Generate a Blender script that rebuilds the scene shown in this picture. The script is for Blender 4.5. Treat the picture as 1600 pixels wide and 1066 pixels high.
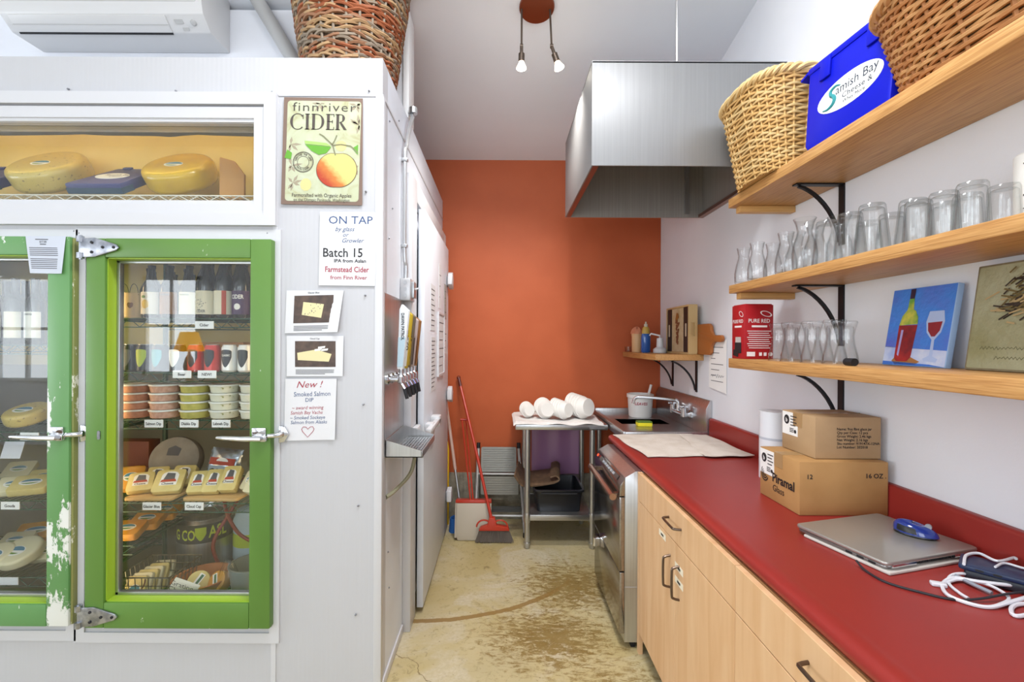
import bpy, bmesh, math, random
from mathutils import Vector, Matrix
random.seed(7)
PI = math.pi
for o in list(bpy.data.objects):
    bpy.data.objects.remove(o)
SC = bpy.context.scene
COL = SC.collection

# ---------------------------------------------------------------- camera
F, CX, CY, H, ROLL = 710.0, 784.0, 535.0, 1.49, 0.005
cam_data = bpy.data.cameras.new('camera')
cam_data.sensor_width = 36.0
cam_data.lens = 36.0 * F / 1600.0
cam_data.shift_x = (800.0 - CX) / 1600.0
cam_data.shift_y = (CY - 533.0) / 1600.0
cam_data.clip_start = 0.05
cam = bpy.data.objects.new('camera', cam_data)
COL.objects.link(cam)
cam.matrix_world = Matrix.Translation((0, 0, H)) @ Matrix.Rotation(PI / 2, 4, 'X') @ Matrix.Rotation(ROLL, 4, 'Z')
SC.camera = cam

# ---------------------------------------------------------------- view, world, daylight
SC.view_settings.view_transform = 'Standard'
SC.view_settings.look = 'None'
SC.view_settings.gamma = 1.0
SC.view_settings.use_curve_mapping = False
SC.view_settings.exposure = 0.15
SC.cycles.transparent_max_bounces = 32
world = bpy.data.worlds.new('sky')
SC.world = world
world.use_nodes = True
wb = world.node_tree.nodes['Background']
wb.inputs[0].default_value = (0.72, 0.85, 1.0, 1)
wb.inputs[1].default_value = 1.6

def area_light(name, loc, target, sx, sy, power, color):
    l = bpy.data.lights.new(name, 'AREA')
    l.shape = 'RECTANGLE'
    l.size, l.size_y, l.energy, l.color = sx, sy, power, color
    o = bpy.data.objects.new(name, l)
    COL.objects.link(o)
    o.location = loc
    d = Vector(target) - Vector(loc)
    o.rotation_euler = d.to_track_quat('-Z', 'Y').to_euler()
    return o

# windows in the wall behind the camera (x0, x1, z0, z1); daylight enters through each
YW = -2.6
WINDOWS = [(-7.2, -6.3, 0.9, 2.4), (-5.1, -4.3, 1.0, 2.4), (-3.5, -1.9, 0.9, 2.7), (-1.4, 0.3, 0.9, 2.7)]  # last two openings are unseen and added for light
WPOWER = [17, 17, 26, 36]
for (a, b, c, d), pw in zip(WINDOWS, WPOWER):
    area_light('window_daylight', ((a + b) / 2, YW - 0.06, (c + d) / 2), ((a + b) / 2 + 0.25, 3, (c + d) / 2 - 0.5), b - a, d - c, pw, (0.92, 0.96, 1.0))
# unseen windows added in the far left wall to light the right wall (y0, y1, z0, z1)
XLEFT = -7.6
SIDE_WINDOWS = [(-2.2, -0.6, 0.8, 2.7), (-0.2, 1.4, 0.8, 2.7)]
for (a, b, c, d) in SIDE_WINDOWS:
    area_light('side_window_daylight', (XLEFT - 0.06, (a + b) / 2, (c + d) / 2), (0, (a + b) / 2 + 0.3, (c + d) / 2), b - a, d - c, 66, (0.92, 0.96, 1.0))
# unseen ceiling panels added as fill light
CEIL_LIGHTS = [(-1.9, -0.4, 8), (0.0, 1.0, 54)]
for x, y, e in CEIL_LIGHTS:
    area_light('ceiling_panel_light', (x, y, 3.03 + 0.19 * (3.84 - y) - 0.09), (x, y, 0), 1.1, 0.5, e, (0.97, 0.98, 1.0))

# ---------------------------------------------------------------- pixel -> place
def ray(px, py):
    dx, dy = px - CX, py - CY
    c, s = math.cos(ROLL), math.sin(ROLL)
    return Vector(((dx * c + dy * s) / F, 1.0, -(-dx * s + dy * c) / F))
def at(px, py, x=None, y=None, z=None):
    d = ray(px, py)
    if y is not None: t = y
    elif x is not None: t = x / d.x
    else: t = (z - H) / d.z
    return Vector((d.x * t, t, H + d.z * t))

# ---------------------------------------------------------------- colour and materials
def lin(h):
    h = h.lstrip('#')
    v = [int(h[i:i + 2], 16) / 255 for i in (0, 2, 4)]
    return tuple(c / 12.92 if c <= 0.04045 else ((c + 0.055) / 1.055) ** 2.4 for c in v) + (1,)
MATS = {}
def newmat(name):
    m = bpy.data.materials.new(name); m.use_nodes = True
    nt = m.node_tree
    return m, nt, nt.nodes['Principled BSDF']
def N(nt, kind, **kw):
    n = nt.nodes.new(kind)
    for k, v in kw.items():
        if k.startswith('i_'):
            key = k[2:]
            n.inputs[int(key) if key.isdigit() else key].default_value = v
        else: setattr(n, k, v)
    return n
def coords(nt, scale=(1, 1, 1), rot=(0, 0, 0), kind='Object'):
    tc = N(nt, 'ShaderNodeTexCoord'); mp = N(nt, 'ShaderNodeMapping')
    mp.inputs['Scale'].default_value = scale; mp.inputs['Rotation'].default_value = rot
    nt.links.new(tc.outputs[kind], mp.inputs[0])
    return mp.outputs[0]
def mat(name, col, rough=0.5, metal=0.0, col2=None, nscale=20, stretch=(1, 1, 1), lo=0.35, hi=0.65, bump=0.0, bscale=None, spec=0.5, coat=0.0, detail=4, trans=0.0, aniso=False, sub=0.0):
    if name in MATS: return MATS[name]
    m, nt, b = newmat(name)
    c = lin(col) if isinstance(col, str) else col
    b.inputs['Base Color'].default_value = c
    b.inputs['Roughness'].default_value = rough
    b.inputs['Metallic'].default_value = metal
    b.inputs['Specular IOR Level'].default_value = spec
    b.inputs['Coat Weight'].default_value = coat
    b.inputs['Coat Roughness'].default_value = 0.08
    b.inputs['Transmission Weight'].default_value = trans
    if col2 or bump:
        vec = coords(nt, stretch)
    if col2:
        nz = N(nt, 'ShaderNodeTexNoise'); nz.inputs['Scale'].default_value = nscale; nz.inputs['Detail'].default_value = detail
        nt.links.new(vec, nz.inputs['Vector'])
        rp = N(nt, 'ShaderNodeValToRGB')
        rp.color_ramp.elements[0].position = lo; rp.color_ramp.elements[1].position = hi
        rp.color_ramp.elements[0].color = c
        rp.color_ramp.elements[1].color = lin(col2) if isinstance(col2, str) else col2
        nt.links.new(nz.outputs[0], rp.inputs[0]); nt.links.new(rp.outputs[0], b.inputs['Base Color'])
    if bump:
        n2 = N(nt, 'ShaderNodeTexNoise'); n2.inputs['Scale'].default_value = bscale or nscale; n2.inputs['Detail'].default_value = 3
        nt.links.new(vec, n2.inputs['Vector'])
        bp = N(nt, 'ShaderNodeBump'); bp.inputs['Strength'].default_value = bump; bp.inputs['Distance'].default_value = 0.01
        nt.links.new(n2.outputs[0], bp.inputs['Height']); nt.links.new(bp.outputs[0], b.inputs['Normal'])
    MATS[name] = m
    return m
def glassmat(name, tint=(1, 1, 1, 1), edge=(0.55, 0.6, 0.6, 1), ior=1.45, rough=0.02, edge_amt=0.35, gain=1.0):
    # thin clear wall: see-through in the middle, darker and mirror-like toward the rim of the silhouette
    m, nt, b = newmat(name)
    nt.nodes.remove(b)
    out = nt.nodes['Material Output']
    lw = N(nt, 'ShaderNodeLayerWeight'); lw.inputs[0].default_value = 0.5
    pe = N(nt, 'ShaderNodeMath', operation='POWER'); pe.inputs[1].default_value = 1 / max(edge_amt, .05)
    nt.links.new(lw.outputs['Facing'], pe.inputs[0])
    mx = N(nt, 'ShaderNodeMix', data_type='RGBA')
    mx.inputs[6].default_value = tint; mx.inputs[7].default_value = edge
    nt.links.new(pe.outputs[0], mx.inputs[0])
    tr = N(nt, 'ShaderNodeBsdfTransparent'); gl = N(nt, 'ShaderNodeBsdfGlossy'); gl.inputs['Roughness'].default_value = rough
    f0 = ((ior - 1) / (ior + 1)) ** 2 * gain
    p5 = N(nt, 'ShaderNodeMath', operation='POWER'); p5.inputs[1].default_value = 5.0
    ml = N(nt, 'ShaderNodeMath', operation='MULTIPLY_ADD'); ml.inputs[1].default_value = 1 - f0; ml.inputs[2].default_value = f0; ml.use_clamp = True
    ms = N(nt, 'ShaderNodeMixShader')
    nt.links.new(lw.outputs['Facing'], p5.inputs[0]); nt.links.new(p5.outputs[0], ml.inputs[0])
    nt.links.new(mx.outputs[2], tr.inputs[0]); nt.links.new(ml.outputs[0], ms.inputs[0])
    nt.links.new(tr.outputs[0], ms.inputs[1]); nt.links.new(gl.outputs[0], ms.inputs[2]); nt.links.new(ms.outputs[0], out.inputs[0])
    return m
def woodmat(name, c1, c2, axis='Y', scale=9, rough=0.5, stretch=14, c3=None):
    m, nt, b = newmat(name)
    st = {'X': (1, stretch, stretch), 'Y': (stretch, 1, stretch), 'Z': (stretch, stretch, 1)}[axis]
    v = coords(nt, st)
    nz = N(nt, 'ShaderNodeTexNoise'); nz.inputs['Scale'].default_value = scale * 0.3; nz.inputs['Detail'].default_value = 6; nz.inputs['Distortion'].default_value = 0.6
    nt.links.new(v, nz.inputs['Vector'])
    rp = N(nt, 'ShaderNodeValToRGB')
    rp.color_ramp.elements[0].position = 0.3; rp.color_ramp.elements[1].position = 0.72
    rp.color_ramp.elements[0].color = lin(c1); rp.color_ramp.elements[1].color = lin(c2)
    if c3:
        e = rp.color_ramp.elements.new(0.5); e.color = lin(c3)
    nt.links.new(nz.outputs[0], rp.inputs[0]); nt.links.new(rp.outputs[0], b.inputs['Base Color'])
    b.inputs['Roughness'].default_value = rough
    bp = N(nt, 'ShaderNodeBump'); bp.inputs['Strength'].default_value = 0.08; bp.inputs['Distance'].default_value = 0.005
    nt.links.new(nz.outputs[0], bp.inputs['Height']); nt.links.new(bp.outputs[0], b.inputs['Normal'])
    return m
def emitmat(name, col, strength):
    m, nt, b = newmat(name)
    b.inputs['Base Color'].default_value = lin(col)
    b.inputs['Emission Color'].default_value = lin(col); b.inputs['Emission Strength'].default_value = strength
    return m

# ---------------------------------------------------------------- mesh builder
class PL:
    """A plane in the place: origin, right, up, normal."""
    def __init__(s, o, u, v):
        s.o, s.u, s.v = Vector(o), Vector(u).normalized(), Vector(v).normalized()
        s.n = s.u.cross(s.v).normalized()
    def p(s, a, b, d=0.0): return s.o + s.u * a + s.v * b + s.n * d
TXT = {}
def text_geo(body, bold=0.0, shear=0.0, spacing=1.0):
    k = (body, bold, shear, spacing)
    if k in TXT: return TXT[k]
    cu = bpy.data.curves.new('t', 'FONT'); cu.body = body; cu.offset = bold; cu.shear = shear; cu.space_character = spacing
    cu.resolution_u = 2
    ob = bpy.data.objects.new('t', cu)
    me = ob.to_mesh()
    vs = [tuple(v.co) for v in me.vertices]; fs = [tuple(p.vertices) for p in me.polygons]
    ob.to_mesh_clear()
    bpy.data.objects.remove(ob); bpy.data.curves.remove(cu)
    TXT[k] = (vs, fs)
    return TXT[k]
class MB:
    def __init__(s): s.v, s.f, s.m = [], [], []
    def add(s, vs, fs, mi=0):
        n = len(s.v); s.v += [Vector(p) for p in vs]
        for f in fs: s.f.append(tuple(i + n for i in f)); s.m.append(mi)
        return s
    def box(s, x0, x1, y0, y1, z0, z1, mi=0):
        x0, x1 = min(x0, x1), max(x0, x1); y0, y1 = min(y0, y1), max(y0, y1); z0, z1 = min(z0, z1), max(z0, z1)
        vs = [(x, y, z) for z in (z0, z1) for y in (y0, y1) for x in (x0, x1)]
        return s.add(vs, [(0, 2, 3, 1), (4, 5, 7, 6), (0, 1, 5, 4), (2, 6, 7, 3), (0, 4, 6, 2), (1, 3, 7, 5)], mi)
    def pbox(s, pl, a0, a1, b0, b1, d0, d1, mi=0):
        if a0 > a1: a0, a1 = a1, a0
        if b0 > b1: b0, b1 = b1, b0
        if d0 > d1: d0, d1 = d1, d0
        vs = [pl.p(a, b, d) for d in (d0, d1) for b in (b0, b1) for a in (a0, a1)]
        return s.add(vs, [(0, 2, 3, 1), (4, 5, 7, 6), (0, 1, 5, 4), (2, 6, 7, 3), (0, 4, 6, 2), (1, 3, 7, 5)], mi)
    def poly(s, pts, mi=0): return s.add(pts, [tuple(range(len(pts)))], mi)
    def ppoly(s, pl, pts, d=0.0, mi=0): return s.poly([pl.p(a, b, d) for a, b in pts], mi)
    def pext(s, pl, pts, d0, d1, mi=0):
        n = len(pts)
        area = sum(pts[i][0] * pts[(i + 1) % n][1] - pts[(i + 1) % n][0] * pts[i][1] for i in range(n))
        if area < 0: pts = pts[::-1]
        vs = [pl.p(a, b, d0) for a, b in pts] + [pl.p(a, b, d1) for a, b in pts]
        fs = [tuple(range(n))[::-1], tuple(range(n, 2 * n))] + [(i, (i + 1) % n, n + (i + 1) % n, n + i) for i in range(n)]
        return s.add(vs, fs, mi)
    def tube(s, pts, r, n=8, closed=False, mi=0):
        pts = [Vector(p) for p in pts]; k = len(pts)
        rs = r if isinstance(r, (list, tuple)) else [r] * k
        vs, fs = [], []
        up = None
        for i, p in enumerate(pts):
            a = pts[(i - 1) % k] if (closed or i > 0) else p
            b = pts[(i + 1) % k] if (closed or i < k - 1) else p
            t = (b - a)
            t = t.normalized() if t.length > 1e-9 else Vector((0, 0, 1))
            if up is None:
                up = t.orthogonal().normalized()
            else:
                up = (up - t * up.dot(t))
                up = up.normalized() if up.length > 1e-6 else t.orthogonal().normalized()
            w = t.cross(up)
            for j in range(n):
                an = 2 * PI * j / n
                vs.append(p + (up * math.cos(an) + w * math.sin(an)) * rs[i])
        m = k if closed else k - 1
        for i in range(m):
            for j in range(n):
                i2 = (i + 1) % k
                fs.append((i * n + j, i * n + (j + 1) % n, i2 * n + (j + 1) % n, i2 * n + j))
        if not closed:
            fs.append(tuple(range(n))[::-1]); fs.append(tuple(range((k - 1) * n, k * n)))
        return s.add(vs, fs, mi)
    def lathe(s, prof, c=(0, 0, 0), n=24, M=None, mi=0, sx=1.0, sy=1.0):
        vs, fs = [], []
        k = len(prof)
        for r, z in prof:
            for j in range(n):
                a = 2 * PI * j / n
                vs.append(Vector((r * sx * math.cos(a), r * sy * math.sin(a), z)))
        if M is not None: vs = [M @ v for v in vs]
        else: vs = [v + Vector(c) for v in vs]
        for i in range(k - 1):
            for j in range(n):
                fs.append((i * n + j, i * n + (j + 1) % n, (i + 1) * n + (j + 1) % n, (i + 1) * n + j))
        if prof[0][0] > 1e-6: fs.append(tuple(range(n))[::-1])
        if prof[-1][0] > 1e-6: fs.append(tuple(range((k - 1) * n, k * n)))
        return s.add(vs, fs, mi)
    def shell(s, prof, c=(0, 0, 0), n=24, M=None, mi=0):      # open lathe, no caps
        f0 = len(s.f)
        s.lathe(prof, c, n, M, mi)
        keep = [i for i in range(f0, len(s.f)) if len(s.f[i]) == 4]
        s.f = s.f[:f0] + [s.f[i] for i in keep]; s.m = s.m[:f0] + [s.m[i] for i in keep]
        return s
    def grid(s, nu, nv, fn, mi=0, closed=False):
        vs = [fn(i / (nu if closed else nu - 1), j / (nv - 1)) for j in range(nv) for i in range(nu)]
        fs = []
        for j in range(nv - 1):
            for i in range(nu if closed else nu - 1):
                i2 = (i + 1) % nu
                fs.append((j * nu + i, j * nu + i2, (j + 1) * nu + i2, (j + 1) * nu + i))
        return s.add(vs, fs, mi)
    def text(s, pl, body, a, b, size, align='L', bold=0.0, shear=0.0, sx=1.0, d=0.0008, rot=0.0, mi=0, spacing=1.0):
        vs, fs = text_geo(body, bold, shear, spacing)
        if not vs: return s
        w0 = min(v[0] for v in vs); w1 = max(v[0] for v in vs)
        off = {'L': w0, 'C': (w0 + w1) / 2, 'R': w1}[align]
        c, sn = math.cos(rot), math.sin(rot)
        out = []
        for x, y, _ in vs:
            x = (x - off) * size * sx; y = y * size
            out.append(pl.p(a + x * c - y * sn, b + x * sn + y * c, d))
        return s.add(out, fs, mi)
    def build(s, name, mats, parent=None, bev=0.0, seg=2, smooth=True, ang=0.6, local=False, solid=0.0):
        if not isinstance(mats, (list, tuple)): mats = [mats]
        vs = s.v
        origin = Vector((0, 0, 0))
        if parent is not None and not local:
            Mi = WM[parent.name].inverted()
            vs = [Mi @ v for v in vs]
        elif parent is None and not local:
            xs = [v.x for v in vs]; ys = [v.y for v in vs]; zs = [v.z for v in vs]
            origin = Vector(((min(xs) + max(xs)) / 2, (min(ys) + max(ys)) / 2, min(zs)))
            vs = [v - origin for v in vs]
        me = bpy.data.meshes.new(name)
        me.from_pydata(vs, [], s.f)
        me.polygons.foreach_set('material_index', s.m)
        for m in mats: me.materials.append(m)
        if bev or solid:
            bm = bmesh.new(); bm.from_mesh(me)
            if bev:
                es = [e for e in bm.edges if len(e.link_faces) == 2 and e.calc_face_angle(0) > 0.5]
                bmesh.ops.bevel(bm, geom=es, offset=bev, segments=seg, profile=0.5, affect='EDGES', clamp_overlap=True)
            if solid:
                bmesh.ops.solidify(bm, geom=bm.faces[:], thickness=solid)
            bm.to_mesh(me); bm.free()
        if smooth:
            me.polygons.foreach_set('use_smooth', [True] * len(me.polygons))
            me.set_sharp_from_angle(angle=ang)
        me.update()
        o = bpy.data.objects.new(name, me)
        COL.objects.link(o)
        if parent is not None:
            o.parent = parent
            WM[o.name] = WM[parent.name]
        else:
            o.location = origin
            WM[o.name] = Matrix.Translation(origin)
        return o
WM = {}
def tag(o, label, cat, group=None):
    o['label'] = label; o['category'] = cat
    if group: o['group'] = group
    return o
def thing(name, label, cat, loc=(0, 0, 0), rotz=0.0, group=None):
    o = bpy.data.objects.new(name, None); o.empty_display_size = 0.05
    COL.objects.link(o)
    o.location = loc; o.rotation_euler = (0, 0, rotz)
    WM[o.name] = Matrix.Translation(loc) @ Matrix.Rotation(rotz, 4, 'Z')
    return tag(o, label, cat, group)
def struct(o): o['kind'] = 'structure'; return o
def stuff(o): o['kind'] = 'stuff'; return o
def dup(root, loc, rotz=0.0, label=None, group=None, rot=None, scale=None):
    r = root.copy(); COL.objects.link(r)
    r.location = loc; r.rotation_euler = rot if rot else (0, 0, rotz)
    if scale: r.scale = scale
    if label: r['label'] = label
    if group: r['group'] = group
    WM[r.name] = Matrix.Translation(loc) @ Matrix.Rotation(rotz, 4, 'Z')
    for ch in list(root.children):
        c = ch.copy(); COL.objects.link(c); c.parent = r
        for g in ch.children:
            d = g.copy(); COL.objects.link(d); d.parent = c
    return r
def arc(cx, cy, r, a0, a1, n=12, ry=None):
    ry = r if ry is None else ry
    return [(cx + r * math.cos(a0 + (a1 - a0) * i / n), cy + ry * math.sin(a0 + (a1 - a0) * i / n)) for i in range(n + 1)]
def rrect(a0, a1, b0, b1, r, n=4):
    return (arc(a1 - r, b0 + r, r, -PI / 2, 0, n) + arc(a1 - r, b1 - r, r, 0, PI / 2, n)
            + arc(a0 + r, b1 - r, r, PI / 2, PI, n) + arc(a0 + r, b0 + r, r, PI, 1.5 * PI, n))
def squiggle(mb, pl, a0, a1, b, amp, d, seed=1, r=.0007):
    rr = random.Random(seed); n = max(8, int((a1 - a0) / (amp * .55)))
    mb.tube([pl.p(a0 + (a1 - a0) * i / n, b + amp * (.5 if i % 2 else -.5) * rr.uniform(.3, 1.2), d) for i in range(n + 1)], r, 4)
def bez(p0, p1, p2, p3, n=12):
    p0, p1, p2, p3 = map(Vector, (p0, p1, p2, p3)); out = []
    for i in range(n + 1):
        t = i / n; u = 1 - t
        out.append(p0 * u ** 3 + p1 * 3 * u * u * t + p2 * 3 * u * t * t + p3 * t ** 3)
    return out
def smooth_path(pts, n=6):
    pts = [Vector(p) for p in pts]; out = []
    for i in range(len(pts) - 1):
        a, b = pts[i], pts[i + 1]
        ta = (pts[i + 1] - pts[i - 1]) / 6 if i > 0 else (b - a) / 3
        tb = (pts[i + 2] - pts[i]) / 6 if i + 2 < len(pts) else (b - a) / 3
        seg = bez(a, a + ta, b - tb, b, n)
        out += seg if i == 0 else seg[1:]
    return out

# ================================================================ SETTING
XW, YB, XS = 1.34, 3.84, -0.505          # right wall, back wall, cooler side
def zc(y): return 3.03 + 0.19 * (YB - y)
M_white = mat('white_wall_paint', '#eaecf1', 0.7, col2='#e6e8ee', nscale=3, bump=0.05, bscale=120)
M_ceil = mat('pale_grey_ceiling_paint', '#f0f3f8', 0.8, col2='#edf0f5', nscale=2)
M_orange = mat('terracotta_wall_paint', '#b9592d', 0.62, col2='#b35428', nscale=4, bump=0.04, bscale=150)
M_curb = mat('rough_concrete_curb', '#a39c8a', 0.9, col2='#7f7a6c', nscale=14, bump=0.3, bscale=60)

def floor_material():
    m, nt, b = newmat('worn_sealed_concrete')
    L = nt.links.new
    tc = N(nt, 'ShaderNodeTexCoord'); v = tc.outputs['Object']
    def noise(scale, detail=5, dist=0.0, vec=v, rough=0.6):
        n = N(nt, 'ShaderNodeTexNoise'); n.inputs['Scale'].default_value = scale; n.inputs['Detail'].default_value = detail
        n.inputs['Distortion'].default_value = dist; n.inputs['Roughness'].default_value = rough; L(vec, n.inputs['Vector']); return n.outputs[0]
    def ramp(src, p0, p1, c0=(0, 0, 0, 1), c1=(1, 1, 1, 1)):
        r = N(nt, 'ShaderNodeValToRGB'); r.color_ramp.elements[0].position = p0; r.color_ramp.elements[1].position = p1
        r.color_ramp.elements[0].color = c0; r.color_ramp.elements[1].color = c1; L(src, r.inputs[0]); return r.outputs[0]
    def mixc(fac, a, c):
        x = N(nt, 'ShaderNodeMix', data_type='RGBA'); L(fac, x.inputs[0])
        if isinstance(a, tuple): x.inputs[6].default_value = a
        else: L(a, x.inputs[6])
        if isinstance(c, tuple): x.inputs[7].default_value = c
        else: L(c, x.inputs[7])
        return x.outputs[2]
    def math_(op, a, c=None):
        x = N(nt, 'ShaderNodeMath', operation=op)
        for i, q in enumerate((a, c)):
            if q is None: continue
            if isinstance(q, (int, float)): x.inputs[i].default_value = q
            else: L(q, x.inputs[i])
        return x.outputs[0]
    base = ramp(noise(1.7, 6, 0.4), 0.32, 0.68, lin('#b3a270'), lin('#c1b48e'))
    base = mixc(ramp(noise(26, 8, 1.2), 0.56, 0.74), base, lin('#8d7d52'))
    base = mixc(ramp(noise(0.9, 4), 0.5, 0.7), base, lin('#aea382'))
    base = mixc(math_('MULTIPLY', ramp(noise(2.6, 8, 1.0), 0.50, 0.62), 0.7), base, ramp(noise(60, 3), 0.3, 0.7, lin('#b9ae93'), lin('#cfc6b0')))
    base = mixc(ramp(noise(75, 2), 0.70, 0.74), base, lin('#6f6142'))
    # worn patches of brown stain, strongest in the middle of the aisle
    sp = N(nt, 'ShaderNodeSeparateXYZ'); L(v, sp.inputs[0])
    def blob(cx, cy, rx, ry):
        dx = math_('DIVIDE', math_('SUBTRACT', sp.outputs[0], cx), rx); dy = math_('DIVIDE', math_('SUBTRACT', sp.outputs[1], cy), ry)
        d = math_('SQRT', math_('ADD', math_('MULTIPLY', dx, dx), math_('MULTIPLY', dy, dy)))
        return math_('MAXIMUM', math_('SUBTRACT', 1.0, d), 0.0)
    mask = math_('MAXIMUM', math_('MAXIMUM', blob(0.42, 2.78, 0.5, 0.5), blob(0.25, 2.3, 0.55, 0.4)), blob(0.5, 1.75, 0.55, 0.6))
    mp = N(nt, 'ShaderNodeMapping'); mp.inputs['Rotation'].default_value = (0, 0, 0.7); mp.inputs['Scale'].default_value = (1, 2.6, 1); L(v, mp.inputs[0])
    nn = math_('ADD', noise(16, 12, 0.6, mp.outputs[0], 0.82), math_('MULTIPLY', mask, 0.24))
    worn = ramp(nn, 0.59, 0.68)
    col = mixc(worn, base, ramp(noise(9, 4), 0.3, 0.7, lin('#7f6632'), lin('#907a48')))
    # scrape left by the swinging cold-room door
    dx = math_('SUBTRACT', sp.outputs[0], -0.43); dy = math_('SUBTRACT', sp.outputs[1], 3.55)
    dd = math_('SQRT', math_('ADD', math_('MULTIPLY', dx, dx), math_('MULTIPLY', dy, dy)))
    dd = math_('ABSOLUTE', math_('SUBTRACT', dd, math_('ADD', 1.10, math_('MULTIPLY', noise(4), 0.04))))
    sc_ = N(nt, 'ShaderNodeMath', operation='LESS_THAN'); L(math_('ADD', dd, math_('MULTIPLY', noise(30), 0.014)), sc_.inputs[0]); sc_.inputs[1].default_value = 0.024
    fade = N(nt, 'ShaderNodeMapRange'); L(math_('ADD', sp.outputs[0], math_('MULTIPLY', noise(6), 0.3)), fade.inputs[0]); fade.inputs[1].default_value = 0.62; fade.inputs[2].default_value = 0.42; fade.inputs[3].default_value = 0; fade.inputs[4].default_value = 0.85
    col = mixc(math_('MULTIPLY', sc_.outputs[0], fade.outputs[0]), col, lin('#8a6a33'))
    # hairline cracks
    vo = N(nt, 'ShaderNodeTexVoronoi', feature='DISTANCE_TO_EDGE'); vo.inputs['Scale'].default_value = 0.42
    wv = N(nt, 'ShaderNodeVectorMath', operation='ADD')
    ns = N(nt, 'ShaderNodeTexNoise'); ns.inputs['Scale'].default_value = 3.5; ns.inputs['Detail'].default_value = 6; L(v, ns.inputs['Vector'])
    sca = N(nt, 'ShaderNodeVectorMath', operation='SCALE'); L(ns.outputs[1], sca.inputs[0]); sca.inputs['Scale'].default_value = 0.5
    L(v, wv.inputs[0]); L(sca.outputs[0], wv.inputs[1]); L(wv.outputs[0], vo.inputs['Vector'])
    cr = N(nt, 'ShaderNodeMath', operation='LESS_THAN'); L(vo.outputs['Distance'], cr.inputs[0]); cr.inputs[1].default_value = 0.0018
    col = mixc(math_('MULTIPLY', cr.outputs[0], 0.7), col, lin('#6f5c36'))
    L(col, b.inputs['Base Color'])
    b.inputs['Roughness'].default_value = 0.55
    bp = N(nt, 'ShaderNodeBump'); bp.inputs['Strength'].default_value = 0.25; bp.inputs['Distance'].default_value = 0.004
    L(noise(40, 6), bp.inputs['Height']); L(bp.outputs[0], b.inputs['Normal'])
    return m
M_floor = floor_material()
b = MB(); b.add([(XLEFT, YW, 0), (XW, YW, 0), (XW, YB, 0), (XLEFT, YB, 0), (XLEFT, YW, -0.1), (XW, YW, -0.1), (XW, YB, -0.1), (XLEFT, YB, -0.1)],
                [(0, 1, 2, 3), (7, 6, 5, 4), (0, 4, 5, 1), (1, 5, 6, 2), (2, 6, 7, 3), (3, 7, 4, 0)])
struct(b.build('floor', M_floor, local=True))
PYZ = PL((0, 0, 0), (0, 1, 0), (0, 0, 1))          # normal +X
b = MB(); b.pext(PYZ, [(YW, 0), (YB, 0), (YB, zc(YB)), (YW, zc(YW))], XW, XW + 0.1); struct(b.build('wall_right', M_white))
b = MB(); prev = YW
def lw(ya, yb, z0, z1=None):
    b.pext(PYZ, [(ya, z0), (yb, z0), (yb, z1 or zc(yb)), (ya, z1 or zc(ya))], XLEFT - .1, XLEFT)
for (a, c, z0, z1) in SIDE_WINDOWS:
    lw(prev, a, 0); lw(a, c, 0, z0); lw(a, c, z1); prev = c
lw(prev, YB, 0)
struct(b.build('wall_left', M_white))
b = MB(); b.pext(PYZ, [(YW - .1, zc(YW - .1)), (YB + .1, zc(YB + .1)), (YB + .1, zc(YB + .1) + .1), (YW - .1, zc(YW - .1) + .1)], XLEFT - .1, XW + .1); struct(b.build('ceiling', M_ceil))
b = MB(); b.box(XLEFT, XW, YB, YB + 0.1, 0, zc(YB)); struct(b.build('wall_back', M_orange))
b = MB(); b.box(XS, XW, YB - 0.012, YB, 0, 0.39); struct(b.build('trim_1', M_curb, bev=0.004))
# wall behind the camera with its windows
xs = sorted([XLEFT, XW] + [q for w in WINDOWS for q in w[:2]])
b = MB()
prev = XLEFT
for (a, c, z0, z1) in WINDOWS:
    b.box(prev, a, YW - .1, YW, 0, zc(YW)); b.box(a, c, YW - .1, YW, 0, z0); b.box(a, c, YW - .1, YW, z1, zc(YW)); prev = c
b.box(prev, XW, YW - .1, YW, 0, zc(YW))
struct(b.build('wall_front', M_white))
M_frame = mat('white_window_frame', '#e6e7e8', 0.4)
for i, (a, c, z0, z1) in enumerate(WINDOWS):
    b = MB()
    for x in (a, c - .05): b.box(x, x + .05, YW - .05, YW + .02, z0, z1)
    for z in (z0, z1 - .05): b.box(a, c, YW - .05, YW + .02, z, z + .05)
    xm, zm = (a + c) / 2, (z0 + z1) / 2
    b.box(xm - .02, xm + .02, YW - .04, YW + .01, z0, z1); b.box(a, c, YW - .04, YW + .01, zm - .02, zm + .02)
    struct(b.build('window_%d' % (i + 1), M_frame, bev=0.003))
for i, (a, c, z0, z1) in enumerate(SIDE_WINDOWS):  # frames of the added side windows
    b = MB(); P_ = PL((XLEFT, 0, 0), (0, 1, 0), (0, 0, 1))
    for y in (a, (a + c) / 2 - .025, c - .05): b.pbox(P_, y, y + .05, z0, z1, -.05, .02)
    for z in (z0, (z0 + z1) / 2 - .025, z1 - .05): b.pbox(P_, a, c, z, z + .05, -.05, .02)
    struct(b.build('window_%d' % (len(WINDOWS) + i + 1), M_frame))
# partition above the cold room, with the split air conditioner on it
YP = 2.44
b = MB(); b.box(XLEFT, XS, YP, YP + .12, 2.68, zc(YP + .12) - .005); b.box(XLEFT, -3.42, YP, YP + .12, 0, 2.68)
struct(b.build('wall_partition', M_white))
b = MB(); b.box(XS - .028, XS + .003, YP - .02, YP + .125, 2.685, zc(YP + .13) - .01); struct(b.build('trim_2', M_frame, bev=0.003))

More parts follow.
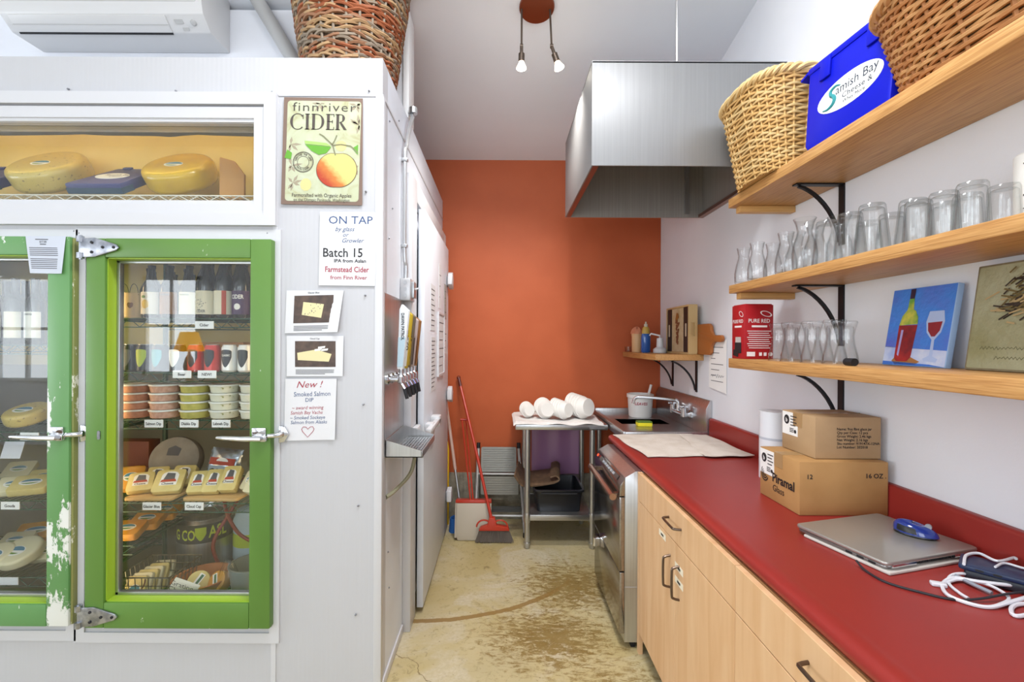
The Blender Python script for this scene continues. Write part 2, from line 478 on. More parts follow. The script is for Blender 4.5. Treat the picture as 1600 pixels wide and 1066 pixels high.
# ================================================================ WALK-IN COOLER
YF, YD, YG = 1.907, 1.868, 1.935
M_cool = mat('white_cooler_skin', '#dde3ec', 0.42, col2='#d8dee7', nscale=6, bump=0.05, bscale=200)
def ribbed():
    m, nt, bs = newmat('ribbed_white_cooler_skin')
    v = coords(nt)
    wv = N(nt, 'ShaderNodeTexWave'); wv.inputs['Scale'].default_value = 16; wv.bands_direction = 'X'; wv.inputs['Distortion'].default_value = 0
    nt.links.new(v, wv.inputs['Vector'])
    bp = N(nt, 'ShaderNodeBump'); bp.inputs['Strength'].default_value = 0.10; bp.inputs['Distance'].default_value = 0.003
    nt.links.new(wv.outputs[0], bp.inputs['Height']); nt.links.new(bp.outputs[0], bs.inputs['Normal'])
    bs.inputs['Base Color'].default_value = lin('#bfc0c4'); bs.inputs['Roughness'].default_value = 0.42
    return m
M_rib = ribbed()
M_trim = mat('white_vinyl_trim', '#cdced2', 0.35)
M_dark = mat('black_rubber', '#15151a', 0.6)
M_screw = mat('zinc_screw', '#8f9196', 0.35, 0.8)
CF = PL((0, YF, 0), (1, 0, 0), (0, 0, 1))
def cf(px, py, y=YF): q = at(px, py, y=y); return q.x, q.z
XL = -3.4; ZT = 2.68
cooler = thing('walk_in_cooler', 'white walk-in cold room with two green-framed glass doors and a long display window', 'cold room', ((XL + XS) / 2, 2.8, 0))
wx1, wz1 = cf(402, 193); _, wz0 = cf(402, 318); wx0 = -3.05
rx0, rz1 = cf(152, 390); rx1, rz0 = cf(408, 966)
lx1, _ = cf(90, 390); lx0 = lx1 - (rx1 - rx0)
b = MB(); T0, T1 = YF, YF + 0.085
b.box(XL, XS, T0, T1, wz1, ZT); b.box(XL, wx0, T0, T1, wz0, wz1); b.box(wx1, XS, T0, T1, wz0, wz1)
b.box(XL, XS, T0, T1, rz1, wz0); b.box(XL, XS, T0, T1, 0, rz0)
b.box(XL, lx0, T0, T1, rz0, rz1); b.box(lx1, rx0, T0, T1, rz0, rz1); b.box(rx1, XS, T0, T1, rz0, rz1)
b.build('front_panel', M_rib, cooler)
b = MB(); b.box(XS - .085, XS, T1, YB - .004, 0, ZT); b.build('side_panel', M_cool, cooler)
b = MB(); b.box(XL, XL + .085, T1, YB - .004, 0, ZT); b.build('side_panel', M_cool, cooler)
M_in = mat('cream_cooler_lining', '#cfc6a4', 0.5)
b = MB(); b.box(XL + .085, XS - .085, T1, YB - .004, ZT - .085, ZT); b.build('roof_panel', M_cool, cooler)
b = MB(); b.box(XL + .085, XS - .085, YB - .09, YB - .004, 0, ZT - .085); b.build('back_panel', M_in, cooler)
b = MB(); b.box(XL + .085, XS - .085, T1, YB - .09, 0, 0.02); b.build('floor_panel', mat('cooler_floor', '#8d8a80', 0.6), cooler)
# joint strips
zs = 2.522
b = MB(); b.box(XL, XS + .004, YF - .004, YF, zs - .004, zs + .004); b.build('joint_strip', M_trim, cooler)
b = MB(); b.box(XS, XS + .004, YF, YB - .01, zs - .006, zs + .006); b.build('joint_strip', M_trim, cooler)
b = MB(); b.box(XS - .028, XS + .005, YF - .005, YF + .03, 0, zs - .004); b.build('corner_angle', M_trim, cooler, bev=.002)
b = MB(); b.box(XS, XS + .008, YF, 2.325, 0, .045); b.build('base_strip', M_trim, cooler, bev=.002)
# trim around the doors and posts
def ring(name, a0, a1, b0, b1, w, d0, d1, matl, pl=CF, parent=None):
    O = [(a0, b0), (a1, b0), (a1, b1), (a0, b1)]; I = [(a0 + w, b0 + w), (a1 - w, b0 + w), (a1 - w, b1 - w), (a0 + w, b1 - w)]
    for i in range(4):
        j = (i + 1) % 4
        b = MB(); b.pext(pl, [O[i], O[j], I[j], I[i]], d0, d1); b.build(name, matl, parent or cooler)
def strip_rect(name, p0, p1, w, d0, d1, matl):
    (a0, b1), (a1, b0) = cf(*p0), cf(*p1)
    ring(name, a0, a1, b0, b1, w, d0, d1, matl)
strip_rect('door_trim', (121.2, 358), (437, 1004), .042, 0, .008, M_trim)
strip_rect('door_trim', (-180, 358), (121, 1000), .042, 0, .008, M_trim)
b = MB(); a0 = cf(429, 0)[0]; b.pbox(CF, a0, a0 + .02, .0, zs, 0, .004); b.build('joint_strip', M_trim, cooler)
# long display window
def window_ring(name, l, t, r, bt, w, d0, d1, bev=.002):
    (a0, b1), (a1, b0) = cf(l, t), cf(r, bt)
    a0 = wx0 - (cf(r, 0)[0] - wx1)
    ring(name, a0, a1, b0, b1, w, d0, d1, M_trim)
window_ring('window_casing', 0, 146, 434, 354, .050, 0, .022)
window_ring('window_frame', 0, 168, 416, 337, .046, 0, .014)
window_ring('window_sash', 0, 180, 409, 325, .028, -.02, .008)
M_pane = glassmat('clear_pane', (0.97, 0.985, 0.98, 1), (0.8, 0.86, 0.85, 1), 1.5, 0.005, 0.1, 1.5)
b = MB(); b.box(wx0, wx1, YG, YG + .005, wz0, wz1); b.build('window_pane', M_pane, cooler)
# screws in the trim
sm = None
for px, py in ((108, 140), (276, 143), (390, 150), (389, 346), (419, 365), (126, 365), (118, 362), (426, 145), (577, 143), (572, 300), (571, 462), (568, 632), (268, 349), (100, 349), (425, 977), (560, 790), (556, 960)):
    x, z = cf(px, py)
    if sm is None:
        q = MB(); q.lathe([(0, .0035), (.002, .0033), (.0042, .001), (.0042, -.004)][::-1], n=8, M=Matrix.Rotation(PI / 2, 4, 'X')); s_ = q.build('screw', M_screw, cooler, local=True); sm = s_.data
    else:
        s_ = bpy.data.objects.new('screw', sm); COL.objects.link(s_); s_.parent = cooler
    s_.location = Vector((x, YF - .006, z)) - cooler.location
for y, z in ((2.02, 2.47), (2.08, 2.1), (2.02, 1.95), (2.0, 0.8), (2.03, 0.55), (2.05, .38), (2.2, 2.56)):
    s_ = bpy.data.objects.new('screw', sm); COL.objects.link(s_); s_.parent = cooler
    s_.location = Vector((XS + .002, y, z)) - cooler.location; s_.rotation_euler = (0, 0, PI / 2)

# --- green glass doors
def chipped(name, green, green2, under, thr, scale=9):
    m, nt, bs = newmat(name)
    L = nt.links.new
    v = coords(nt, (1.0, 1.0, 0.45))
    n1 = N(nt, 'ShaderNodeTexNoise'); n1.inputs['Scale'].default_value = scale; n1.inputs['Detail'].default_value = 9; n1.inputs['Roughness'].default_value = .72; L(v, n1.inputs['Vector'])
    n2 = N(nt, 'ShaderNodeTexNoise'); n2.inputs['Scale'].default_value = 3; L(v, n2.inputs['Vector'])
    r2 = N(nt, 'ShaderNodeValToRGB'); r2.color_ramp.elements[0].color = lin(green); r2.color_ramp.elements[1].color = lin(green2); r2.color_ramp.elements[0].position = .35; r2.color_ramp.elements[1].position = .65
    L(n2.outputs[0], r2.inputs[0])
    r1 = N(nt, 'ShaderNodeValToRGB'); r1.color_ramp.elements[0].position = thr; r1.color_ramp.elements[1].position = thr + .012; L(n1.outputs[0], r1.inputs[0])
    mx = N(nt, 'ShaderNodeMix', data_type='RGBA'); L(r1.outputs[0], mx.inputs[0]); L(r2.outputs[0], mx.inputs[6]); mx.inputs[7].default_value = lin(under)
    L(mx.outputs[2], bs.inputs['Base Color']); bs.inputs['Roughness'].default_value = .42
    bp = N(nt, 'ShaderNodeBump'); bp.invert = True; bp.inputs['Strength'].default_value = .4; bp.inputs['Distance'].default_value = .002; L(r1.outputs[0], bp.inputs['Height']); L(bp.outputs[0], bs.inputs['Normal'])
    return m
M_green = chipped('bright_green_door_paint', '#557e33', '#5d8639', '#e6e8dc', 0.68)
M_green_in = mat('yellow_green_reveal_paint', '#9cbd34', 0.4)
M_greenL = chipped('worn_green_door_paint', '#67995f', '#609257', '#e6e9e4', 0.55, 6)
M_chrome = mat('polished_chrome', '#d5d7db', 0.12, 1.0)
M_alu = mat('aluminium_strip', '#b8babc', 0.35, 0.9)
M_hinge = mat('galvanised_hinge', '#b9bcc4', 0.28, 0.9, col2='#8f939c', nscale=40)
DF = PL((0, YD, 0), (1, 0, 0), (0, 0, 1))
def green_door(l, t, r, bt, ol, ot, orr, ob, gm, x0=None, hinge=True):
    a0, b1 = cf(l, t, YD); a1, b0 = cf(r, bt, YD)
    c0, d1 = cf(ol, ot, YD); c1, d0 = cf(orr, ob, YD)
    if x0 is not None:
        w = c0 - a0
        a0 = x0; c0 = x0 + (a1 - c1)
    dth = -(YF - YD) - .001
    o = MB()
    def pbx(*q): o.pbox(DF, *q, dth, 0)
    dr = bpy.data.objects.new('door', None); dr.empty_display_size = .05; COL.objects.link(dr); dr.parent = cooler; WM[dr.name] = WM[cooler.name]
    for q in ((a0, c0, b0, b1), (c1, a1, b0, b1)):
        o = MB(); o.pbox(DF, *q, dth, 0); o.build('door_stile', gm, dr, bev=.006, seg=2)
    dr['label'] = 'green wooden door frame around a glass pane' if hinge else 'pale green door frame with flaking paint'
    for q in ((c0, c1, d1, b1), (c0, c1, b0, d0)):
        o = MB(); o.pbox(DF, *q, dth, -.0008); o.build('door_rail', gm, dr, bev=.003)
    g = .012
    o = MB()
    for q in ((c0, c0 + .004, d0, d1), (c1 - .004, c1, d0, d1), (c0, c1, d1 - .004, d1), (c0, c1, d0, d0 + .004)):
        o.pbox(DF, *q, -.085, -.012)
    o.build('reveal', M_green_in, dr)
    o = MB()
    for q in ((c0 + .004, c0 + .018, d0, d1), (c1 - .018, c1 - .004, d0, d1), (c0, c1, d1 - .016, d1 - .004), (c0, c1, d0 + .004, d0 + .018)):
        o.pbox(DF, *q, -.075, -.052)
    o.build('pane_bead', M_alu, dr, bev=.002)
    o = MB(); o.pbox(DF, c0, c1, d0, d1, -.066, -.061); o.build('pane', M_pane, dr)
    if not hinge:
        o = MB(); o.pbox(DF, a1 - .001, a1 + .010, b0 + .004, b1 - .004, dth, -.010); o.build('worn_edge', chipped('worn_olive_edge', '#75823f', '#8a8b52', '#d9d6c4', .56, 10), dr, bev=.004)
    # latch on the right stile with its strike on the post
    zl = at(400, 681, y=YD).z; xl = a1 - .045
    o = MB()
    o.pext(DF, rrect(xl - .028, xl + .03, zl - .004, zl + .034, .006), 0, .010)
    o.pext(DF, rrect(xl - .022, xl + .036, zl - .022, zl + .004, .006), .0, .020)
    o.build('latch_body', M_chrome, dr, bev=.003)
    o = MB(); o.tube([DF.p(xl + .02, zl - .008, .028), DF.p(xl - .05, zl - .006, .036), DF.p(xl - .12, zl - .002, .042), DF.p(xl - .15, zl, .044)], [.011, .010, .008, .005], 10)
    o.build('latch_lever', M_chrome, dr)
    o = MB()
    xk = a1 + .035
    o.pext(CF, [(xk - .012, zl - .035), (xk + .012, zl - .03), (xk + .03, zl + .002), (xk + .012, zl + .034), (xk - .012, zl + .037)], .008, .018)
    o.tube([CF.p(xk + .002, zl, .018), CF.p(xk - .014, zl, .032), CF.p(xk - .045, zl, .045)], [.014, .012, .010], 10)
    o.build('latch_strike', M_chrome, cooler, bev=.002)
    if hinge:
        for py in (387, 963):
            zz = at(150, py, y=YD).z
            o = MB()
            x1, x2 = a0 + .002, a0 + .142
            o.pext(DF, [(x1 - .02, zz - .042), (x1 + .04, zz - .040), (x2 - .012, zz - .013), (x2, zz), (x2 - .012, zz + .013), (x1 + .04, zz + .040), (x1 - .02, zz + .036)], 0, .008)
            h = o.build('hinge', M_hinge, dr, bev=.003)
            o = MB()
            for k in (-.034, .034): o.tube([DF.p(x1 - .02, zz + k - .012, .004), DF.p(x1 - .02, zz + k + .012, .004)], .013, 10)
            o.tube([DF.p(x1 - .02, zz - .05, .003), DF.p(x1 - .02, zz + .05, .003)], .006, 8)
            o.build('knuckle', M_hinge, dr)
            for ax, az in ((.03, .02), (.03, -.02), (.075, 0), (.12, 0)):
                o = MB(); o.lathe([(0, .0045), (.006, .003), (.006, 0)][::-1], n=8, M=Matrix.Translation(DF.p(x1 + ax, zz + az, .008)) @ Matrix.Rotation(PI / 2, 4, 'X')); o.build('screw_head', M_dark, dr)
        o = MB(); xx, zz = cf(155, 680, YD); o.pext(DF, rrect(xx - .006, xx + .006, zz - .018, zz + .018, .005), 0, .004); o.build('keyhole_plate', M_hinge, dr)
    return dr
doorR = green_door(134, 372, 421, 984, 164, 402, 388, 944, M_green)
doorL = green_door(-180, 368, 106, 980, -150, 397, 71, 946, M_greenL, x0=-2.545, hinge=False)

# --- insulated side door with frame
b = MB()
b.box(XS, XS + .042, 2.33, 2.47, 0, 2.36); b.box(XS, XS + .042, 3.62, 3.74, 0, 2.36); b.box(XS, XS + .042, 2.47, 3.62, 2.25, 2.36)
b.build('side_door_frame', M_trim, cooler, bev=.003)
b = MB(); b.box(XS, XS + .034, 2.468, 2.50, .02, 2.25); b.build('gasket', M_dark, cooler)
b = MB(); b.box(XS + .044, XS + .080, 2.495, 3.60, .03, 2.22); sdoor = b.build('side_door', M_cool, cooler, bev=.004)
sdoor['label'] = 'white insulated side door covered with notices'
b = MB()
for z in (1.96, 1.08, .30):
    b = MB()
    b.box(XS + .08, XS + .105, 3.50, 3.58, z - .035, z + .035)
    b.pext(PYZ, [(3.46, z - .03), (3.56, z - .06), (3.58, z + .02), (3.52, z + .07), (3.47, z + .05)], XS + .09, XS + .125)
    b.build('side_hinge', M_trim, sdoor, bev=.004)
b = MB()
zz = 1.0
b.box(XS + .042, XS + .07, 2.36, 2.46, zz - .02, zz + .045)
b.box(XS + .08, XS + .125, 2.52, 2.60, zz - .03, zz + .035)
b.box(XS + .105, XS + .135, 2.40, 2.78, zz + .0, zz + .03)
b.box(XS + .08, XS + .135, 2.72, 2.80, zz - .02, zz + .045)
b.build('side_handle', M_trim, sdoor, bev=.006)

# ================================================================ EXTRACTOR HOOD
def brushed(name, col, col2, rough=.3, axis='Z', metal=.95):
    m, nt, bs = newmat(name)
    st = {'Z': (60, 60, 1), 'X': (1, 60, 60), 'Y': (60, 1, 60)}[axis]
    v = coords(nt, st)
    n1 = N(nt, 'ShaderNodeTexNoise'); n1.inputs['Scale'].default_value = 2; n1.inputs['Detail'].default_value = 3; nt.links.new(v, n1.inputs['Vector'])
    rp = N(nt, 'ShaderNodeValToRGB'); rp.color_ramp.elements[0].color = lin(col); rp.color_ramp.elements[1].color = lin(col2); rp.color_ramp.elements[0].position = .3; rp.color_ramp.elements[1].position = .7
    nt.links.new(n1.outputs[0], rp.inputs[0]); nt.links.new(rp.outputs[0], bs.inputs['Base Color'])
    bs.inputs['Metallic'].default_value = metal; bs.inputs['Roughness'].default_value = rough
    bp = N(nt, 'ShaderNodeBump'); bp.inputs['Strength'].default_value = .06; bp.inputs['Distance'].default_value = .002
    nt.links.new(n1.outputs[0], bp.inputs['Height']); nt.links.new(bp.outputs[0], bs.inputs['Normal'])
    return m
M_steel = brushed('brushed_steel', '#c9cacb', '#b9babb', .32, 'Z')
M_steelx = brushed('brushed_steel_horizontal', '#c6c7c8', '#b4b5b6', .3, 'X')
M_hood = brushed('hood_steel', '#98999a', '#929394', .5, 'Z', .5)
hx0, hx1, hy0, hy1, hz0, hz1 = .419, XW - .002, 2.14, 3.03, 2.325, 2.818
hood = thing('extractor_hood', 'boxy stainless steel extractor hood hung over the sink end of the counter', 'hood', ((hx0 + hx1) / 2, (hy0 + hy1) / 2, hz0))
t = .008
b = MB(); b.box(hx0, hx1, hy0, hy0 + t, hz0, hz1); b.build('front_panel', M_hood, hood, bev=.002)
b = MB(); b.box(hx0, hx0 + t, hy0 + t, hy1, hz0, hz1); b.build('side_panel', M_hood, hood, bev=.002)
M_hoodin = brushed('hood_lining_steel', '#a8a59f', '#9c9993', .55, 'Z', .35)
b = MB(); b.box(hx1 - t, hx1, hy0 + t, hy1, hz0, hz1); b.build('side_panel', M_hoodin, hood)
b = MB(); b.box(hx0 + t, hx1 - t, hy1 - t, hy1, hz0, hz1); b.build('rear_panel', M_hoodin, hood)
b = MB(); b.box(hx0, hx1, hy0, hy1, hz1 - t, hz1 + .002); b.build('top_panel', M_hood, hood)
for q in ((hx0 + t, hx0 + .035), (hx1 - .035, hx1 - t)):
    b = MB(); b.box(*q, hy0 + t, hy1 - t, hz0, hz0 + .02); b.build('grease_gutter', mat('reddish_steel_gutter', '#9a7468', .35, .9), hood)
b = MB(); b.box(hx1 - .13, hx1 - .105, hy1 - .03, hy1 - t, hz0 + .02, hz1 - t); b.build('corner_post', M_steel, hood)
b = MB(); b.tube([(0.86, 2.62, hz1 - .01), (0.86, 2.62, hz1 + .10)], .085, 20)
b.tube(smooth_path([(0.86, 2.62, hz1 + .07), (.88, 2.66, hz1 + .14), (.95, 2.75, hz1 + .17), (1.06, 2.9, hz1 + .17)], 5), .085, 20)
b.build('exhaust_duct', mat('white_duct', '#dcdcdc', .4), hood)
b = MB(); b.tube([(.84, 2.2, hz1), (.84, 2.2, zc(2.2) + .01)], .006, 8); b.build('hanger_rod', M_steel, hood)
b = MB(); b.tube([(.60, 2.95, hz1), (.60, 2.95, zc(2.95) + .01)], .006, 8); b.build('hanger_rod', M_steel, hood)

# ================================================================ COUNTER, CABINETS
M_red = mat('red_laminate', '#8f2a25', 0.38, col2='#952e28', nscale=3, coat=.0, spec=.35)
XC, ZCT = .676, .91
Y0C, Y1C = -.2, 2.872
ctop = thing('countertop', 'long glossy red laminate countertop with rolled edge and upstand', 'countertop', (1.0, 1.3, .87))
PXZ = PL((0, 0, 0), (1, 0, 0), (0, 0, 1))          # normal -Y
prof = [(XW - .001, .87), (XC + .012, .868)] + arc(XC + .02, .889, .02, -PI * .6, -PI * 1.5, 8)[1:] + [(XC + .03, .911), (XC + .045, .909), (XC + .06, .908), (XW - .001, .908)]
b = MB(); b.pext(PXZ, prof, -Y1C, -Y0C); b.build('worktop', M_red, ctop, ang=.7)
prof = [(XW - .001, .905), (XW - .028, .905), (XW - .026, 1.0)] + arc(XW - .014, 1.003, .012, PI, PI * .5, 5) + [(XW - .001, 1.015)]
b = MB(); b.pext(PXZ, prof, -Y1C, -Y0C); b.build('upstand', M_red, ctop, ang=.7)
def maple():
    m = woodmat('pale_maple_veneer', '#d5a87a', '#e2bc92', 'Z', 8, .5, 9, c3='#dcb286')
    return m
M_maple = maple()
M_maple_d = mat('cabinet_carcass_edge', '#9c744b', .6)
M_pull = mat('brushed_bronze_pull', '#6a5a4e', .3, .85)
XFc = .662
def pull(parent, y, z, vertical):
    b = MB()
    L = .062
    if vertical: P = [(XFc, y, z - L), (XFc - .022, y, z - L + .006), (XFc - .028, y, z - L + .02), (XFc - .028, y, z + L - .02), (XFc - .022, y, z + L - .006), (XFc, y, z + L)]
    else: P = [(XFc, y - L, z), (XFc - .022, y - L + .006, z), (XFc - .028, y - L + .02, z), (XFc - .028, y + L - .02, z), (XFc - .022, y + L - .006, z), (XFc, y + L, z)]
    b.tube(smooth_path(P, 3), .0048, 8)
    b.build('pull', M_pull, parent)
def cabinet(y0, y1, label, doors):
    r = thing('base_cabinet', label, 'cabinet', (1.0, (y0 + y1) / 2, 0))
    b = MB(); b.box(XFc + .019, XW - .002, y0 + .001, y1 - .001, .1, .868); b.build('body', M_maple_d, r)
    b = MB(); b.box(.735, XW - .002, y0 + .001, y1 - .001, 0, .1); b.build('toe_kick', mat('dark_toe_kick', '#2b211b', .7), r)
    g = .0015
    b = MB(); b.box(XFc, XFc + .018, y0 + g, y1 - g, .734, .864); d = b.build('drawer', M_maple, r, bev=.001, seg=1); pull(d, (y0 + y1) / 2, .805, False)
    if doors:
        ym = (y0 + y1) / 2
        for s, (ya, yb) in ((1, (ym, y1)), (-1, (y0, ym))):
            b = MB(); b.box(XFc, XFc + .018, ya + g, yb - g, .105, .731); d = b.build('door', M_maple, r, bev=.001, seg=1)
            pull(d, ym + s * .045, .60, True)
    else:
        for za, zb in ((.42, .731), (.105, .417)):
            b = MB(); b.box(XFc, XFc + .018, y0 + g, y1 - g, za, zb); d = b.build('drawer', M_maple, r, bev=.001, seg=1); pull(d, (y0 + y1) / 2, zb - .06, False)
    return r
cabA = cabinet(1.284, 2.172, 'pale maple cabinet with a wide drawer over two labelled doors, beside the dishwasher', True)
b = MB(); b.box(XFc, XFc + .02, 2.174, 2.20, 0, .866); b.build('filler_panel', M_maple, cabA)
cabB = cabinet(.545, 1.284, 'pale maple drawer cabinet standing below the laptop', False)
cabC = cabinet(-.19, .545, 'pale maple end cabinet under the red counter, past the drawer cabinet', False)
# little name stickers on the doors
M_sticker = mat('cream_sticker', '#efe6cf', .6)
M_ink = mat('black_ink', '#1c1c20', .6)
PRI = PL((XFc - .0005, 0, 0), (0, -1, 0), (0, 0, 1))
for i, (y, z) in enumerate(((1.86, .705), (1.685, .652), (1.685, .60))):
    b = MB(); b.pbox(PRI, -y - .038, -y + .038, z - .012, z + .012, 0, .0008)
    b.pbox(PRI, -y - .014, -y + .014, z - .004, z + .004, .0006, .0014, 1)
    q = b.build('name_sticker', [M_sticker, M_ink]); tag(q, ('small cream name sticker on the far cabinet door', 'upper of two cream name stickers on the near cabinet door', 'lower of two cream name stickers on the near cabinet door')[i], 'sticker')

# ================================================================ DISHWASHER
dw = thing('dishwasher', 'stainless steel undercounter dishwasher standing proud of the maple cabinets', 'dishwasher', (.95, 2.5, 0))
dy0, dy1 = 2.206, 2.80
b = MB()
b.pext(PXZ, [(.602, .035), (1.30, .035), (1.30, .866), (.655, .866), (.602, .835)], -dy1, -dy0)
b.build('body', M_steel, dw, bev=.002)
M_dwdoor = brushed('dishwasher_door_steel', '#a9a5a0', '#99948f', .16, 'Y')
b = MB(); b.box(.575, .602, dy0, dy1, .38, .74); b.build('door', M_dwdoor, dw, bev=.004)
b = MB(); b.box(.578, .602, dy0, dy1, .075, .374); b.build('lower_panel', M_dwdoor, dw, bev=.004)
b = MB(); b.pext(PXZ, [(.602, .745), (.575, .745), (.578, .795), (.602, .83)], -dy1, -dy0); cp = b.build('control_panel', M_dwdoor, dw, bev=.002)
CPN = PL((.588, 2.5, .812), (0, -1, 0), (.024, 0, .035))
b = MB()
b.pbox(CPN, -.18, .22, -.012, .012, .001, .004); b.build('button_strip', mat('dark_control_strip', '#3b3432', .25), cp)
for k in range(6):
    b = MB(); b.pbox(CPN, -.1 + k * .045, -.085 + k * .045, -.006, .006, .004, .008); b.build('button', M_chrome, cp)
b = MB(); b.pbox(CPN, -.25, -.236, -.007, .007, .001, .006); b.build('indicator_light', emitmat('red_indicator', '#ff4a20', 1.2), cp)
b = MB(); b.tube([(.548, dy0 + .02, .735), (.548, dy1 - .02, .735)], .017, 12)
for y in (dy0 + .06, dy1 - .06): b.box(.548, .58, y - .012, y + .012, .726, .744)
b.build('handle', mat('warm_steel_handle', '#b79e90', .22, .95), dw)
b = MB(); b.box(.640, .66, dy0 + .02, dy1, .0, .075); b.build('kick', M_dark, dw)
b = MB(); b.box(.602, XFc + .02, dy0 - .0015, dy0 + .0, .30, .304); b.build('seam', M_alu, dw)
b = MB(); b.pext(PRI, rrect(-2.70, -2.64, .30, .36, .01), .085, .105); b.tube([(.565, 2.665, .34), (.552, 2.665, .345), (.55, 2.665, .30)], .01, 8); b.build('panel_latch', M_chrome, dw)

# ================================================================ SINK
sink = thing('steel_sink', 'stainless steel sink unit with wall faucet in the corner', 'sink', (1.0, 3.35, 0))
sx0, sx1, sy0, sy1 = .785, XW - .003, 2.885, 3.822
bx0, bx1, by0, by1 = .87, 1.22, 3.28, 3.50
b = MB()
zt = .905
b.box(sx0, bx0, sy0, sy1, .86, zt); b.box(bx1, sx1, sy0, sy1, .86, zt); b.box(bx0, bx1, sy0, by0, .86, zt); b.box(bx0, bx1, by1, sy1, .86, zt)
b.build('deck', M_steelx, sink)
b = MB()
b.box(bx0 - .003, bx0, by0, by1, .79, zt - .002); b.box(bx1, bx1 + .003, by0, by1, .79, zt - .002); b.box(bx0, bx1, by0 - .003, by0, .79, zt - .002); b.box(bx0, bx1, by1, by1 + .003, .79, zt - .002); b.box(bx0, bx1, by0, by1, .79, .795)
b.build('basin', brushed('basin_steel', '#a8a9aa', '#9c9d9e', .5, 'X', .4), sink)
b = MB(); b.box(sx0 - .01, sx0 + .02, sy0, sy1, .88, .928); b.box(sx0, sx1, sy0 - .008, sy0 + .02, .88, .928); b.box(sx0, sx1, sy1 - .02, sy1, .88, .945); b.build('raised_rim', M_steel, sink, bev=.006)
b = MB(); b.pext(PXZ, [(sx1, .90), (sx1 - .035, .90), (sx1 - .038, 1.07), (sx1 - .012, 1.125), (sx1, 1.125)], -sy1, -sy0); b.build('splashback', M_steel, sink, bev=.002)
for x, y in ((sx0 + .03, sy0 + .03), (sx0 + .03, sy1 - .03), (sx1 - .06, sy0 + .03), (sx1 - .06, sy1 - .03)):
    b = MB(); b.tube([(x, y, 0), (x, y, .87)], .02, 12); b.build('leg', M_steel, sink)
fa = MB()
xf = sx1 - .037
for y in (3.12, 3.32):
    fa.tube([(xf, y, 1.0), (xf - .05, y, 1.0)], .016, 12); fa.lathe([(.03, 0), (.03, .008), (.018, .02)], n=16, M=Matrix.Translation((xf, y, 1.0)) @ Matrix.Rotation(-PI / 2, 4, 'Y'))
    fa.tube([(xf - .05, y, .985), (xf - .05, y, 1.045)], .018, 12)
    fa.tube([(xf - .05, y - .03, 1.055), (xf - .05, y + .03, 1.055)], .008, 8); fa.tube([(xf - .08, y, 1.055), (xf - .02, y, 1.055)], .008, 8)
fa.tube([(xf - .05, 3.12, 1.0), (xf - .05, 3.32, 1.0)], .017, 12)
fa.build('faucet_body', M_chrome, sink)
fa = MB(); fa.tube(smooth_path([(xf - .05, 3.22, 1.0), (xf - .05, 3.22, 1.06), (xf - .06, 3.22, 1.085), (xf - .10, 3.23, 1.09), (xf - .28, 3.28, 1.10), (xf - .33, 3.295, 1.09), (xf - .345, 3.30, 1.05)], 4), .011, 10); fa.build('spout', M_chrome, sink)

# ================================================================ WALL SHELVES
M_fir = woodmat('golden_fir_board', '#9f6e3a', '#d0a368', 'Y', 26, .45, 30, c3='#c08f55')
M_firX = woodmat('golden_fir_cross', '#c08f52', '#d9ae70', 'X', 14, .45, 18)
M_black = mat('black_bracket_metal', '#14161b', .4, .3)
def bracket(parent, y, zb, L=.19, V=.24):
    b = MB(); w = .014
    b.box(XW - .006, XW, y - w, y + w, zb - V, zb); b.box(XW - L, XW, y - w, y + w, zb - .006, zb)
    pts = bez((XW - L + .02, y, zb - .006), (XW - L * .55, y, zb - .02), (XW - .02, y, zb - V * .45), (XW - .008, y, zb - V + .02), 10)
    P2 = [(p.x, p.z) for p in pts] + [(p.x - .008, p.z - .008) for p in reversed(pts)]
    b.pext(PXZ, P2, -(y + .006), -(y - .006))
    b.build('bracket', M_black, parent)
def wall_shelf(zb, zt, xf, ya, yb, label, ys, V=.24, cleat=True):
    r = thing('wall_shelf', label, 'shelf', (1.2, (ya + yb) / 2, zb))
    b = MB(); b.box(xf, XW - .001, ya, yb, zb, zt); b.build('board', M_fir, r, bev=.003)
    for y in ys: bracket(r, y, zb, V=V)
    if cleat:
        b = MB(); b.box(xf + .03, XW - .001, yb - .05, yb - .012, zb - .028, zb); b.build('cleat', M_firX, r, bev=.002)
    return r
S3 = wall_shelf(2.12, 2.161, 1.056, .25, 2.125, 'top wooden wall shelf carrying the wicker baskets', (1.79, .75))
S2 = wall_shelf(1.722, 1.760, 1.060, .25, 2.125, 'middle wooden wall shelf lined with upturned glasses and carafes', (1.79, .75))
S1 = wall_shelf(1.377, 1.421, 1.060, .25, 2.125, 'lower wooden wall shelf holding the red carton and the paintings', (1.79, .75), cleat=False)
S0 = wall_shelf(1.375, 1.415, 1.018, 3.01, 3.825, 'short wooden corner shelf above the sink', (3.55, 3.12), V=.22, cleat=False)

# ================================================================ INSIDE THE COLD ROOM
M_wire = mat('dark_green_wire', '#1f4a3c', .4, .2)
M_wirew = mat('white_wire', '#e2e0d2', .4)
M_lampg = emitmat('warm_lamp_tube', '#ffdcaa', 10.0)
M_lampw = emitmat('yellow_lamp_tube', '#ffd27a', 7.0)
for lab, pts, m in (('warm lamp tube on the post between the glass doors', ((-1.745, 2.0, .35), (-1.745, 2.0, 1.8)), M_lampg),
                    ('warm lamp tube beside the right jamb of the green glass door', ((-.99, 2.0, .35), (-.99, 2.0, 1.8)), M_lampg),
                    ('yellow lamp tube above the long display window', ((-3.0, 2.03, 2.53), (-.9, 2.03, 2.53)), M_lampw)):
    r = thing('lamp_tube', lab, 'lamp', pts[0])
    b = MB(); b.tube(pts, .013, 10); b.build('tube', m, r)
    b = MB()
    for q in pts: b.box(q[0] - .02, q[0] + .02, 1.985, 2.012 if pts[0][0] == pts[1][0] else 2.045, q[2] - .02, q[2] + .02)
    b.build('end_cap', M_trim, r)
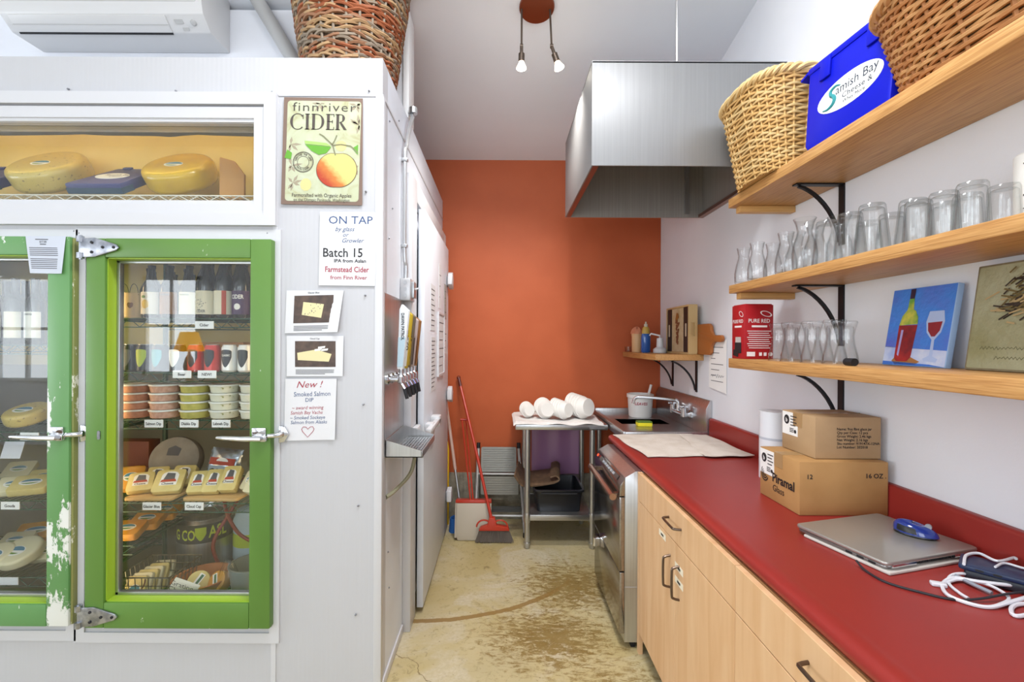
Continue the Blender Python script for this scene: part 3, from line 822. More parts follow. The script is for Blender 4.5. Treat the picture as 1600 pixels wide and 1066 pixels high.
def wire_shelf(x0, x1, y0, y1, z, label, m=M_wire, step=.028, lip=.042):
    r = thing('wire_shelf', label, 'wire shelf', ((x0 + x1) / 2, (y0 + y1) / 2, z))
    w = .0028
    for y in (y0, y1):
        b = MB(); b.tube([(x0, y, z - .003), (x1, y, z - .003)], w, 6); b.tube([(x0, y, z - lip), (x1, y, z - lip)], w, 6)
        n = max(2, int((x1 - x0) / .045))
        b.tube([(x0 + (x1 - x0) * i / n, y, z - .003 if i % 2 else z - lip) for i in range(n + 1)], .0022, 5)
        b.build('edge_truss', m, r)
    b = MB()
    n = int((x1 - x0) / step)
    for i in range(n + 1):
        x = x0 + (x1 - x0) * i / n
        b.tube([(x, y0, z - .002), (x, y1, z - .002)], .0016, 4)
    stuff(b.build('deck_wires', m, r))
    for x in (x0, x1):
        b = MB(); b.box(x - .008, x + .008, y0, y1, z - .012, z - .004); b.build('side_bar', m, r)
    return r
def zz(py, y=2.03): return at(300, py, y=y).z
SX0, SX1 = -1.80, -.66
ZA, ZB, ZC, ZD, ZE = zz(497), zz(582), zz(656), zz(786), .29
wire_shelf(SX0, SX1, 2.03, 2.45, ZA, 'green wire shelf of dark cider bottles, topmost behind the green door')
wire_shelf(SX0, SX1, 2.03, 2.45, ZB, 'green wire shelf lined with beer cans')
wire_shelf(SX0, SX1, 2.03, 2.45, ZC, 'green wire shelf stacked with dip tubs')
wire_shelf(SX0, SX1, 2.03, 2.45, ZD, 'green wire shelf of cut cheeses on boards')
wire_shelf(SX0, SX1, 2.00, 2.28, ZE, 'lowest green wire shelf under the wire basket and terracotta bowl')
LX0, LX1 = -2.95, -1.83
LZ = [zz(540), zz(676), zz(783), zz(903)]
for z, lab in zip(LZ, ('green wire shelf of wine bottles behind the flaking door', 'green wire shelf with the Cumin Gouda tag', 'green wire shelf with the Gouda tag', 'lowest green wire shelf behind the flaking door')):
    wire_shelf(LX0, LX1, 2.03, 2.45, z, lab)
ZU = at(300, 305, y=2.0).z
wire_shelf(-3.1, -.70, 1.998, 2.262, ZU, 'white wire shelf of cheese wheels behind the long display window', M_wirew, .022, .026)
wire_shelf(-2.0, -1.66, 2.05, 2.40, .565, 'narrow dark wire shelf with orange cheese packs')
# shelf posts
for i, (x, y) in enumerate(((SX0 - .012, 2.03), (SX0 - .012, 2.45), (SX1 + .012, 2.03), (SX1 + .012, 2.45), (LX0 - .012, 2.03), (LX0 - .012, 2.45))):
    b = MB(); b.tube([(x, y, .02), (x, y, 1.95)], .012, 8)
    tag(b.build('rack_post', M_wire), 'green upright post of the cold room wire racks', 'post', 'rack posts in the cold room')
# curtain behind the display window
M_curt = mat('cream_curtain', '#dccb8a', .8, col2='#d2bf78', nscale=3)
b = MB()
def cfn(u, v):
    x = -3.3 + 2.6 * u
    fold = .012 * math.sin(u * 31) + .02 * math.exp(-((u - .62) / .018) ** 2) * (1 - v * .5)
    zt_ = 2.535 - .012 * abs(math.sin(u * 14))
    return Vector((x, 2.30 + fold * (0.5 + v), zt_ - v * .55))
b.grid(90, 12, cfn); tag(b.build('curtain', M_curt), 'cream curtain hung inside the long display window', 'curtain')
b = MB(); b.grid(70, 6, lambda u, v: Vector((-3.0 + 2.35 * u, 2.56 + .014 * math.sin(u * 40), 1.97 - .62 * v))); tag(b.build('curtain', M_curt), 'cream backdrop added behind the rows of cider bottles', 'curtain')  # added sheet; its cream stands in for the yellow-lit back

# ---- bottles
M_bot = mat('dark_bottle_glass', '#23262b', .1, coat=.4)
M_botb = mat('brown_bottle_glass', '#2e2119', .12, coat=.4)
BP = {'beer': [(.036, 0), (.040, .006), (.040, .135), (.034, .155), (.018, .185), (.0135, .215), (.0135, .228), (.0155, .230), (.0155, .242), (0, .243)],
      'champ': [(.036, 0), (.041, .008), (.041, .150), (.037, .185), (.024, .225), (.016, .26), (.0145, .283), (.0165, .285), (.0165, .303), (0, .304)],
      'wine': [(.034, 0), (.037, .006), (.037, .19), (.032, .21), (.016, .232), (.0145, .292), (.0155, .294), (.0155, .305), (0, .306)]}
class CY_:
    """print plane wrapped round an upright cylinder; a = arc length from the face turned to the camera"""
    def __init__(s, c, r, face=-PI / 2): s.c, s.r, s.fa = Vector(c), r, face
    def p(s, a, b, d=0.0):
        t = s.fa + a / s.r
        return s.c + Vector(((s.r + d) * math.cos(t), (s.r + d) * math.sin(t), b))
def strip_shape(mb, pl, a0, a1, lo, hi, d=.0006, n=10, mi=0):
    for i in range(n):
        x, y = a0 + (a1 - a0) * i / n, a0 + (a1 - a0) * (i + 1) / n
        mb.poly([pl.p(x, lo(x), d), pl.p(y, lo(y), d), pl.p(y, hi(y), d), pl.p(x, hi(x), d)], mi)
def oval_shape(mb, pl, ca, cb, ra, rb, d=.0012, n=12, mi=0):
    f = lambda s: (lambda x: cb + s * rb * math.sqrt(max(0, 1 - ((x - ca) / ra) ** 2)))
    strip_shape(mb, pl, ca - ra, ca + ra, f(-1), f(1), d, n, mi)
M_cream = mat('cream_label', '#e3dcc6', .6); M_purple = mat('purple_label', '#3d2352', .5); M_redl = mat('red_label', '#b2402a', .5)
M_olive = mat('leaf_green_print', '#5d8a2e', .6); M_yell = mat('lemon_yellow_print', '#d9b52f', .6); M_brownp = mat('brown_print', '#8a5f35', .6)
M_wpr = mat('white_print', '#eeeeea', .6); M_grey = mat('grey_print', '#5b5d62', .6)
def bottle(kind, x, y, z, label, group=None, lab=None, extra=None, m=M_bot):
    r = thing('bottle', label, 'bottle', (x, y, z), 0, group)
    b = MB(); b.lathe(BP[kind], (x, y, z), 16); b.build('glass_body', m, r)
    if lab:
        R = {'beer': .0402, 'champ': .0412, 'wine': .0372}[kind]
        h0, h1 = {'beer': (.018, .118), 'champ': (.018, .125), 'wine': (.03, .15)}[kind]
        cy = CY_((x, y, z), R)
        b = MB(); strip_shape(b, cy, -R * 1.3, R * 1.3, lambda q: h0, lambda q: h1, .0004, 12); lb = b.build('paper_label', lab, r)
        if extra: extra(cy, lb, h0, h1)
    return r
def ex_lemon(cy, lb, h0, h1):
    b = MB(); oval_shape(b, cy, .0, h0 + .045, .016, .02); b.build('lemon_print', M_yell, lb)
    b = MB(); oval_shape(b, cy, -.008, h0 + .078, .01, .006); b.build('leaf_print', M_olive, lb)
def ex_cider(cy, lb, h0, h1):
    b = MB(); b.text(cy, 'CIDER', 0, h1 - .036, .026, 'C', bold=.02, sx=.75, d=.001); oval_shape(b, cy, 0, h0 + .035, .014, .014); b.build('print', M_wpr, lb)
def ex_dots(cy, lb, h0, h1):
    rr = random.Random(3); b = MB()
    for _ in range(26):
        a = rr.gauss(0, .011); c = h0 + .05 + rr.gauss(0, .014); oval_shape(b, cy, a, c, .0022, .0018, .001, 3)
    b.text(cy, 'CIDER', 0, h0 + .008, .018, 'C', bold=.02, sx=.8, d=.001)
    b.build('berry_print', M_grey, lb)
def ex_lines(cy, lb, h0, h1):
    b = MB(); b.text(cy, 'FINNRIVER', 0, h1 - .016, .011, 'C', bold=.02, sx=.8, d=.001); b.build('print', M_grey, lb)
def ex_band(cy, lb, h0, h1):
    b = MB(); strip_shape(b, cy, .012, .03, lambda q: h0, lambda q: h1, .001, 4); b.build('red_band', M_redl, lb)
YB1 = 2.085
def X(px, y): return at(px, CY, y=y).x
bottle('beer', X(237, YB1), YB1, ZA, 'dark cider bottle with a lemon on its cream label', None, M_cream, ex_lemon)
bottle('beer', X(266, YB1), YB1, ZA, 'dark cider bottle with a brown label between the lemon and cream ones', None, M_brownp, ex_lines)
bottle('beer', X(296, YB1), YB1, ZA, 'dark cider bottle with a plain cream label behind the Cider tag', None, M_cream, ex_lines)
bottle('champ', X(322, YB1), YB1, ZA, 'tall dark cider bottle with a black berry spray on a white label', None, M_cream, ex_dots)
bottle('champ', X(350, YB1), YB1, ZA, 'tall dark cider bottle with a red band on its label', None, M_cream, ex_band)
bottle('champ', X(378, YB1), YB1, ZA, 'tall dark cider bottle with a purple apple label', None, M_purple, ex_cider)
for row, y in enumerate((2.18, 2.275, 2.37)):
    for px in (206, 238, 268, 296, 325, 352, 378):
        k = 'beer' if px < 310 else 'champ'
        x = X(px + 4 * row - 4, y)
        if x < SX0 + .05: continue
        bottle(k, x, y, ZA, 'dark unlabelled cider bottle in the rows behind the labelled ones' if k == 'beer' else 'tall dark cider bottle in the rows behind the purple label', 'cider bottles in the back rows of the top rack' if k == 'beer' else 'tall cider bottles in the back rows of the top rack', m=M_bot if px % 3 else M_botb)
# cream tin with hearts and two bail handles
x, y = X(207, 2.08), 2.08
r = thing('gift_tin', 'small cream tin with brown hearts and two wire handles beside the cider bottles', 'tin', (x, y, ZA))
b = MB(); b.lathe([(.040, 0), (.044, .004), (.046, .105), (.048, .108), (.048, .113), (.043, .113), (.042, .02), (0, .02)], (x, y, ZA), 20); b.build('tin_body', mat('cream_tin', '#e0c99a', .5), r)
b = MB(); cy = CY_((x, y, ZA), .0465)
for a in (-.017, .022):
    oval_shape(b, cy, a - .004, .060, .0065, .009); oval_shape(b, cy, a + .005, .060, .0065, .009); strip_shape(b, cy, a - .009, a + .010, lambda q: .046 + abs(q - a) * .9 - .004, lambda q: .058, .0012, 6)
b.build('heart_print', M_brownp, r)
for s in (-.022, .022):
    b = MB(); b.tube([(x + s + .020 * math.cos(t), y - .02, ZA + .105 + .05 * math.sin(t)) for t in [PI * k / 10 for k in range(11)]], .0013, 5); b.build('wire_handle', M_dark, r)

# ---- cans
M_can = {'black': mat('black_can', '#22252b', .3, .3), 'red': mat('red_can', '#c9413c', .3, .3), 'white': mat('white_can', '#e6e6e4', .3, .2)}
M_lime = mat('lime_print', '#a9bf2a', .5); M_teal = mat('teal_print', '#2f8c93', .5)
M_canend = mat('can_aluminium', '#c6c8ca', .3, .9)
def can(px, col, shield, word, label):
    y = 2.075; x = X(px, y); r = thing('beer_can', label, 'can', (x, y, ZB), 0)
    b = MB(); b.lathe([(.026, 0), (.033, .008), (.033, .108), (.027, .122)], (x, y, ZB), 20); b.build('can_body', M_can[col], r)
    b = MB(); b.lathe([(.027, .1215), (.0275, .1245), (.025, .1245), (.024, .120), (0, .120)], (x, y, ZB), 20); b.build('can_lid', M_canend, r)
    cy = CY_((x, y, ZB), .0332); b = MB()
    def lo(q): return .022 + (abs(q) / .025) ** 1.7 * .045
    strip_shape(b, cy, -.025, .025, lo, lambda q: .094 + .008 * math.sqrt(max(0, 1 - (q / .0251) ** 2)), .0006, 12); s = b.build('shield_print', shield, r)
    if word:
        b = MB()
        for i, w in enumerate(word): b.text(cy, w, 0, .072 - i * .015, .0125, 'C', bold=.02, sx=.8, d=.0012)
        b.build('print', M_wpr if shield is not M_lime else M_dark, s)
M_blk = M_can['black']
for a in ((204, 'black', M_grey, None, 'black beer can with a dull grey shield'), (227, 'black', M_lime, None, 'black beer can with a lime green shield'),
          (251, 'black', M_teal, None, 'black beer can with a teal shield'), (278, 'black', M_wpr, None, 'black beer can with a white shield'),
          (306, 'red', M_blk, None, 'red beer can with a black shield, beside the black cans'), (332, 'red', M_blk, None, 'red beer can with a black shield, beside the white cans'),
          (359, 'white', M_blk, ('CLASSIC',), 'white beer can with a black shield reading CLASSIC'), (384, 'white', M_blk, None, 'white beer can with a black shield next to the door stile')):
    can(*a)
# boxes behind the cans
M_box = mat('brown_carton', '#a9773f', .7)
for i, (px, w, h) in enumerate(((345, .22, .135), (255, .34, .10))):
    y = 2.25; x = X(px, y); b = MB(); b.box(x - w / 2, x + w / 2, y, y + .16, ZB, ZB + h)
    tag(b.build('carton', M_box, bev=.003), ('brown carton behind the red and white cans', 'low brown carton behind the black cans')[i], 'carton')

# ---- tubs of dip
M_tub = mat('clear_tub_plastic', '#d9dbd2', .25); M_lid = mat('white_tub_lid', '#dfe2df', .3)
fill = {'Salmon': mat('salmon_dip', '#c79078', .6, col2='#b67d62', nscale=60), 'pink': mat('pale_pink_dip', '#d3ab98', .6, col2='#c0937f', nscale=70), 'Diablo': mat('yellow_dip', '#c3bd6a', .6, col2='#b0aa58', nscale=50), 'Labneh': mat('white_dip', '#dcdccb', .6, col2='#8c8f45', nscale=18, lo=.62, hi=.66)}
lv = ('bottom', 'second', 'third', 'topmost')
for px, key, nm in ((213, 'Salmon', 'orange salmon dip'), (259, 'pink', 'pale pink salmon dip'), (306, 'Diablo', 'yellow Diablo dip'), (352, 'Labneh', 'white labneh dip'), (399, 'Labneh', 'white dip beside the door stile')):
    for k in range(4):
        y = 2.105; x = X(px, y); z = ZC + k * .0385
        r = thing('dip_tub', 'clear tub of %s, %s of its stack' % (nm, lv[k]), 'tub', (x, y, z))
        b = MB(); b.lathe([(.054, 0), (.056, .002), (.061, .031)], (x, y, z), 24); b.build('tub_body', fill[key], r)
        b = MB(); b.lathe([(.0625, .030), (.065, .031), (.065, .038), (.058, .038), (.057, .0365), (0, .0365)], (x, y, z), 24); b.build('lid', M_lid, r)

# ---- price tags
M_tag = mat('white_price_tag', '#e9eaec', .5)
def price_tag(px, py, word, w=29, y=2.02, h=12):
    c = at(px, py, y=y); k = y / F
    b = MB(); pl = PL(c, (1, 0, 0), (0, 0, 1))
    b.pbox(pl, -w * k / 2, w * k / 2, -h * k / 2, h * k / 2, 0, .004)
    r = b.build('price_tag', M_tag, bev=.0008, seg=1); tag(r, 'white price tag reading %s on a wire shelf edge' % word, 'price tag')
    b = MB(); b.text(pl, word, 0, -.006, .0175, 'C', bold=.02, sx=.85 if len(word) > 8 else 1, d=.0048); b.build('lettering', M_ink, r)
for a in ((320, 508, 'Cider'), (285, 585, 'Beer'), (324, 585, 'NEW!'), (241, 662, 'Salmon Dip'), (296, 662, 'Diablo Dip'), (346, 662, 'Labneh Dip'), (238, 791, 'Glacier Blue'), (304, 791, 'Cloud Cap'),
          (47, 682, 'Cumin Gouda'), (17, 790, 'Gouda')): price_tag(*a)
c = at(15, 908, y=2.02); b = MB(); b.pbox(PL(c, (1, 0, 0), (0, 0, 1)), -.041, .041, -.017, .017, 0, .004); tag(b.build('price_tag', M_tag, bev=.0008, seg=1), 'white price tag on the lowest shelf edge behind the flaking door', 'price tag')

# ---- cheeses on the cutting shelf
M_board = woodmat('pale_bamboo_board', '#b9955c', '#d0ae78', 'X', 12, .5)
M_chs = mat('pale_yellow_cheese', '#d8c886', .45, col2='#cdbb74', nscale=25); M_gold = mat('orange_cheese', '#d69a35', .4, col2='#c88a28', nscale=20)
M_white_ch = mat('ivory_cheese', '#dcd6b4', .45); M_bluep = mat('sea_blue_print', '#3d7fa0', .5)
def pack(px, py, y, w, d, h, m, label, tilt=.5, yaw=0.0, prt='crest', name='cheese_pack', z0=None):
    """wrapped cheese resting on its lower edge, its labelled face tilted to the front"""
    c = at(px, py, y=y)
    if z0 is None: z0 = max([q for q in (LZ[1:] if px < 90 else [ZD, ZE]) if q < c.z + .03] or [c.z])
    if abs(z0 - ZD) < .001 and 192 < px < 372 and y < 2.24: z0 = ZD + .014
    c.z = z0 + h * math.cos(tilt) + .001
    M = Matrix.Translation(c) @ Matrix.Rotation(yaw, 4, 'Z') @ Matrix.Rotation(tilt, 4, 'X')
    pl = PL(M @ Vector((0, 0, 0)), M.to_3x3() @ Vector((1, 0, 0)), M.to_3x3() @ Vector((0, 1, 0)))
    r = thing(name, label, 'cheese', (c.x, c.y, z0))
    b = MB(); b.pext(pl, rrect(-w / 2, w / 2, 0, d, min(w, d) * .12, 3), -h, 0); b.build('block', m, r, bev=.004)
    if prt == 'crest':
        b = MB(); b.pext(pl, [(-w * .28, d * .28), (w * .3, d * .28), (w * .3, d * .75)] + [(w * .27 * math.cos(t), d * .75 + w * .14 * math.sin(t)) for t in [PI * i / 8 for i in range(9)]] + [(-w * .28, d * .75)], 0, .001); q = b.build('paper_label', M_wpr, r)
        b = MB(); b.ppoly(pl, [(-w * .2, d * .5), (w * .2, d * .5), (w * .16, d * .8), (-w * .12, d * .84)], .0015); b.text(pl, 'Cheese', 0, d * .30, d * .14, 'C', bold=.03, d=.0015); b.build('crest_print', M_grey, q)
        b = MB(); b.ppoly(pl, [(-w * .27, d * .42), (w * .28, d * .42), (w * .22, d * .54), (-w * .24, d * .52)], .002); b.build('red_print', M_redl, q)
    else:
        ov = [(w * .3 * math.cos(t), d * .5 + d * .2 * math.sin(t)) for t in [2 * PI * i / 14 for i in range(14)]]
        b = MB(); b.pext(pl, ov, 0, .001); q = b.build('oval_label', M_wpr, r)
        b = MB(); b.ppoly(pl, [(a * .85, d * .5 + (c2 - d * .5) * .8 + d * .02) for a, c2 in ov[:8]], .0015); b.build('sea_print', M_bluep, q)
        b = MB(); b.ppoly(pl, [(a * .85, d * .5 + (c2 - d * .5) * .7) for a, c2 in ov[8:]], .0015); b.build('field_print', M_olive, q)
    return r
def board(px0, px1, y0, y1, label):
    x0, x1 = X(px0, y0), X(px1, y0); b = MB(); b.pext(PL((0, 0, ZD), (1, 0, 0), (0, 1, 0)), rrect(x0, x1, y0, y1, .02), 0, .014); tag(b.build('serving_board', M_board, bev=.003), label, 'board')
board(192, 268, 2.045, 2.24, 'pale serving board under the Glacier Blue cheeses')
board(284, 372, 2.045, 2.24, 'pale serving board under the Cloud Cap cheeses')
for a in ((257, 772, 2.07, .12, .115, .03, M_chs, 'large pale cheese wedge with crest label on the Glacier Blue board', .75, .25),
          (216, 775, 2.08, .10, .10, .03, M_chs, 'wrapped cheese wedge at the near end of the Glacier Blue board', .7, .45),
          (240, 760, 2.16, .09, .10, .03, M_chs, 'small crest-labelled cheese behind the large pale wedge', .8, .3),
          (279, 757, 2.17, .10, .10, .035, M_chs, 'thick crest-labelled cheese at the rear of the Glacier Blue board', .85, .1),
          (303, 773, 2.07, .07, .11, .028, M_chs, 'narrow crest-labelled cheese nearest the grey wheel on the Cloud Cap board', .75, .25),
          (326, 774, 2.075, .07, .115, .028, M_chs, 'narrow crest-labelled cheese in the middle of the Cloud Cap board', .8, .15),
          (352, 773, 2.08, .075, .12, .04, M_chs, 'narrow crest-labelled cheese at the end of the Cloud Cap board', .85, .1)): pack(*a)
for a in ((320, 752, 2.2, .08, .06, .03, M_chs, 'plain cheese piece at the back of the Cloud Cap board', .7, 0, 'oval'), (345, 750, 2.21, .09, .06, .03, M_chs, 'plain wrapped cheese beside the silver bag', .7, 0, 'oval'),
          (383, 755, 2.10, .08, .09, .06, M_white_ch, 'white cheese with a blue sticker by the door stile', .9, -.3, 'oval'), (388, 780, 2.06, .08, .09, .06, M_white_ch, 'white cheese below the blue-stickered one', .9, -.3, 'oval'),
          (200, 772, 2.10, .10, .13, .035, M_gold, 'orange cheese pack at the post end of the cutting shelf', .6, .5, 'oval'), (208, 735, 2.32, .16, .10, .03, M_gold, 'flat orange cheese pack at the back of the cutting shelf', .35, .4, 'oval'), (196, 752, 2.22, .10, .1, .03, M_gold, 'orange cheese pack leaning on the flat one', .5, .5, 'oval')): pack(*a)
# grey wheel and silver bag at the back
c = at(277, 728, y=2.36)
MW = Matrix.Translation((c.x, 2.36, ZD + .105)) @ Matrix.Rotation(.25, 4, 'Z') @ Matrix.Rotation(PI / 2 - .35, 4, 'X')
r = thing('whole_cheese', 'grey-rinded cheese wheel standing on edge behind the cut cheeses', 'cheese', (c.x, 2.36, ZD))
b = MB(); b.lathe([(.10, -.045), (.112, -.04), (.118, -.02), (.118, .02), (.112, .04), (.10, .045)], n=32, M=MW); b.build('wheel', mat('grey_rind', '#8f8a82', .8, col2='#a39c90', nscale=15, bump=.2), r)
plw = PL(MW @ Vector((0, 0, .0455)), MW.to_3x3() @ Vector((1, 0, 0)), MW.to_3x3() @ Vector((0, 1, 0)))
b = MB(); b.ppoly(plw, [(-.035, .02), (.02, .015), (.03, .05), (0, .068), (-.03, .055)], .001); b.build('stamp_print', M_grey, r)
c = at(342, 727, y=2.30)
Mb = Matrix.Translation((c.x, 2.30, ZD + .002)) @ Matrix.Rotation(.1, 4, 'Y') @ Matrix.Rotation(PI / 2 - .3, 4, 'X')
pb = PL(Mb @ Vector((0, 0, 0)), Mb.to_3x3() @ Vector((1, 0, 0)), Mb.to_3x3() @ Vector((0, 1, 0)))
r = thing('foil_bag', 'silver foil bag with a red band and CORO lettering', 'bag', (c.x, 2.30, ZD))
b = MB()
def bag(u, v):
    a = (u - .5) * .16; h = v * .175; puff = .022 * (math.sin(PI * u) ** .5) * (math.sin(PI * min(1, v * 1.02)) ** .5)
    return pb.p(a + .004 * math.sin(v * 40) * (abs(u - .5) * 2) ** 6, h, puff + .002 * math.sin(u * 23 + v * 31))
b.grid(18, 18, bag); b.grid(18, 18, lambda u, v: pb.p((.5 - u) * .16, v * .175, -.004)); b.build('bag_body', mat('silver_foil', '#b9c0c8', .25, .8), r)
b = MB(); b.pbox(pb, -.06, .06, .015, .085, .020, .0245); b.build('blue_panel', mat('pale_blue_print', '#b7c8d6', .5), r)
b = MB(); b.text(pb, 'CORO', 0, .038, .045, 'C', bold=.05, sx=.8, d=.0255); b.build('lettering', M_ink, r)
b = MB(); b.pbox(pb, -.062, .062, .09, .125, .020, .0245); b.build('red_band', M_redl, r)
b = MB(); oval = [(.03 * math.cos(t), .108 + .018 * math.sin(t)) for t in [PI * i / 10 for i in range(11)]]; b.ppoly(pb, oval, .025); b.build('white_print', M_wpr, r)
# red wooden crate at the back left
b = MB(); c = at(215, 700, y=2.40); b.box(c.x - .11, c.x + .09, 2.36, 2.44, ZD, ZD + .20); tag(b.build('wooden_crate', mat('red_brown_wood', '#7a3c20', .6), bev=.003), 'red-brown wooden crate at the back of the cutting shelf', 'crate')

# ---- bottom shelf
xk = at(320, 850, y=2.45).x
keg = thing('beer_keg', 'steel beer keg with a dark band of lime lettering', 'keg', (xk, 2.46, .02))
b = MB(); b.lathe([(.12, 0), (.13, .015), (.128, .05), (.132, .08), (.132, .46), (.125, .50), (.10, .53), (.105, .535), (.112, .56), (.10, .565), (.095, .54), (.0, .53)], (xk, 2.46, .02), 32); b.build('keg_body', M_steel, keg)
ck = CY_((xk, 2.46, 0), .1325, -PI / 2 + .42)
b = MB(); strip_shape(b, ck, -.24, .24, lambda q: at(320, 851, y=2.33).z, lambda q: at(320, 822, y=2.33).z, .001, 24); bd = b.build('band', mat('charcoal_band', '#33352f', .6), keg)
zb_ = at(320, 845, y=2.33).z
b = MB(); b.text(ck, 'G CO', -.085, zb_, .075, 'C', bold=.02, sx=.62, d=.002); b.build('lettering', mat('lime_lettering', '#b9c832', .5), bd)
b = MB(); b.text(ck, 'ASL', .075, zb_ + .005, .085, 'C', bold=.02, sx=.62, d=.002)
b.build('lettering', mat('lime_lettering', '#b9c832', .5), bd)
b = MB(); strip_shape(b, ck, -.028, .022, lambda q: zb_ - .006 + (abs(q + .003) / .025) ** 1.6 * .035, lambda q: zb_ + .062, .002, 10); b.build('shield_print', M_lime, bd)
x2 = at(394, 850, y=2.5).x
r = thing('plastic_keg', 'pale keg with a green band beside the steel keg', 'keg', (x2, 2.50, .02))
b = MB(); b.lathe([(.085, 0), (.092, .02), (.092, .5), (.075, .55), (.03, .57)], (x2, 2.50, .02), 24); b.build('keg_body', mat('pale_blue_plastic', '#a9c4d4', .4), r)
b = MB(); b.shell([(.0928, .37), (.0928, .44)], (x2, 2.50, .02), 24); b.build('green_band', M_lime, r)
for i, P in enumerate((((-1.37, 2.42, .76), (-1.36, 2.33, .66), (-1.43, 2.27, .50), (-1.42, 2.27, .40), (-1.38, 2.30, .30)), ((-1.46, 2.40, .76), (-1.40, 2.31, .64), (-1.33, 2.30, .52), (-1.25, 2.33, .45)))):
    b = MB(); b.tube(smooth_path(P, 6), .009, 8); tag(b.build('beer_hose', mat('red_hose', '#7c2620', .35)), ('red beer hose looping down in front of the steel keg', 'red beer hose crossing to the pale keg')[i], 'hose')
# terracotta bowl with grating cheese
c = at(318, 912, y=2.12)
r = thing('terracotta_bowl', 'wide terracotta bowl on the lowest shelf', 'bowl', (c.x, 2.12, ZE))
b = MB(); b.lathe([(.08, 0), (.11, .05), (.124, .10), (.128, .105), (.118, .105), (.105, .055), (.07, .012), (0, .012)], (c.x, 2.12, ZE), 32); b.build('bowl_body', mat('terracotta', '#b4713f', .6), r)
for px, py, lab in ((311, 925, 'round of grating cheese with green label lying in the terracotta bowl'), (343, 915, 'bagged round of grating cheese standing in the terracotta bowl')):
    q = at(px, py, y=2.10); Mq = Matrix.Translation((q.x, 2.10, ZE + .085)) @ Matrix.Rotation(.5 if px < 330 else -.5, 4, 'Y') @ Matrix.Rotation(.9, 4, 'X')
    r2 = thing('cheese_round', lab, 'cheese', (q.x, 2.10, ZE + .02))
    b = MB(); b.lathe([(.036, -.026), (.046, -.02), (.048, 0), (.046, .02), (.036, .026)], n=20, M=Mq); b.build('round', M_chs if px < 330 else M_gold, r2)
    pq = PL(Mq @ Vector((0, 0, .0265)), Mq.to_3x3() @ Vector((1, 0, 0)), Mq.to_3x3() @ Vector((0, 1, 0)))
    b = MB(); b.ppoly(pq, [(-.012, -.034), (.012, -.034), (.012, .034), (-.012, .034)], .0006); l = b.build('paper_label', M_wpr, r2)
    b = MB(); b.ppoly(pq, [(-.004, -.03), (.006, -.03), (.008, .03), (-.004, .03)], .0012); b.build('green_print', mat('deep_green_print', '#2f6b4c', .5), l)
M_film = glassmat('plastic_film', (.93, .95, .96, 1), (.75, .8, .82, 1), 1.35, .12, .3, 1.6)
q = at(350, 893, y=2.09); b = MB()
b.grid(24, 10, lambda u, v: Vector((q.x + .015 + (.062 - .045 * v) * math.cos(2 * PI * u) * (1 + .10 * math.sin(9 * 2 * PI * u + v * 5)), 2.10 + (.055 - .04 * v) * math.sin(2 * PI * u) * (1 + .1 * math.sin(7 * 2 * PI * u)), ZE + .06 + v * .13)), closed=True)
tag(b.build('plastic_bag', M_film), 'clear twisted plastic bag around the standing cheese round', 'bag')
q = at(394, 905, y=2.10)
b = MB(); b.lathe([(.075, 0), (.095, .17), (.099, .172), (.099, .178), (.091, .178), (.073, .01), (0, .01)], (q.x, 2.10, ZE), 28); tag(b.build('plastic_bucket', mat('smoky_plastic', '#6f7a76', .3)), 'smoky grey plastic bucket beside the terracotta bowl', 'bucket')
# card
c0, c1, c2, c3 = at(255, 932, y=1.982), at(302, 933, y=1.982), at(313, 915, y=1.99), at(275, 902, y=1.99)
plc = PL(c0, c1 - c0, c3 - c0)
b = MB(); b.poly([c0, c1, c2, c3]); b.poly([c3 + Vector((0, .001, 0)), c2 + Vector((0, .001, 0)), c1 + Vector((0, .001, 0)), c0 + Vector((0, .001, 0))]); r = tag(b.build('paper_card', mat('cream_card', '#eee9d6', .7)), 'cream card handwritten Grating Cheese leaning on the bowl', 'card')
plq = PL((c0 + c1 + c2 + c3) / 4 + Vector((0, -.004, .004)), (c2 - c3), (0, -.15, 1)); b = MB(); b.text(plq, 'Grating', .004, .008, .034, 'C', shear=.25, d=.006); b.text(plq, 'Cheese', -.012, -.024, .034, 'C', shear=.25, d=.006); b.build('handwriting', M_ink, r)
# wire basket of cheese
x0, x1 = at(190, 900, y=2.02).x, at(262, 900, y=2.02).x
r = thing('wire_basket', 'steel wire basket full of wrapped cheese', 'basket', ((x0 + x1) / 2, 2.1, ZE)); M_bw = mat('basket_wire', '#75746c', .35, .8)
ya, yb2, hb = 2.01, 2.22, .15
b = MB()
for k in range(5):
    z = ZE + .003 + hb * k / 4; g = .018 * k / 4
    b.tube([(x0 - g, ya - g * .4, z), (x1 + g, ya - g * .4, z), (x1 + g, yb2, z), (x0 - g, yb2, z)], .0022 if k < 4 else .0035, 5, True)
for k in range(9):
    t = k / 8
    for y, s in ((ya, -.4), (yb2, 0)): b.tube([(x0 + (x1 - x0) * t, y, ZE + .003), (x0 - .018 + (x1 - x0 + .036) * t, y + .018 * s, ZE + hb)], .0018, 4)
    y = ya + (yb2 - ya) * t
    for x, s in ((x0, -1), (x1, 1)): b.tube([(x, y, ZE + .003), (x + .018 * s, y, ZE + hb)], .0018, 4)
    b.tube([(x0 + (x1 - x0) * t, ya, ZE + .003), (x0 + (x1 - x0) * t, yb2, ZE + .003)], .0018, 4)
stuff(b.build('wire_mesh', M_bw, r))
b = MB(); b.tube([((x0 + x1) / 2 - .055 + .075 * math.cos(t), ya - .012, ZE + hb - .07 * math.sin(t)) for t in [PI * k / 14 for k in range(15)]], .003, 6); b.build('handle', mat('copper_wire', '#a06a5a', .35, .8), r)
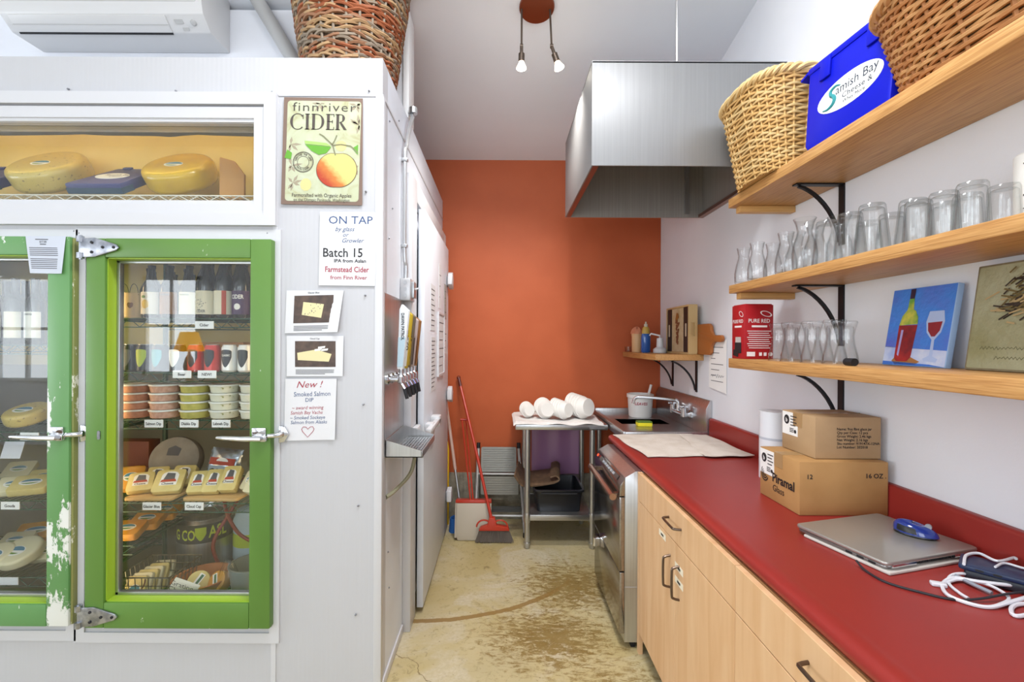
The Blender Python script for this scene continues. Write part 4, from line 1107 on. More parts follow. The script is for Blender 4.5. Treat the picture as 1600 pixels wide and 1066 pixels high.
for i in range(6):
    pack(204 + 9 * i, 932, 2.035 + .031 * i, .085, .115, .022, (M_chs, M_white_ch)[i % 2], 'wrapped cheese wedge standing in the wire basket', 1.15, .12, 'oval', z0=ZE + .006)
for o in COL.objects:
    if o.get('label') == 'wrapped cheese wedge standing in the wire basket': o['group'] = 'cheese wedges in the wire basket'
for i, (px, py, y) in enumerate(((186, 880, 2.07), (219, 870, 2.19), (247, 860, 2.31))):
    pack(px, py, y, .13, .11, .035, M_gold, 'orange cheese pack on the narrow dark shelf', .3, .15, 'oval', z0=.567)
for o in COL.objects:
    if o.get('label') == 'orange cheese pack on the narrow dark shelf': o['group'] = 'orange packs on the narrow shelf'

# ---- behind the flaking door
for px, m, lab in ((24, M_cream, 'wine bottle with a leafy cream label behind the flaking door'), (55, M_wpr, 'wine bottle with a white scripted label behind the flaking door'), (-8, M_cream, 'wine bottle half hidden at the left of the flaking door pane')):
    bottle('wine', X(px, 2.10), 2.10, LZ[0], lab, None, m, ex_lines if px > 30 else None)
for px in (10, 40, 68): bottle('wine', X(px, 2.2), 2.2, LZ[0], 'dark wine bottle in the second row behind the flaking door', 'wine bottles in the second row')
def wheel(px, y, z, r0, h, m, label, tilt=.0, sticker=True):
    x = X(px, y); cz = z + r0 * math.sin(tilt) + h / 2 * math.cos(tilt)
    M = Matrix.Translation((x, y, cz)) @ Matrix.Rotation(tilt, 4, 'X')
    r = thing('whole_cheese', label, 'cheese', (x, y, z))
    e = h * .28
    b = MB(); b.lathe([(r0 - e * 1.6, -h / 2)] + [(r0 - e + e * math.cos(t), -h / 2 + e + e * math.sin(t)) for t in [-PI / 2 + PI / 2 * k / 5 for k in range(1, 6)]] + [(r0 - e + e * math.cos(t), h / 2 - e + e * math.sin(t)) for t in [PI / 2 * k / 5 for k in range(6)]] + [(r0 - e * 2.5, h / 2 + .002)], n=40, M=M)
    b.build('wheel', m, r)
    if sticker:
        pl = PL(M @ Vector((.0, -r0 * .15, h / 2 + .0022)), M.to_3x3() @ Vector((1, 0, 0)), M.to_3x3() @ Vector((0, 1, 0)))
        ov = [(.042 * math.cos(t), .028 * math.sin(t)) for t in [2 * PI * i / 18 for i in range(18)]]
        b = MB(); b.ppoly(pl, ov, .0006); q = b.build('oval_sticker', M_wpr, r)
        b = MB(); b.ppoly(pl, [(a * .9, max(c, .002) * .9) for a, c in ov[:10]], .0012); b.build('sea_print', M_bluep, q)
        b = MB(); b.ppoly(pl, [(a * .8, c * .7) for a, c in ov[10:17]], .0012); b.build('field_print', M_olive, q)
    return r
M_wax = mat('yellow_waxed_cheese', '#d9b322', .22, coat=.5, col2='#c9a21c', nscale=12); M_wax2 = mat('speckled_cheese', '#cdb661', .3, coat=.4, col2='#8f7a3a', nscale=90, lo=.62, hi=.68)
wheel(44, 2.14, LZ[1] + .002, .085, .06, M_wax2, 'wrapped speckled cheese behind the Cumin Gouda tag', .35)
for a in ((12, 783, 2.06, .12, .10, .03, M_white_ch, 'round pale cheese beside the Gouda wedge', .5, .4, 'oval'), (38, 782, 2.07, .14, .11, .035, M_chs, 'flat yellow cheese wedge behind the Gouda tag', .4, .4, 'oval'),
          (60, 768, 2.18, .12, .10, .03, M_chs, 'yellow cheese wedge at the back of the Gouda shelf', .5, .4, 'oval'), (20, 745, 2.30, .12, .10, .03, M_white_ch, 'pale cheese pack at the rear of the Gouda shelf', .6, .3, 'oval'),
          (48, 845, 2.34, .16, .11, .04, M_gold, 'orange cheese pack above the white wheel', .5, .4, 'oval'), (62, 880, 2.14, .10, .10, .03, M_white_ch, 'white wrapped cheese behind the white wheel', .6, .3, 'oval'),
          (12, 858, 2.25, .13, .1, .03, M_white_ch, 'white cheese pack at the back of the lowest shelf', .5, .2, 'oval')): pack(*a)
wheel(34, 2.13, LZ[3] + .002, .085, .05, M_white_ch, 'white wrapped cheese wheel with an oval sticker', .45)
wheel(-2, 2.10, LZ[3] + .002, .07, .05, M_white_ch, 'small white cheese wheel cut off by the flaking door', .45)
# pale note tucked under the Cumin Gouda shelf
c0 = at(8, 690, y=2.06); b = MB(); pl = PL(c0, (1, 0, 0), (0, -.3, -1)); b.pbox(pl, 0, .09, 0, .075, 0, .002); tag(b.build('paper_card', mat('lilac_card', '#c9ccd8', .7)), 'pale blue card hanging below the Cumin Gouda shelf', 'card')

# ---- above: wheels, folded totes and a wedge behind the long window
ZW = ZU + .004
wheel(79, 2.125, ZW, .155, .10, M_wax2, 'speckled pale cheese wheel wrapped in film behind the long window', .72)
wheel(282, 2.125, ZW, .150, .10, M_wax, 'bright yellow cheese wheel wrapped in film behind the long window', .72)
M_indigo = mat('indigo_tote', '#3c4076', .45); M_indigo2 = mat('teal_tote_edge', '#2c4a60', .5)
def folded_tote(px, label, yaw=0.0):
    x = X(px, 2.1); M = Matrix.Translation((x, 2.02, ZW + .002)) @ Matrix.Rotation(yaw, 4, 'Z') @ Matrix.Rotation(.62, 4, 'X')
    pl = PL(M @ Vector((0, 0, 0)), M.to_3x3() @ Vector((1, 0, .0)), M.to_3x3() @ Vector((0, 1, 0)))
    r = thing('folded_tote', label, 'tote', (x, 2.02, ZW))
    b = MB(); b.pext(pl, [(-.145, 0), (.10, 0), (.13, .24), (-.07, .24)], .004, .05); b.build('tote_body', M_indigo, r, bev=.008)
    b = MB(); b.pext(pl, [(-.145, -.002), (.10, -.002), (.11, .06), (-.125, .06)], .004, .03); b.build('tote_base', M_indigo2, r)
    b = MB(); ov = [(.075 * math.cos(t) - .005, .11 + .042 * math.sin(t)) for t in [2 * PI * i / 20 for i in range(20)]]; b.pext(pl, ov, .05, .052); l = b.build('oval_label', M_wpr, r)
    b = MB(); b.text(pl, 'Samish Bay', .018, .113, .026, 'C', bold=.005, shear=.15, d=.053); b.text(pl, 'Cheese', .02, .09, .02, 'C', shear=.15, d=.053); b.build('lettering', M_grey, l)
    for a in (-.03, .07):
        b = MB(); b.pbox(pl, a, a + .04, .215, .235, .05, .058); b.build('clip', M_indigo, r, bev=.003)
folded_tote(182, 'indigo tote with an oval Samish Bay label between the two cheese wheels')
folded_tote(-22, 'indigo tote left of the speckled cheese wheel')
c = at(362, 304, y=2.06)
b = MB(); b.pext(PL((c.x, 2.06, ZW), (1, .15, 0), (0, 0, 1)), [(-.052, 0), (.052, 0), (.052, .115), (0.01, .172), (-.05, .186), (-.052, .18)], -.02, .0)
tag(b.build('wooden_wedge', mat('pine_block', '#c08b45', .6), bev=.002), 'pine block standing at the end of the white wire shelf', 'wood block')

# ================================================================ ON THE COLD ROOM FRONT
M_paper = mat('white_paper', '#dadbde', .8); M_blue_ink = mat('blue_marker', '#33507f', .6); M_red_ink = mat('red_marker', '#a33748', .6); M_blk_ink = M_ink
def sheet(name, label, cat, pts, curl=0.0, m=None, y=YF, off=.0055, parts=True):
    """paper on the cold-room front; pts = pixel corners TL, TR, BR, BL"""
    P = [at(a, c, y=y - off) for a, c in pts]
    b = MB()
    def fn(u, v):
        q = P[3] * (1 - u) * (1 - v) + P[2] * u * (1 - v) + P[1] * u * v + P[0] * (1 - u) * v
        return q + Vector((0, -curl * (max(0, u - .75) * 4) ** 2 * (1 - v), 0))
    n = 10 if curl else 2
    b.grid(n, n, fn)
    o = b.build(name, m or M_paper, solid=-.0006)
    tag(o, label, cat)
    pl = PL(P[3], P[2] - P[3], P[0] - P[3])
    return o, pl, (P[2] - P[3]).length, (P[0] - P[3]).length
# tin cider sign
sign, pl, w, h = sheet('tin_sign', 'tin finnriver CIDER sign with a red-yellow apple', 'sign', ((444, 152), (567, 154), (566, 321), (439, 319)), off=.008)
sign.data.materials.clear(); sign.data.materials.append(mat('brown_sign_edge', '#7b6558', .4))
def signface():
    m, nt, bs = newmat('sage_sign_face'); v = coords(nt)
    n1 = N(nt, 'ShaderNodeTexNoise'); n1.inputs['Scale'].default_value = 9; n1.inputs['Detail'].default_value = 6; n1.inputs['Distortion'].default_value = 2.0; nt.links.new(v, n1.inputs['Vector'])
    rp = N(nt, 'ShaderNodeValToRGB'); rp.color_ramp.elements[0].position = .35; rp.color_ramp.elements[1].position = .72; rp.color_ramp.elements[0].color = lin('#bfc5ac'); rp.color_ramp.elements[1].color = lin('#a39b72')
    e = rp.color_ramp.elements.new(.55); e.color = lin('#b8bd9b'); nt.links.new(n1.outputs[0], rp.inputs[0]); nt.links.new(rp.outputs[0], bs.inputs['Base Color']); bs.inputs['Roughness'].default_value = .35
    return m
def P(b, pts, d, mi=0): b.ppoly(pl, [(a * w, c * h) for a, c in pts], d, mi)
b = MB(); b.ppoly(pl, rrect(.016, w - .016, .014, h - .014, .014), .0012); b.build('face_print', signface(), sign)
M_mauve = mat('mauve_print', '#8d7a6c', .5)
rr = random.Random(5); b = MB()
for cx_, cy_, n_ in ((.93, .75, 7), (.9, .93, 6), (.10, .56, 5), (.12, .36, 5), (.14, .2, 6), (.45, .94, 5), (.9, .35, 4)):
    for k in range(n_):
        t = 2 * PI * k / n_ + rr.random(); L = .09 + .05 * rr.random()
        ax, ay = cx_ + L * math.cos(t), cy_ + L * math.sin(t) * .72
        ax = min(max(ax, .08), .94); ay = min(max(ay, .06), .95)
        nx, ny = -math.sin(t) * .018, math.cos(t) * .013
        P(b, [(cx_, cy_), (.5 * (cx_ + ax) + nx, .5 * (cy_ + ay) + ny), (ax, ay), (.5 * (cx_ + ax) - nx, .5 * (cy_ + ay) - ny)], .0016)
stuff(b.build('petal_print', mat('faded_petal_print', '#9c927c', .5), sign))
b = MB(); P(b, [(.30 + .07 * math.cos(t), .185 + .06 * math.sin(t)) for t in [2 * PI * k / 10 for k in range(10)]], .0018); P(b, [(.72 + .07 * math.cos(t), .55 + .05 * math.sin(t)) for t in [2 * PI * k / 10 for k in range(10)]], .0018)
stuff(b.build('citrus_print', mat('pale_citrus_print', '#cfc486', .5), sign))
M_charc = mat('charcoal_print', '#4b423d', .5)
def band(b, fn_o, fn_i, n=16, d=.002):
    for i in range(n):
        t0, t1 = i / n, (i + 1) / n
        b.poly([pl.p(*fn_o(t0), d), pl.p(*fn_o(t1), d), pl.p(*fn_i(t1), d), pl.p(*fn_i(t0), d)])
def serif_word(b, x0, y0, hh, d=.0022):
    th, tn = hh * .17, hh * .045
    R = lambda a0, a1, c0, c1: b.pbox(pl, a0, a1, c0, c1, d, d + .0003)
    def bowl(cx_, cy_, rx, ry, a0, a1, n=18, e=1.0):
        for i in range(n):
            q = []
            for t in (a0 + (a1 - a0) * i / n, a0 + (a1 - a0) * (i + 1) / n):
                tt = tn + (th - tn) * abs(math.cos(t)) ** 1.3
                q.append(((cx_ + rx * math.cos(t), cy_ + ry * math.sin(t)), (cx_ + (rx - tt) * math.cos(t), cy_ + (ry - tn) * math.sin(t))))
            b.poly([pl.p(*q[0][0], d), pl.p(*q[1][0], d), pl.p(*q[1][1], d), pl.p(*q[0][1], d)])
    x = x0
    bowl(x + hh * .48, y0 + hh * .5, hh * .48, hh * .52, PI * .22, PI * 1.76, 24); R(x + hh * .80, x + hh * .845, y0 + hh * .66, y0 + hh * .94)
    x += hh * .97
    R(x + .04 * hh, x + .04 * hh + th, y0, y0 + hh); R(x - .02 * hh, x + .1 * hh + th, y0, y0 + tn); R(x - .02 * hh, x + .1 * hh + th, y0 + hh - tn, y0 + hh)
    x += hh * .40
    R(x + .04 * hh, x + .04 * hh + th, y0, y0 + hh); R(x - .02 * hh, x + .3 * hh, y0, y0 + tn); R(x - .02 * hh, x + .3 * hh, y0 + hh - tn, y0 + hh)
    bowl(x + hh * .3, y0 + hh * .5, hh * .5, hh * .5, -PI / 2, PI / 2)
    x += hh * .93
    R(x + .04 * hh, x + .04 * hh + th, y0, y0 + hh); R(x - .02 * hh, x + .5 * hh, y0, y0 + tn); R(x - .02 * hh, x + .5 * hh, y0 + hh - tn, y0 + hh); R(x + .1 * hh, x + .4 * hh, y0 + hh * .5, y0 + hh * .5 + tn)
    R(x + .46 * hh, x + .5 * hh, y0, y0 + hh * .18); R(x + .46 * hh, x + .5 * hh, y0 + hh * .82, y0 + hh); R(x + .37 * hh, x + .41 * hh, y0 + hh * .42, y0 + hh * .62)
    x += hh * .60
    R(x + .04 * hh, x + .04 * hh + th, y0, y0 + hh); R(x - .02 * hh, x + .28 * hh, y0, y0 + tn); R(x - .02 * hh, x + .3 * hh, y0 + hh - tn, y0 + hh)
    bowl(x + hh * .28, y0 + hh * .74, hh * .3, hh * .26, -PI / 2, PI / 2)
    b.poly([pl.p(x + .22 * hh, y0 + .5 * hh, d), pl.p(x + .36 * hh, y0 + .5 * hh, d), pl.p(x + .72 * hh, y0, d), pl.p(x + .52 * hh, y0, d)][::-1])
b = MB(); hh = h * .150
serif_word(b, w * .085, h * .70, hh * .98)
b.build('lettering', M_charc, sign)
b = MB(); b.text(pl, 'finnriver', w * .50, h * .872, h * .118, 'C', bold=-.006, sx=1.30, d=.0022, spacing=1.12); b.build('lettering', M_charc, sign)
b = MB()
b.text(pl, 'Farmcrafted with Organic Apples', w * .5, h * .070, h * .050, 'C', bold=.004, sx=.83, d=.0022)
b.text(pl, 'on the Olympic Peninsula, Washington', w * .5, h * .030, h * .042, 'C', sx=.80, d=.0022)
b.build('lettering', M_charc, sign); b = MB()
cx_, cy_, R_ = w * .26, h * .395, w * .128
for ro, ri in ((1, .94), (.58, .54), (.90, .875)):
    band(b, lambda t: (cx_ + R_ * ro * math.cos(2 * PI * t), cy_ + R_ * ro * math.sin(2 * PI * t)), lambda t: (cx_ + R_ * ri * math.cos(2 * PI * t), cy_ + R_ * ri * math.sin(2 * PI * t)), 28)
for word, base, sgn in (('SERVING THE LAND', PI / 2, -1), ('WITH CIDER', -PI / 2, 1)):
    n_ = len(word)
    for i, ch in enumerate(word):
        t = base + sgn * (i - (n_ - 1) / 2) * .178
        rad = R_ * (.66 if sgn < 0 else .80)
        b.text(pl, ch, cx_ + rad * math.cos(t), cy_ + rad * math.sin(t), R_ * .24, 'C', bold=.02, d=.0022, rot=t - PI / 2 if sgn < 0 else t + PI / 2)
b.build('lettering', M_charc, sign)
# apple: colour patches from yellow-green to red
def apple_pt(t, s=1.0):
    r_ = 1 + .08 * math.cos(2 * t) * 0 + .05 * math.sin(t) - .10 * math.exp(-((t - PI / 2) / .28) ** 2) - .04 * math.exp(-((t - 1.5 * PI) / .22) ** 2)
    return (w * .675 + s * w * .245 * r_ * math.cos(t), h * .318 + s * h * .165 * r_ * math.sin(t))
def apple_mat():
    m, nt, bs = newmat('apple_print'); L = nt.links.new
    tc = N(nt, 'ShaderNodeTexCoord'); mp = N(nt, 'ShaderNodeMapping'); L(tc.outputs['Generated'], mp.inputs[0])
    sp = N(nt, 'ShaderNodeSeparateXYZ'); L(mp.outputs[0], sp.inputs[0])
    nz = N(nt, 'ShaderNodeTexNoise'); nz.inputs['Scale'].default_value = 8; L(tc.outputs['Generated'], nz.inputs['Vector'])
    a1 = N(nt, 'ShaderNodeMath', operation='SUBTRACT'); L(sp.outputs[0], a1.inputs[0]); m1 = N(nt, 'ShaderNodeMath', operation='MULTIPLY'); L(sp.outputs[2], m1.inputs[0]); m1.inputs[1].default_value = -.75; L(m1.outputs[0], a1.inputs[1])
    a2 = N(nt, 'ShaderNodeMath', operation='MULTIPLY_ADD'); L(nz.outputs[0], a2.inputs[0]); a2.inputs[1].default_value = .25; L(a1.outputs[0], a2.inputs[2])
    rp = N(nt, 'ShaderNodeValToRGB'); cr = rp.color_ramp; cr.elements[0].position = .45; cr.elements[0].color = lin('#ae3a20'); cr.elements[1].position = 1.35 if False else 1.0; cr.elements[1].color = lin('#c0c276')
    e = cr.elements.new(.78); e.color = lin('#c67a38'); L(a2.outputs[0], rp.inputs[0]); L(rp.outputs[0], bs.inputs['Base Color']); bs.inputs['Roughness'].default_value = .4
    return m
b = MB(); b.ppoly(pl, [apple_pt(2 * PI * k / 40, 1.03) for k in range(40)], .0024); b.build('apple_outline', mat('apple_outline', '#6f4a38', .5), sign)
b = MB(); b.ppoly(pl, [apple_pt(2 * PI * k / 40) for k in range(40)], .0028); b.build('apple_print', apple_mat(), sign)
M_twig = mat('twig_print', '#7c7a5c', .5); b = MB()
for q in (((.655, .46), (.62, .55), (.60, .57), (.50, .64), (.45, .66)), ((.61, .56), (.64, .60), (.665, .65)), ((.62, .555), (.72, .565), (.84, .55), (.93, .49))):
    for (ax, ay), (bx, by) in zip(q[:-1], q[1:]):
        dx, dy = (bx - ax) * w, (by - ay) * h; Ln = math.hypot(dx, dy); nx, ny = -dy / Ln * .0022, dx / Ln * .0022
        b.ppoly(pl, [(ax * w - nx, ay * h - ny), (bx * w - nx, by * h - ny), (bx * w + nx, by * h + ny), (ax * w + nx, ay * h + ny)], .0032)
b.build('twig_print', M_twig, sign)
b = MB(); P(b, [(.60, .54), (.54, .48), (.45, .465), (.36, .50), (.28, .56)], .0030); P(b, [(.93, .47), (.86, .53), (.93, .565)], .003); P(b, [(.03, .43), (.11, .42), (.12, .48), (.06, .51)], .003); stuff(b.build('leaf_print', mat('leaf_print', '#5fa02e', .5), sign))
b = MB(); P(b, [(.60, .545), (.28, .565), (.27, .595), (.42, .585), (.54, .575)], .0030); b.build('leaf_print', mat('pale_leaf_print', '#9fc46a', .5), sign)

# handwritten and printed sheets
def write(o, pl, w, h, rows):
    groups = {}
    for body, a, c, size, m, kw in rows:
        groups.setdefault(m.name, (m, []))[1].append((body, a, c, size, kw))
    for m, items in groups.values():
        b = MB()
        for body, a, c, size, kw in items: b.text(pl, body, a * w, c * h, size * h, 'C', **kw)
        b.build('handwriting', m, o)
K = lambda **k: dict(d=.0012, **k)
o, pl, w, h = sheet('paper_notice', 'handwritten ON TAP sheet taped below the tin sign', 'notice', ((500, 331), (589, 332), (586, 447), (498, 446)), 0)
write(o, pl, w, h, [('ON TAP', .55, .84, .15, M_blue_ink, K(sx=1.1)), ('by glass', .45, .74, .085, M_blue_ink, K(shear=.35)), ('or', .47, .665, .08, M_blue_ink, K(shear=.35)), ('Growler', .60, .585, .085, M_blue_ink, K(shear=.35)),
                    ('Batch 15', .42, .39, .17, M_blk_ink, K(bold=.01, sx=.92)), ('IPA from Aslan', .55, .315, .065, M_blk_ink, K(bold=.02, sx=1.1)), ('Farmstead Cider', .50, .185, .105, M_red_ink, K(bold=.015, sx=.84)), ('from Finn River', .53, .085, .075, M_red_ink, K(bold=.01, sx=1.05))])
def photo_sheet(label, pts, title, kind, curl):
    o, pl, w, h = sheet('paper_notice', label, 'notice', pts, curl)
    b = MB(); b.text(pl, title, w * .5, h * .915, h * .055, 'C', bold=.02, d=.0012)
    for k in range(4): b.pbox(pl, w * .16, w * (.86 - .18 * (k == 3)), h * (.15 - .033 * k), h * (.165 - .033 * k), .001, .0012)
    b.build('print', M_grey, o)
    b = MB(); b.pbox(pl, w * .15, w * .87, h * .23, h * .87, .001, .0015); ph = b.build('photo_print', mat('dark_brown_photo', '#43352f', .5, col2='#5d4a3e', nscale=30), o)
    b = MB()
    if kind == 'blue':
        b.ppoly(pl, [(w * .3, h * .42), (w * .66, h * .34), (w * .70, h * .66), (w * .32, h * .72)], .0022)
    else:
        b.ppoly(pl, [(w * .2, h * .40), (w * .75, h * .36), (w * .80, h * .55), (w * .52, h * .66), (w * .19, h * .58)], .0022)
    b.build('cheese_print', mat('cheese_photo', '#ddd3a2', .5), ph)
    b = MB(); rr = random.Random(2)
    if kind == 'blue':
        for _ in range(16):
            a, c = w * (.34 + .3 * rr.random()), h * (.42 + .24 * rr.random()); b.pbox(pl, a, a + .003, c, c + .003, .0024, .0026)
        b.build('vein_print', M_grey, ph)
    else:
        for a, c in ((.5, .62), (.56, .68), (.61, .62)): b.ppoly(pl, [(w * a, h * c), (w * (a + .12), h * (c + .02)), (w * (a + .13), h * (c + .07)), (w * a, h * (c + .05))], .0025)
        b.build('crumb_print', M_wpr, ph)
photo_sheet('printed sheet with a blue-veined cheese photo', ((448, 454), (537, 454), (530, 519), (445, 521)), 'Glacier Blue', 'blue', .02)
photo_sheet('printed sheet with a white wedge of cheese photo', ((448, 525), (537, 525), (536, 588), (448, 588)), 'Cloud Cap', 'cap', .004)
o, pl, w, h = sheet('paper_notice', 'handwritten New Smoked Salmon Dip sheet with a red heart', 'notice', ((446, 592), (526, 592), (524, 687), (444, 689)), .006)
write(o, pl, w, h, [('New !', .48, .85, .15, M_red_ink, K(shear=.3, sx=1.1)), ('Smoked Salmon', .53, .71, .105, M_blue_ink, K(sx=.88)), ('DIP', .48, .62, .09, M_blue_ink, K()), ('~ award winning', .45, .50, .08, M_red_ink, K(sx=.95, shear=.15)), ('Samish Bay Vache', .43, .42, .08, M_red_ink, K(sx=.9, shear=.15)),
                    ('~ Smoked Sockeye', .45, .34, .08, M_blue_ink, K(sx=.92, shear=.15)), ('Salmon from Alaska', .48, .265, .08, M_blue_ink, K(sx=.92, shear=.15))])
b = MB(); hp = [(w * .46, h * .05)] + [(w * .46 + s, c) for s, c in ((.022, h * .05 + .024), (.026, h * .05 + .034), (.020, h * .05 + .044), (.009, h * .05 + .043), (0, h * .05 + .034), (-.009, h * .05 + .043), (-.020, h * .05 + .044), (-.026, h * .05 + .034), (-.022, h * .05 + .024))]
b.tube([pl.p(a, c, .0012) for a, c in hp], .0012, 5, True); b.build('heart_drawing', M_red_ink, o)
# curled price sheet on the flaking door
o, pl, w, h = sheet('paper_notice', 'curled printed sheet pinned to the corner of the flaking green door', 'notice', ((40, 369), (103, 369), (100, 428), (47, 427)), .01, mat('bluish_paper', '#c6ccd8', .8), YD, .003)
b = MB(); b.pbox(pl, w * .28, w * .66, h * .905, h * .93, .001, .0012); b.text(pl, '$17.00', w * .5, h * .83, h * .07, 'C', bold=.03, d=.0012); b.pbox(pl, w * .40, w * .58, h * .775, h * .80, .001, .0012)
for k in range(12):
    if k == 5: continue
    b.pbox(pl, w * .07, w * .90, h * (.68 - .05 * k), h * (.70 - .05 * k), .001, .0012)
b.build('print', M_grey, o)

# ================================================================ AIR CONDITIONER
M_ac = mat('white_ac_plastic', '#d4d4d4', .35); M_ac2 = mat('grey_ac_plastic', '#b9b9b8', .4)
x1 = at(360, 60, y=YP).x; x0 = x1 - 1.0
zb = at(330, 84, y=YP).z - .0; yf = YP - .235
za = zb + .0
ac = thing('air_conditioner', 'white wall-mounted split air conditioner above the cold room', 'air conditioner', ((x0 + x1) / 2, 2.32, zb))
prof = [(YP - .002, zb), (YP - .16, zb + .0), (yf + .012, zb + .055), (yf, zb + .10), (yf, zb + .25), (yf + .03, zb + .30), (YP - .002, zb + .30)]
b = MB(); b.pext(PYZ, prof, x0, x1); b.build('casing', M_ac, ac, bev=.006)
b = MB(); b.pext(PYZ, [(yf - .006, zb + .105), (yf + .01, zb + .105), (yf + .035, zb + .298), (yf + .02, zb + .303), (yf - .006, zb + .25)], x0 + .005, x1 - .03); b.build('front_cover', mat('front_cover_plastic', '#dadada', .3), ac, bev=.004)
d = Vector((0, yf + .012 - (YP - .16), .055)).normalized()
pa = PL((0, YP - .16, zb), (-1, 0, 0), (0, d.y, d.z)); Ld = math.hypot(yf + .012 - YP + .16, .055)
if pa.n.z > 0: pa = PL((0, YP - .16, zb), (1, 0, 0), (0, d.y, d.z)); sg = 1
else: sg = -1
def ax(a): return sg * a
b = MB(); b.pbox(pa, ax(x0 + .04), ax(x1 - .19), .004, Ld * .92, 0, .006); lou = b.build('louver', M_ac, ac, bev=.002)
b = MB(); b.pbox(pa, ax(x0 + .04), ax(x1 - .19), -.006, .003, 0, .003); b.build('louver_gap', M_dark, ac)
b = MB(); b.pbox(pa, ax(x0 + .04), ax(x1 - .19), Ld * .45, Ld * .47, .006, .008); b.build('louver_rib', M_ac2, lou)
b = MB(); b.pbox(pa, ax(x1 - .155), ax(x1 - .115), Ld * .5, Ld * .72, 0, .003); b.build('display', M_ac2, ac)
b = MB(); c = pa.p(ax(x1 - .065), Ld * .55, 0); b.lathe([(.014, 0), (.014, .004), (.010, .008), (0, .009)], n=16, M=Matrix.Translation(c) @ pa.n.to_track_quat('Z', 'Y').to_matrix().to_4x4()); b.build('sensor_eye', M_ac2, ac)
b = MB(); b.pbox(pa, ax(x1 - .13), ax(x1 - .10), Ld * .15, Ld * .3, 0, .002); b.build('status_mark', M_ac2, ac)
PF = PL((0, yf - .006, 0), (1, 0, 0), (0, 0, 1)); b = MB(); squiggle(b, PF, x1 - .125, x1 - .075, zb + .13, .007, .001, 2); b.build('logo', M_ac2, ac)
# sloping pipe cover on the wall
b = MB(); p0 = at(384, -30, y=YP - .04); p1 = at(462, 100, y=YP - .04); b.tube([p0, p1 + (p1 - p0) * .1], .036, 16)
tag(b.build('pipe_cover', mat('grey_pipe', '#b4b4b3', .45)), 'grey sloping pipe on the wall beside the air conditioner', 'pipe')

# ================================================================ WICKER BASKETS
def wicker(name, label, c, z0, h, ax0, ay0, ax1, ay1, rows, nst, m_list, p=2.4, rim=.012, rs=.0042, yaw=0.0, loose=.0, bulge=0.0, handles=False, seed=1):
    rr = random.Random(seed)
    r = thing(name, label, 'basket', (c[0], c[1], z0))
    def pt(t, v, off=0.0):
        axx = ax0 + (ax1 - ax0) * v + bulge * math.sin(PI * v) + off; ayy = ay0 + (ay1 - ay0) * v + bulge * math.sin(PI * v) + off
        ct, st = math.cos(t), math.sin(t)
        x = axx * math.copysign(abs(ct) ** (2 / p), ct); y = ayy * math.copysign(abs(st) ** (2 / p), st)
        return Vector((c[0] + x * math.cos(yaw) - y * math.sin(yaw), c[1] + x * math.sin(yaw) + y * math.cos(yaw), z0 + h * v))
    bs_ = [MB() for _ in m_list]
    n = nst * 3
    for k in range(rows):
        v = (k + .5) / rows
        ph = (k % 2) * PI
        b = bs_[rr.randrange(len(m_list))] if loose else bs_[(k // 3) % len(m_list)]
        segs = 3 if loose else 1
        st0 = rr.random() * 6
        if loose:
            for s in range(segs):
                b = bs_[rr.randrange(len(m_list))]
                t0 = st0 + 2 * PI * s / segs; m = n // segs + 3
                b.tube([pt(t0 + 2 * PI * i / n, v + loose * math.sin(i * .7 + k), .005 * math.sin((t0 + 2 * PI * i / n) * nst / 2 + ph)) for i in range(m)], rs * (.8 + .4 * rr.random()), 5)
        else:
            b.tube([pt(2 * PI * i / n, v, .005 * math.sin(i * PI / 1.5 / 1.0 * .5 * 2 / 2 + ph)) for i in range(n)], rs, 5, True)
    for b, m in zip(bs_, m_list):
        if b.v: stuff(b.build('weave', m, r))
    b = MB()
    for i in range(nst):
        t = 2 * PI * (i + .5) / nst; b.tube([pt(t, v / 6) for v in range(7)], rs * .9, 5)
    stuff(b.build('stakes', m_list[0], r))
    b = MB()
    for s in range(3):
        b.tube([pt(2 * PI * i / 160, 1.0, .010 * math.cos(i * .55 + s * 2.09)) + Vector((0, 0, .010 * math.sin(i * .55 + s * 2.09))) for i in range(160)], rim * .62, 6, True)
    b.build('braided_rim', m_list[-1], r)
    b = MB(); ring_ = [pt(2 * PI * i / 40, 0.0) for i in range(40)]; b.poly([q + Vector((0, 0, .003)) for q in ring_]); b.poly([q + Vector((0, 0, .012)) for q in ring_][::-1]); b.build('base', m_list[0], r)
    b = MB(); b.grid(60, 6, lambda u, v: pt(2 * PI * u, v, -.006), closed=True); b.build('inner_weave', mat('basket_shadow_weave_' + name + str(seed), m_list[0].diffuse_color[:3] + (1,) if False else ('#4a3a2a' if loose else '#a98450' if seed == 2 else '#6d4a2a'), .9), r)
    if handles:
        for s in (0, PI):
            b = MB(); q = pt(s, 1.0); d = Vector((0, .07, 0)); u = Vector((0, 0, .06))
            b.tube(smooth_path([q - d, q - d * .8 + u * .8, q + u * 1.1, q + d * .8 + u * .8, q + d], 5), .012, 8); b.build('handle', m_list[-1], r)
    return r
M_will = [mat('grey_willow', '#857766', .7), mat('brown_willow', '#8a6144', .7), mat('tan_willow', '#a5855f', .7), mat('rust_willow', '#8f4f2d', .7)]
wicker('willow_basket', 'tall round brown willow basket standing on the cold room roof', (at(548, 60, y=2.17).x, 2.17), ZT, .60, .20, .20, .285, .285, 54, 26, M_will, 2.0, .012, .0074, loose=.012, seed=1)
M_strw = [mat('straw_wicker', '#cfa768', .6), mat('pale_straw_wicker', '#d9bb83', .6)]
wicker('wicker_basket', 'pale straw wicker basket with a braided rim at the hood end of the top shelf', (1.135, 1.885), 2.161, .352, .105, .17, .175, .21, 28, 30, M_strw, 2.9, .014, .0052, seed=2)
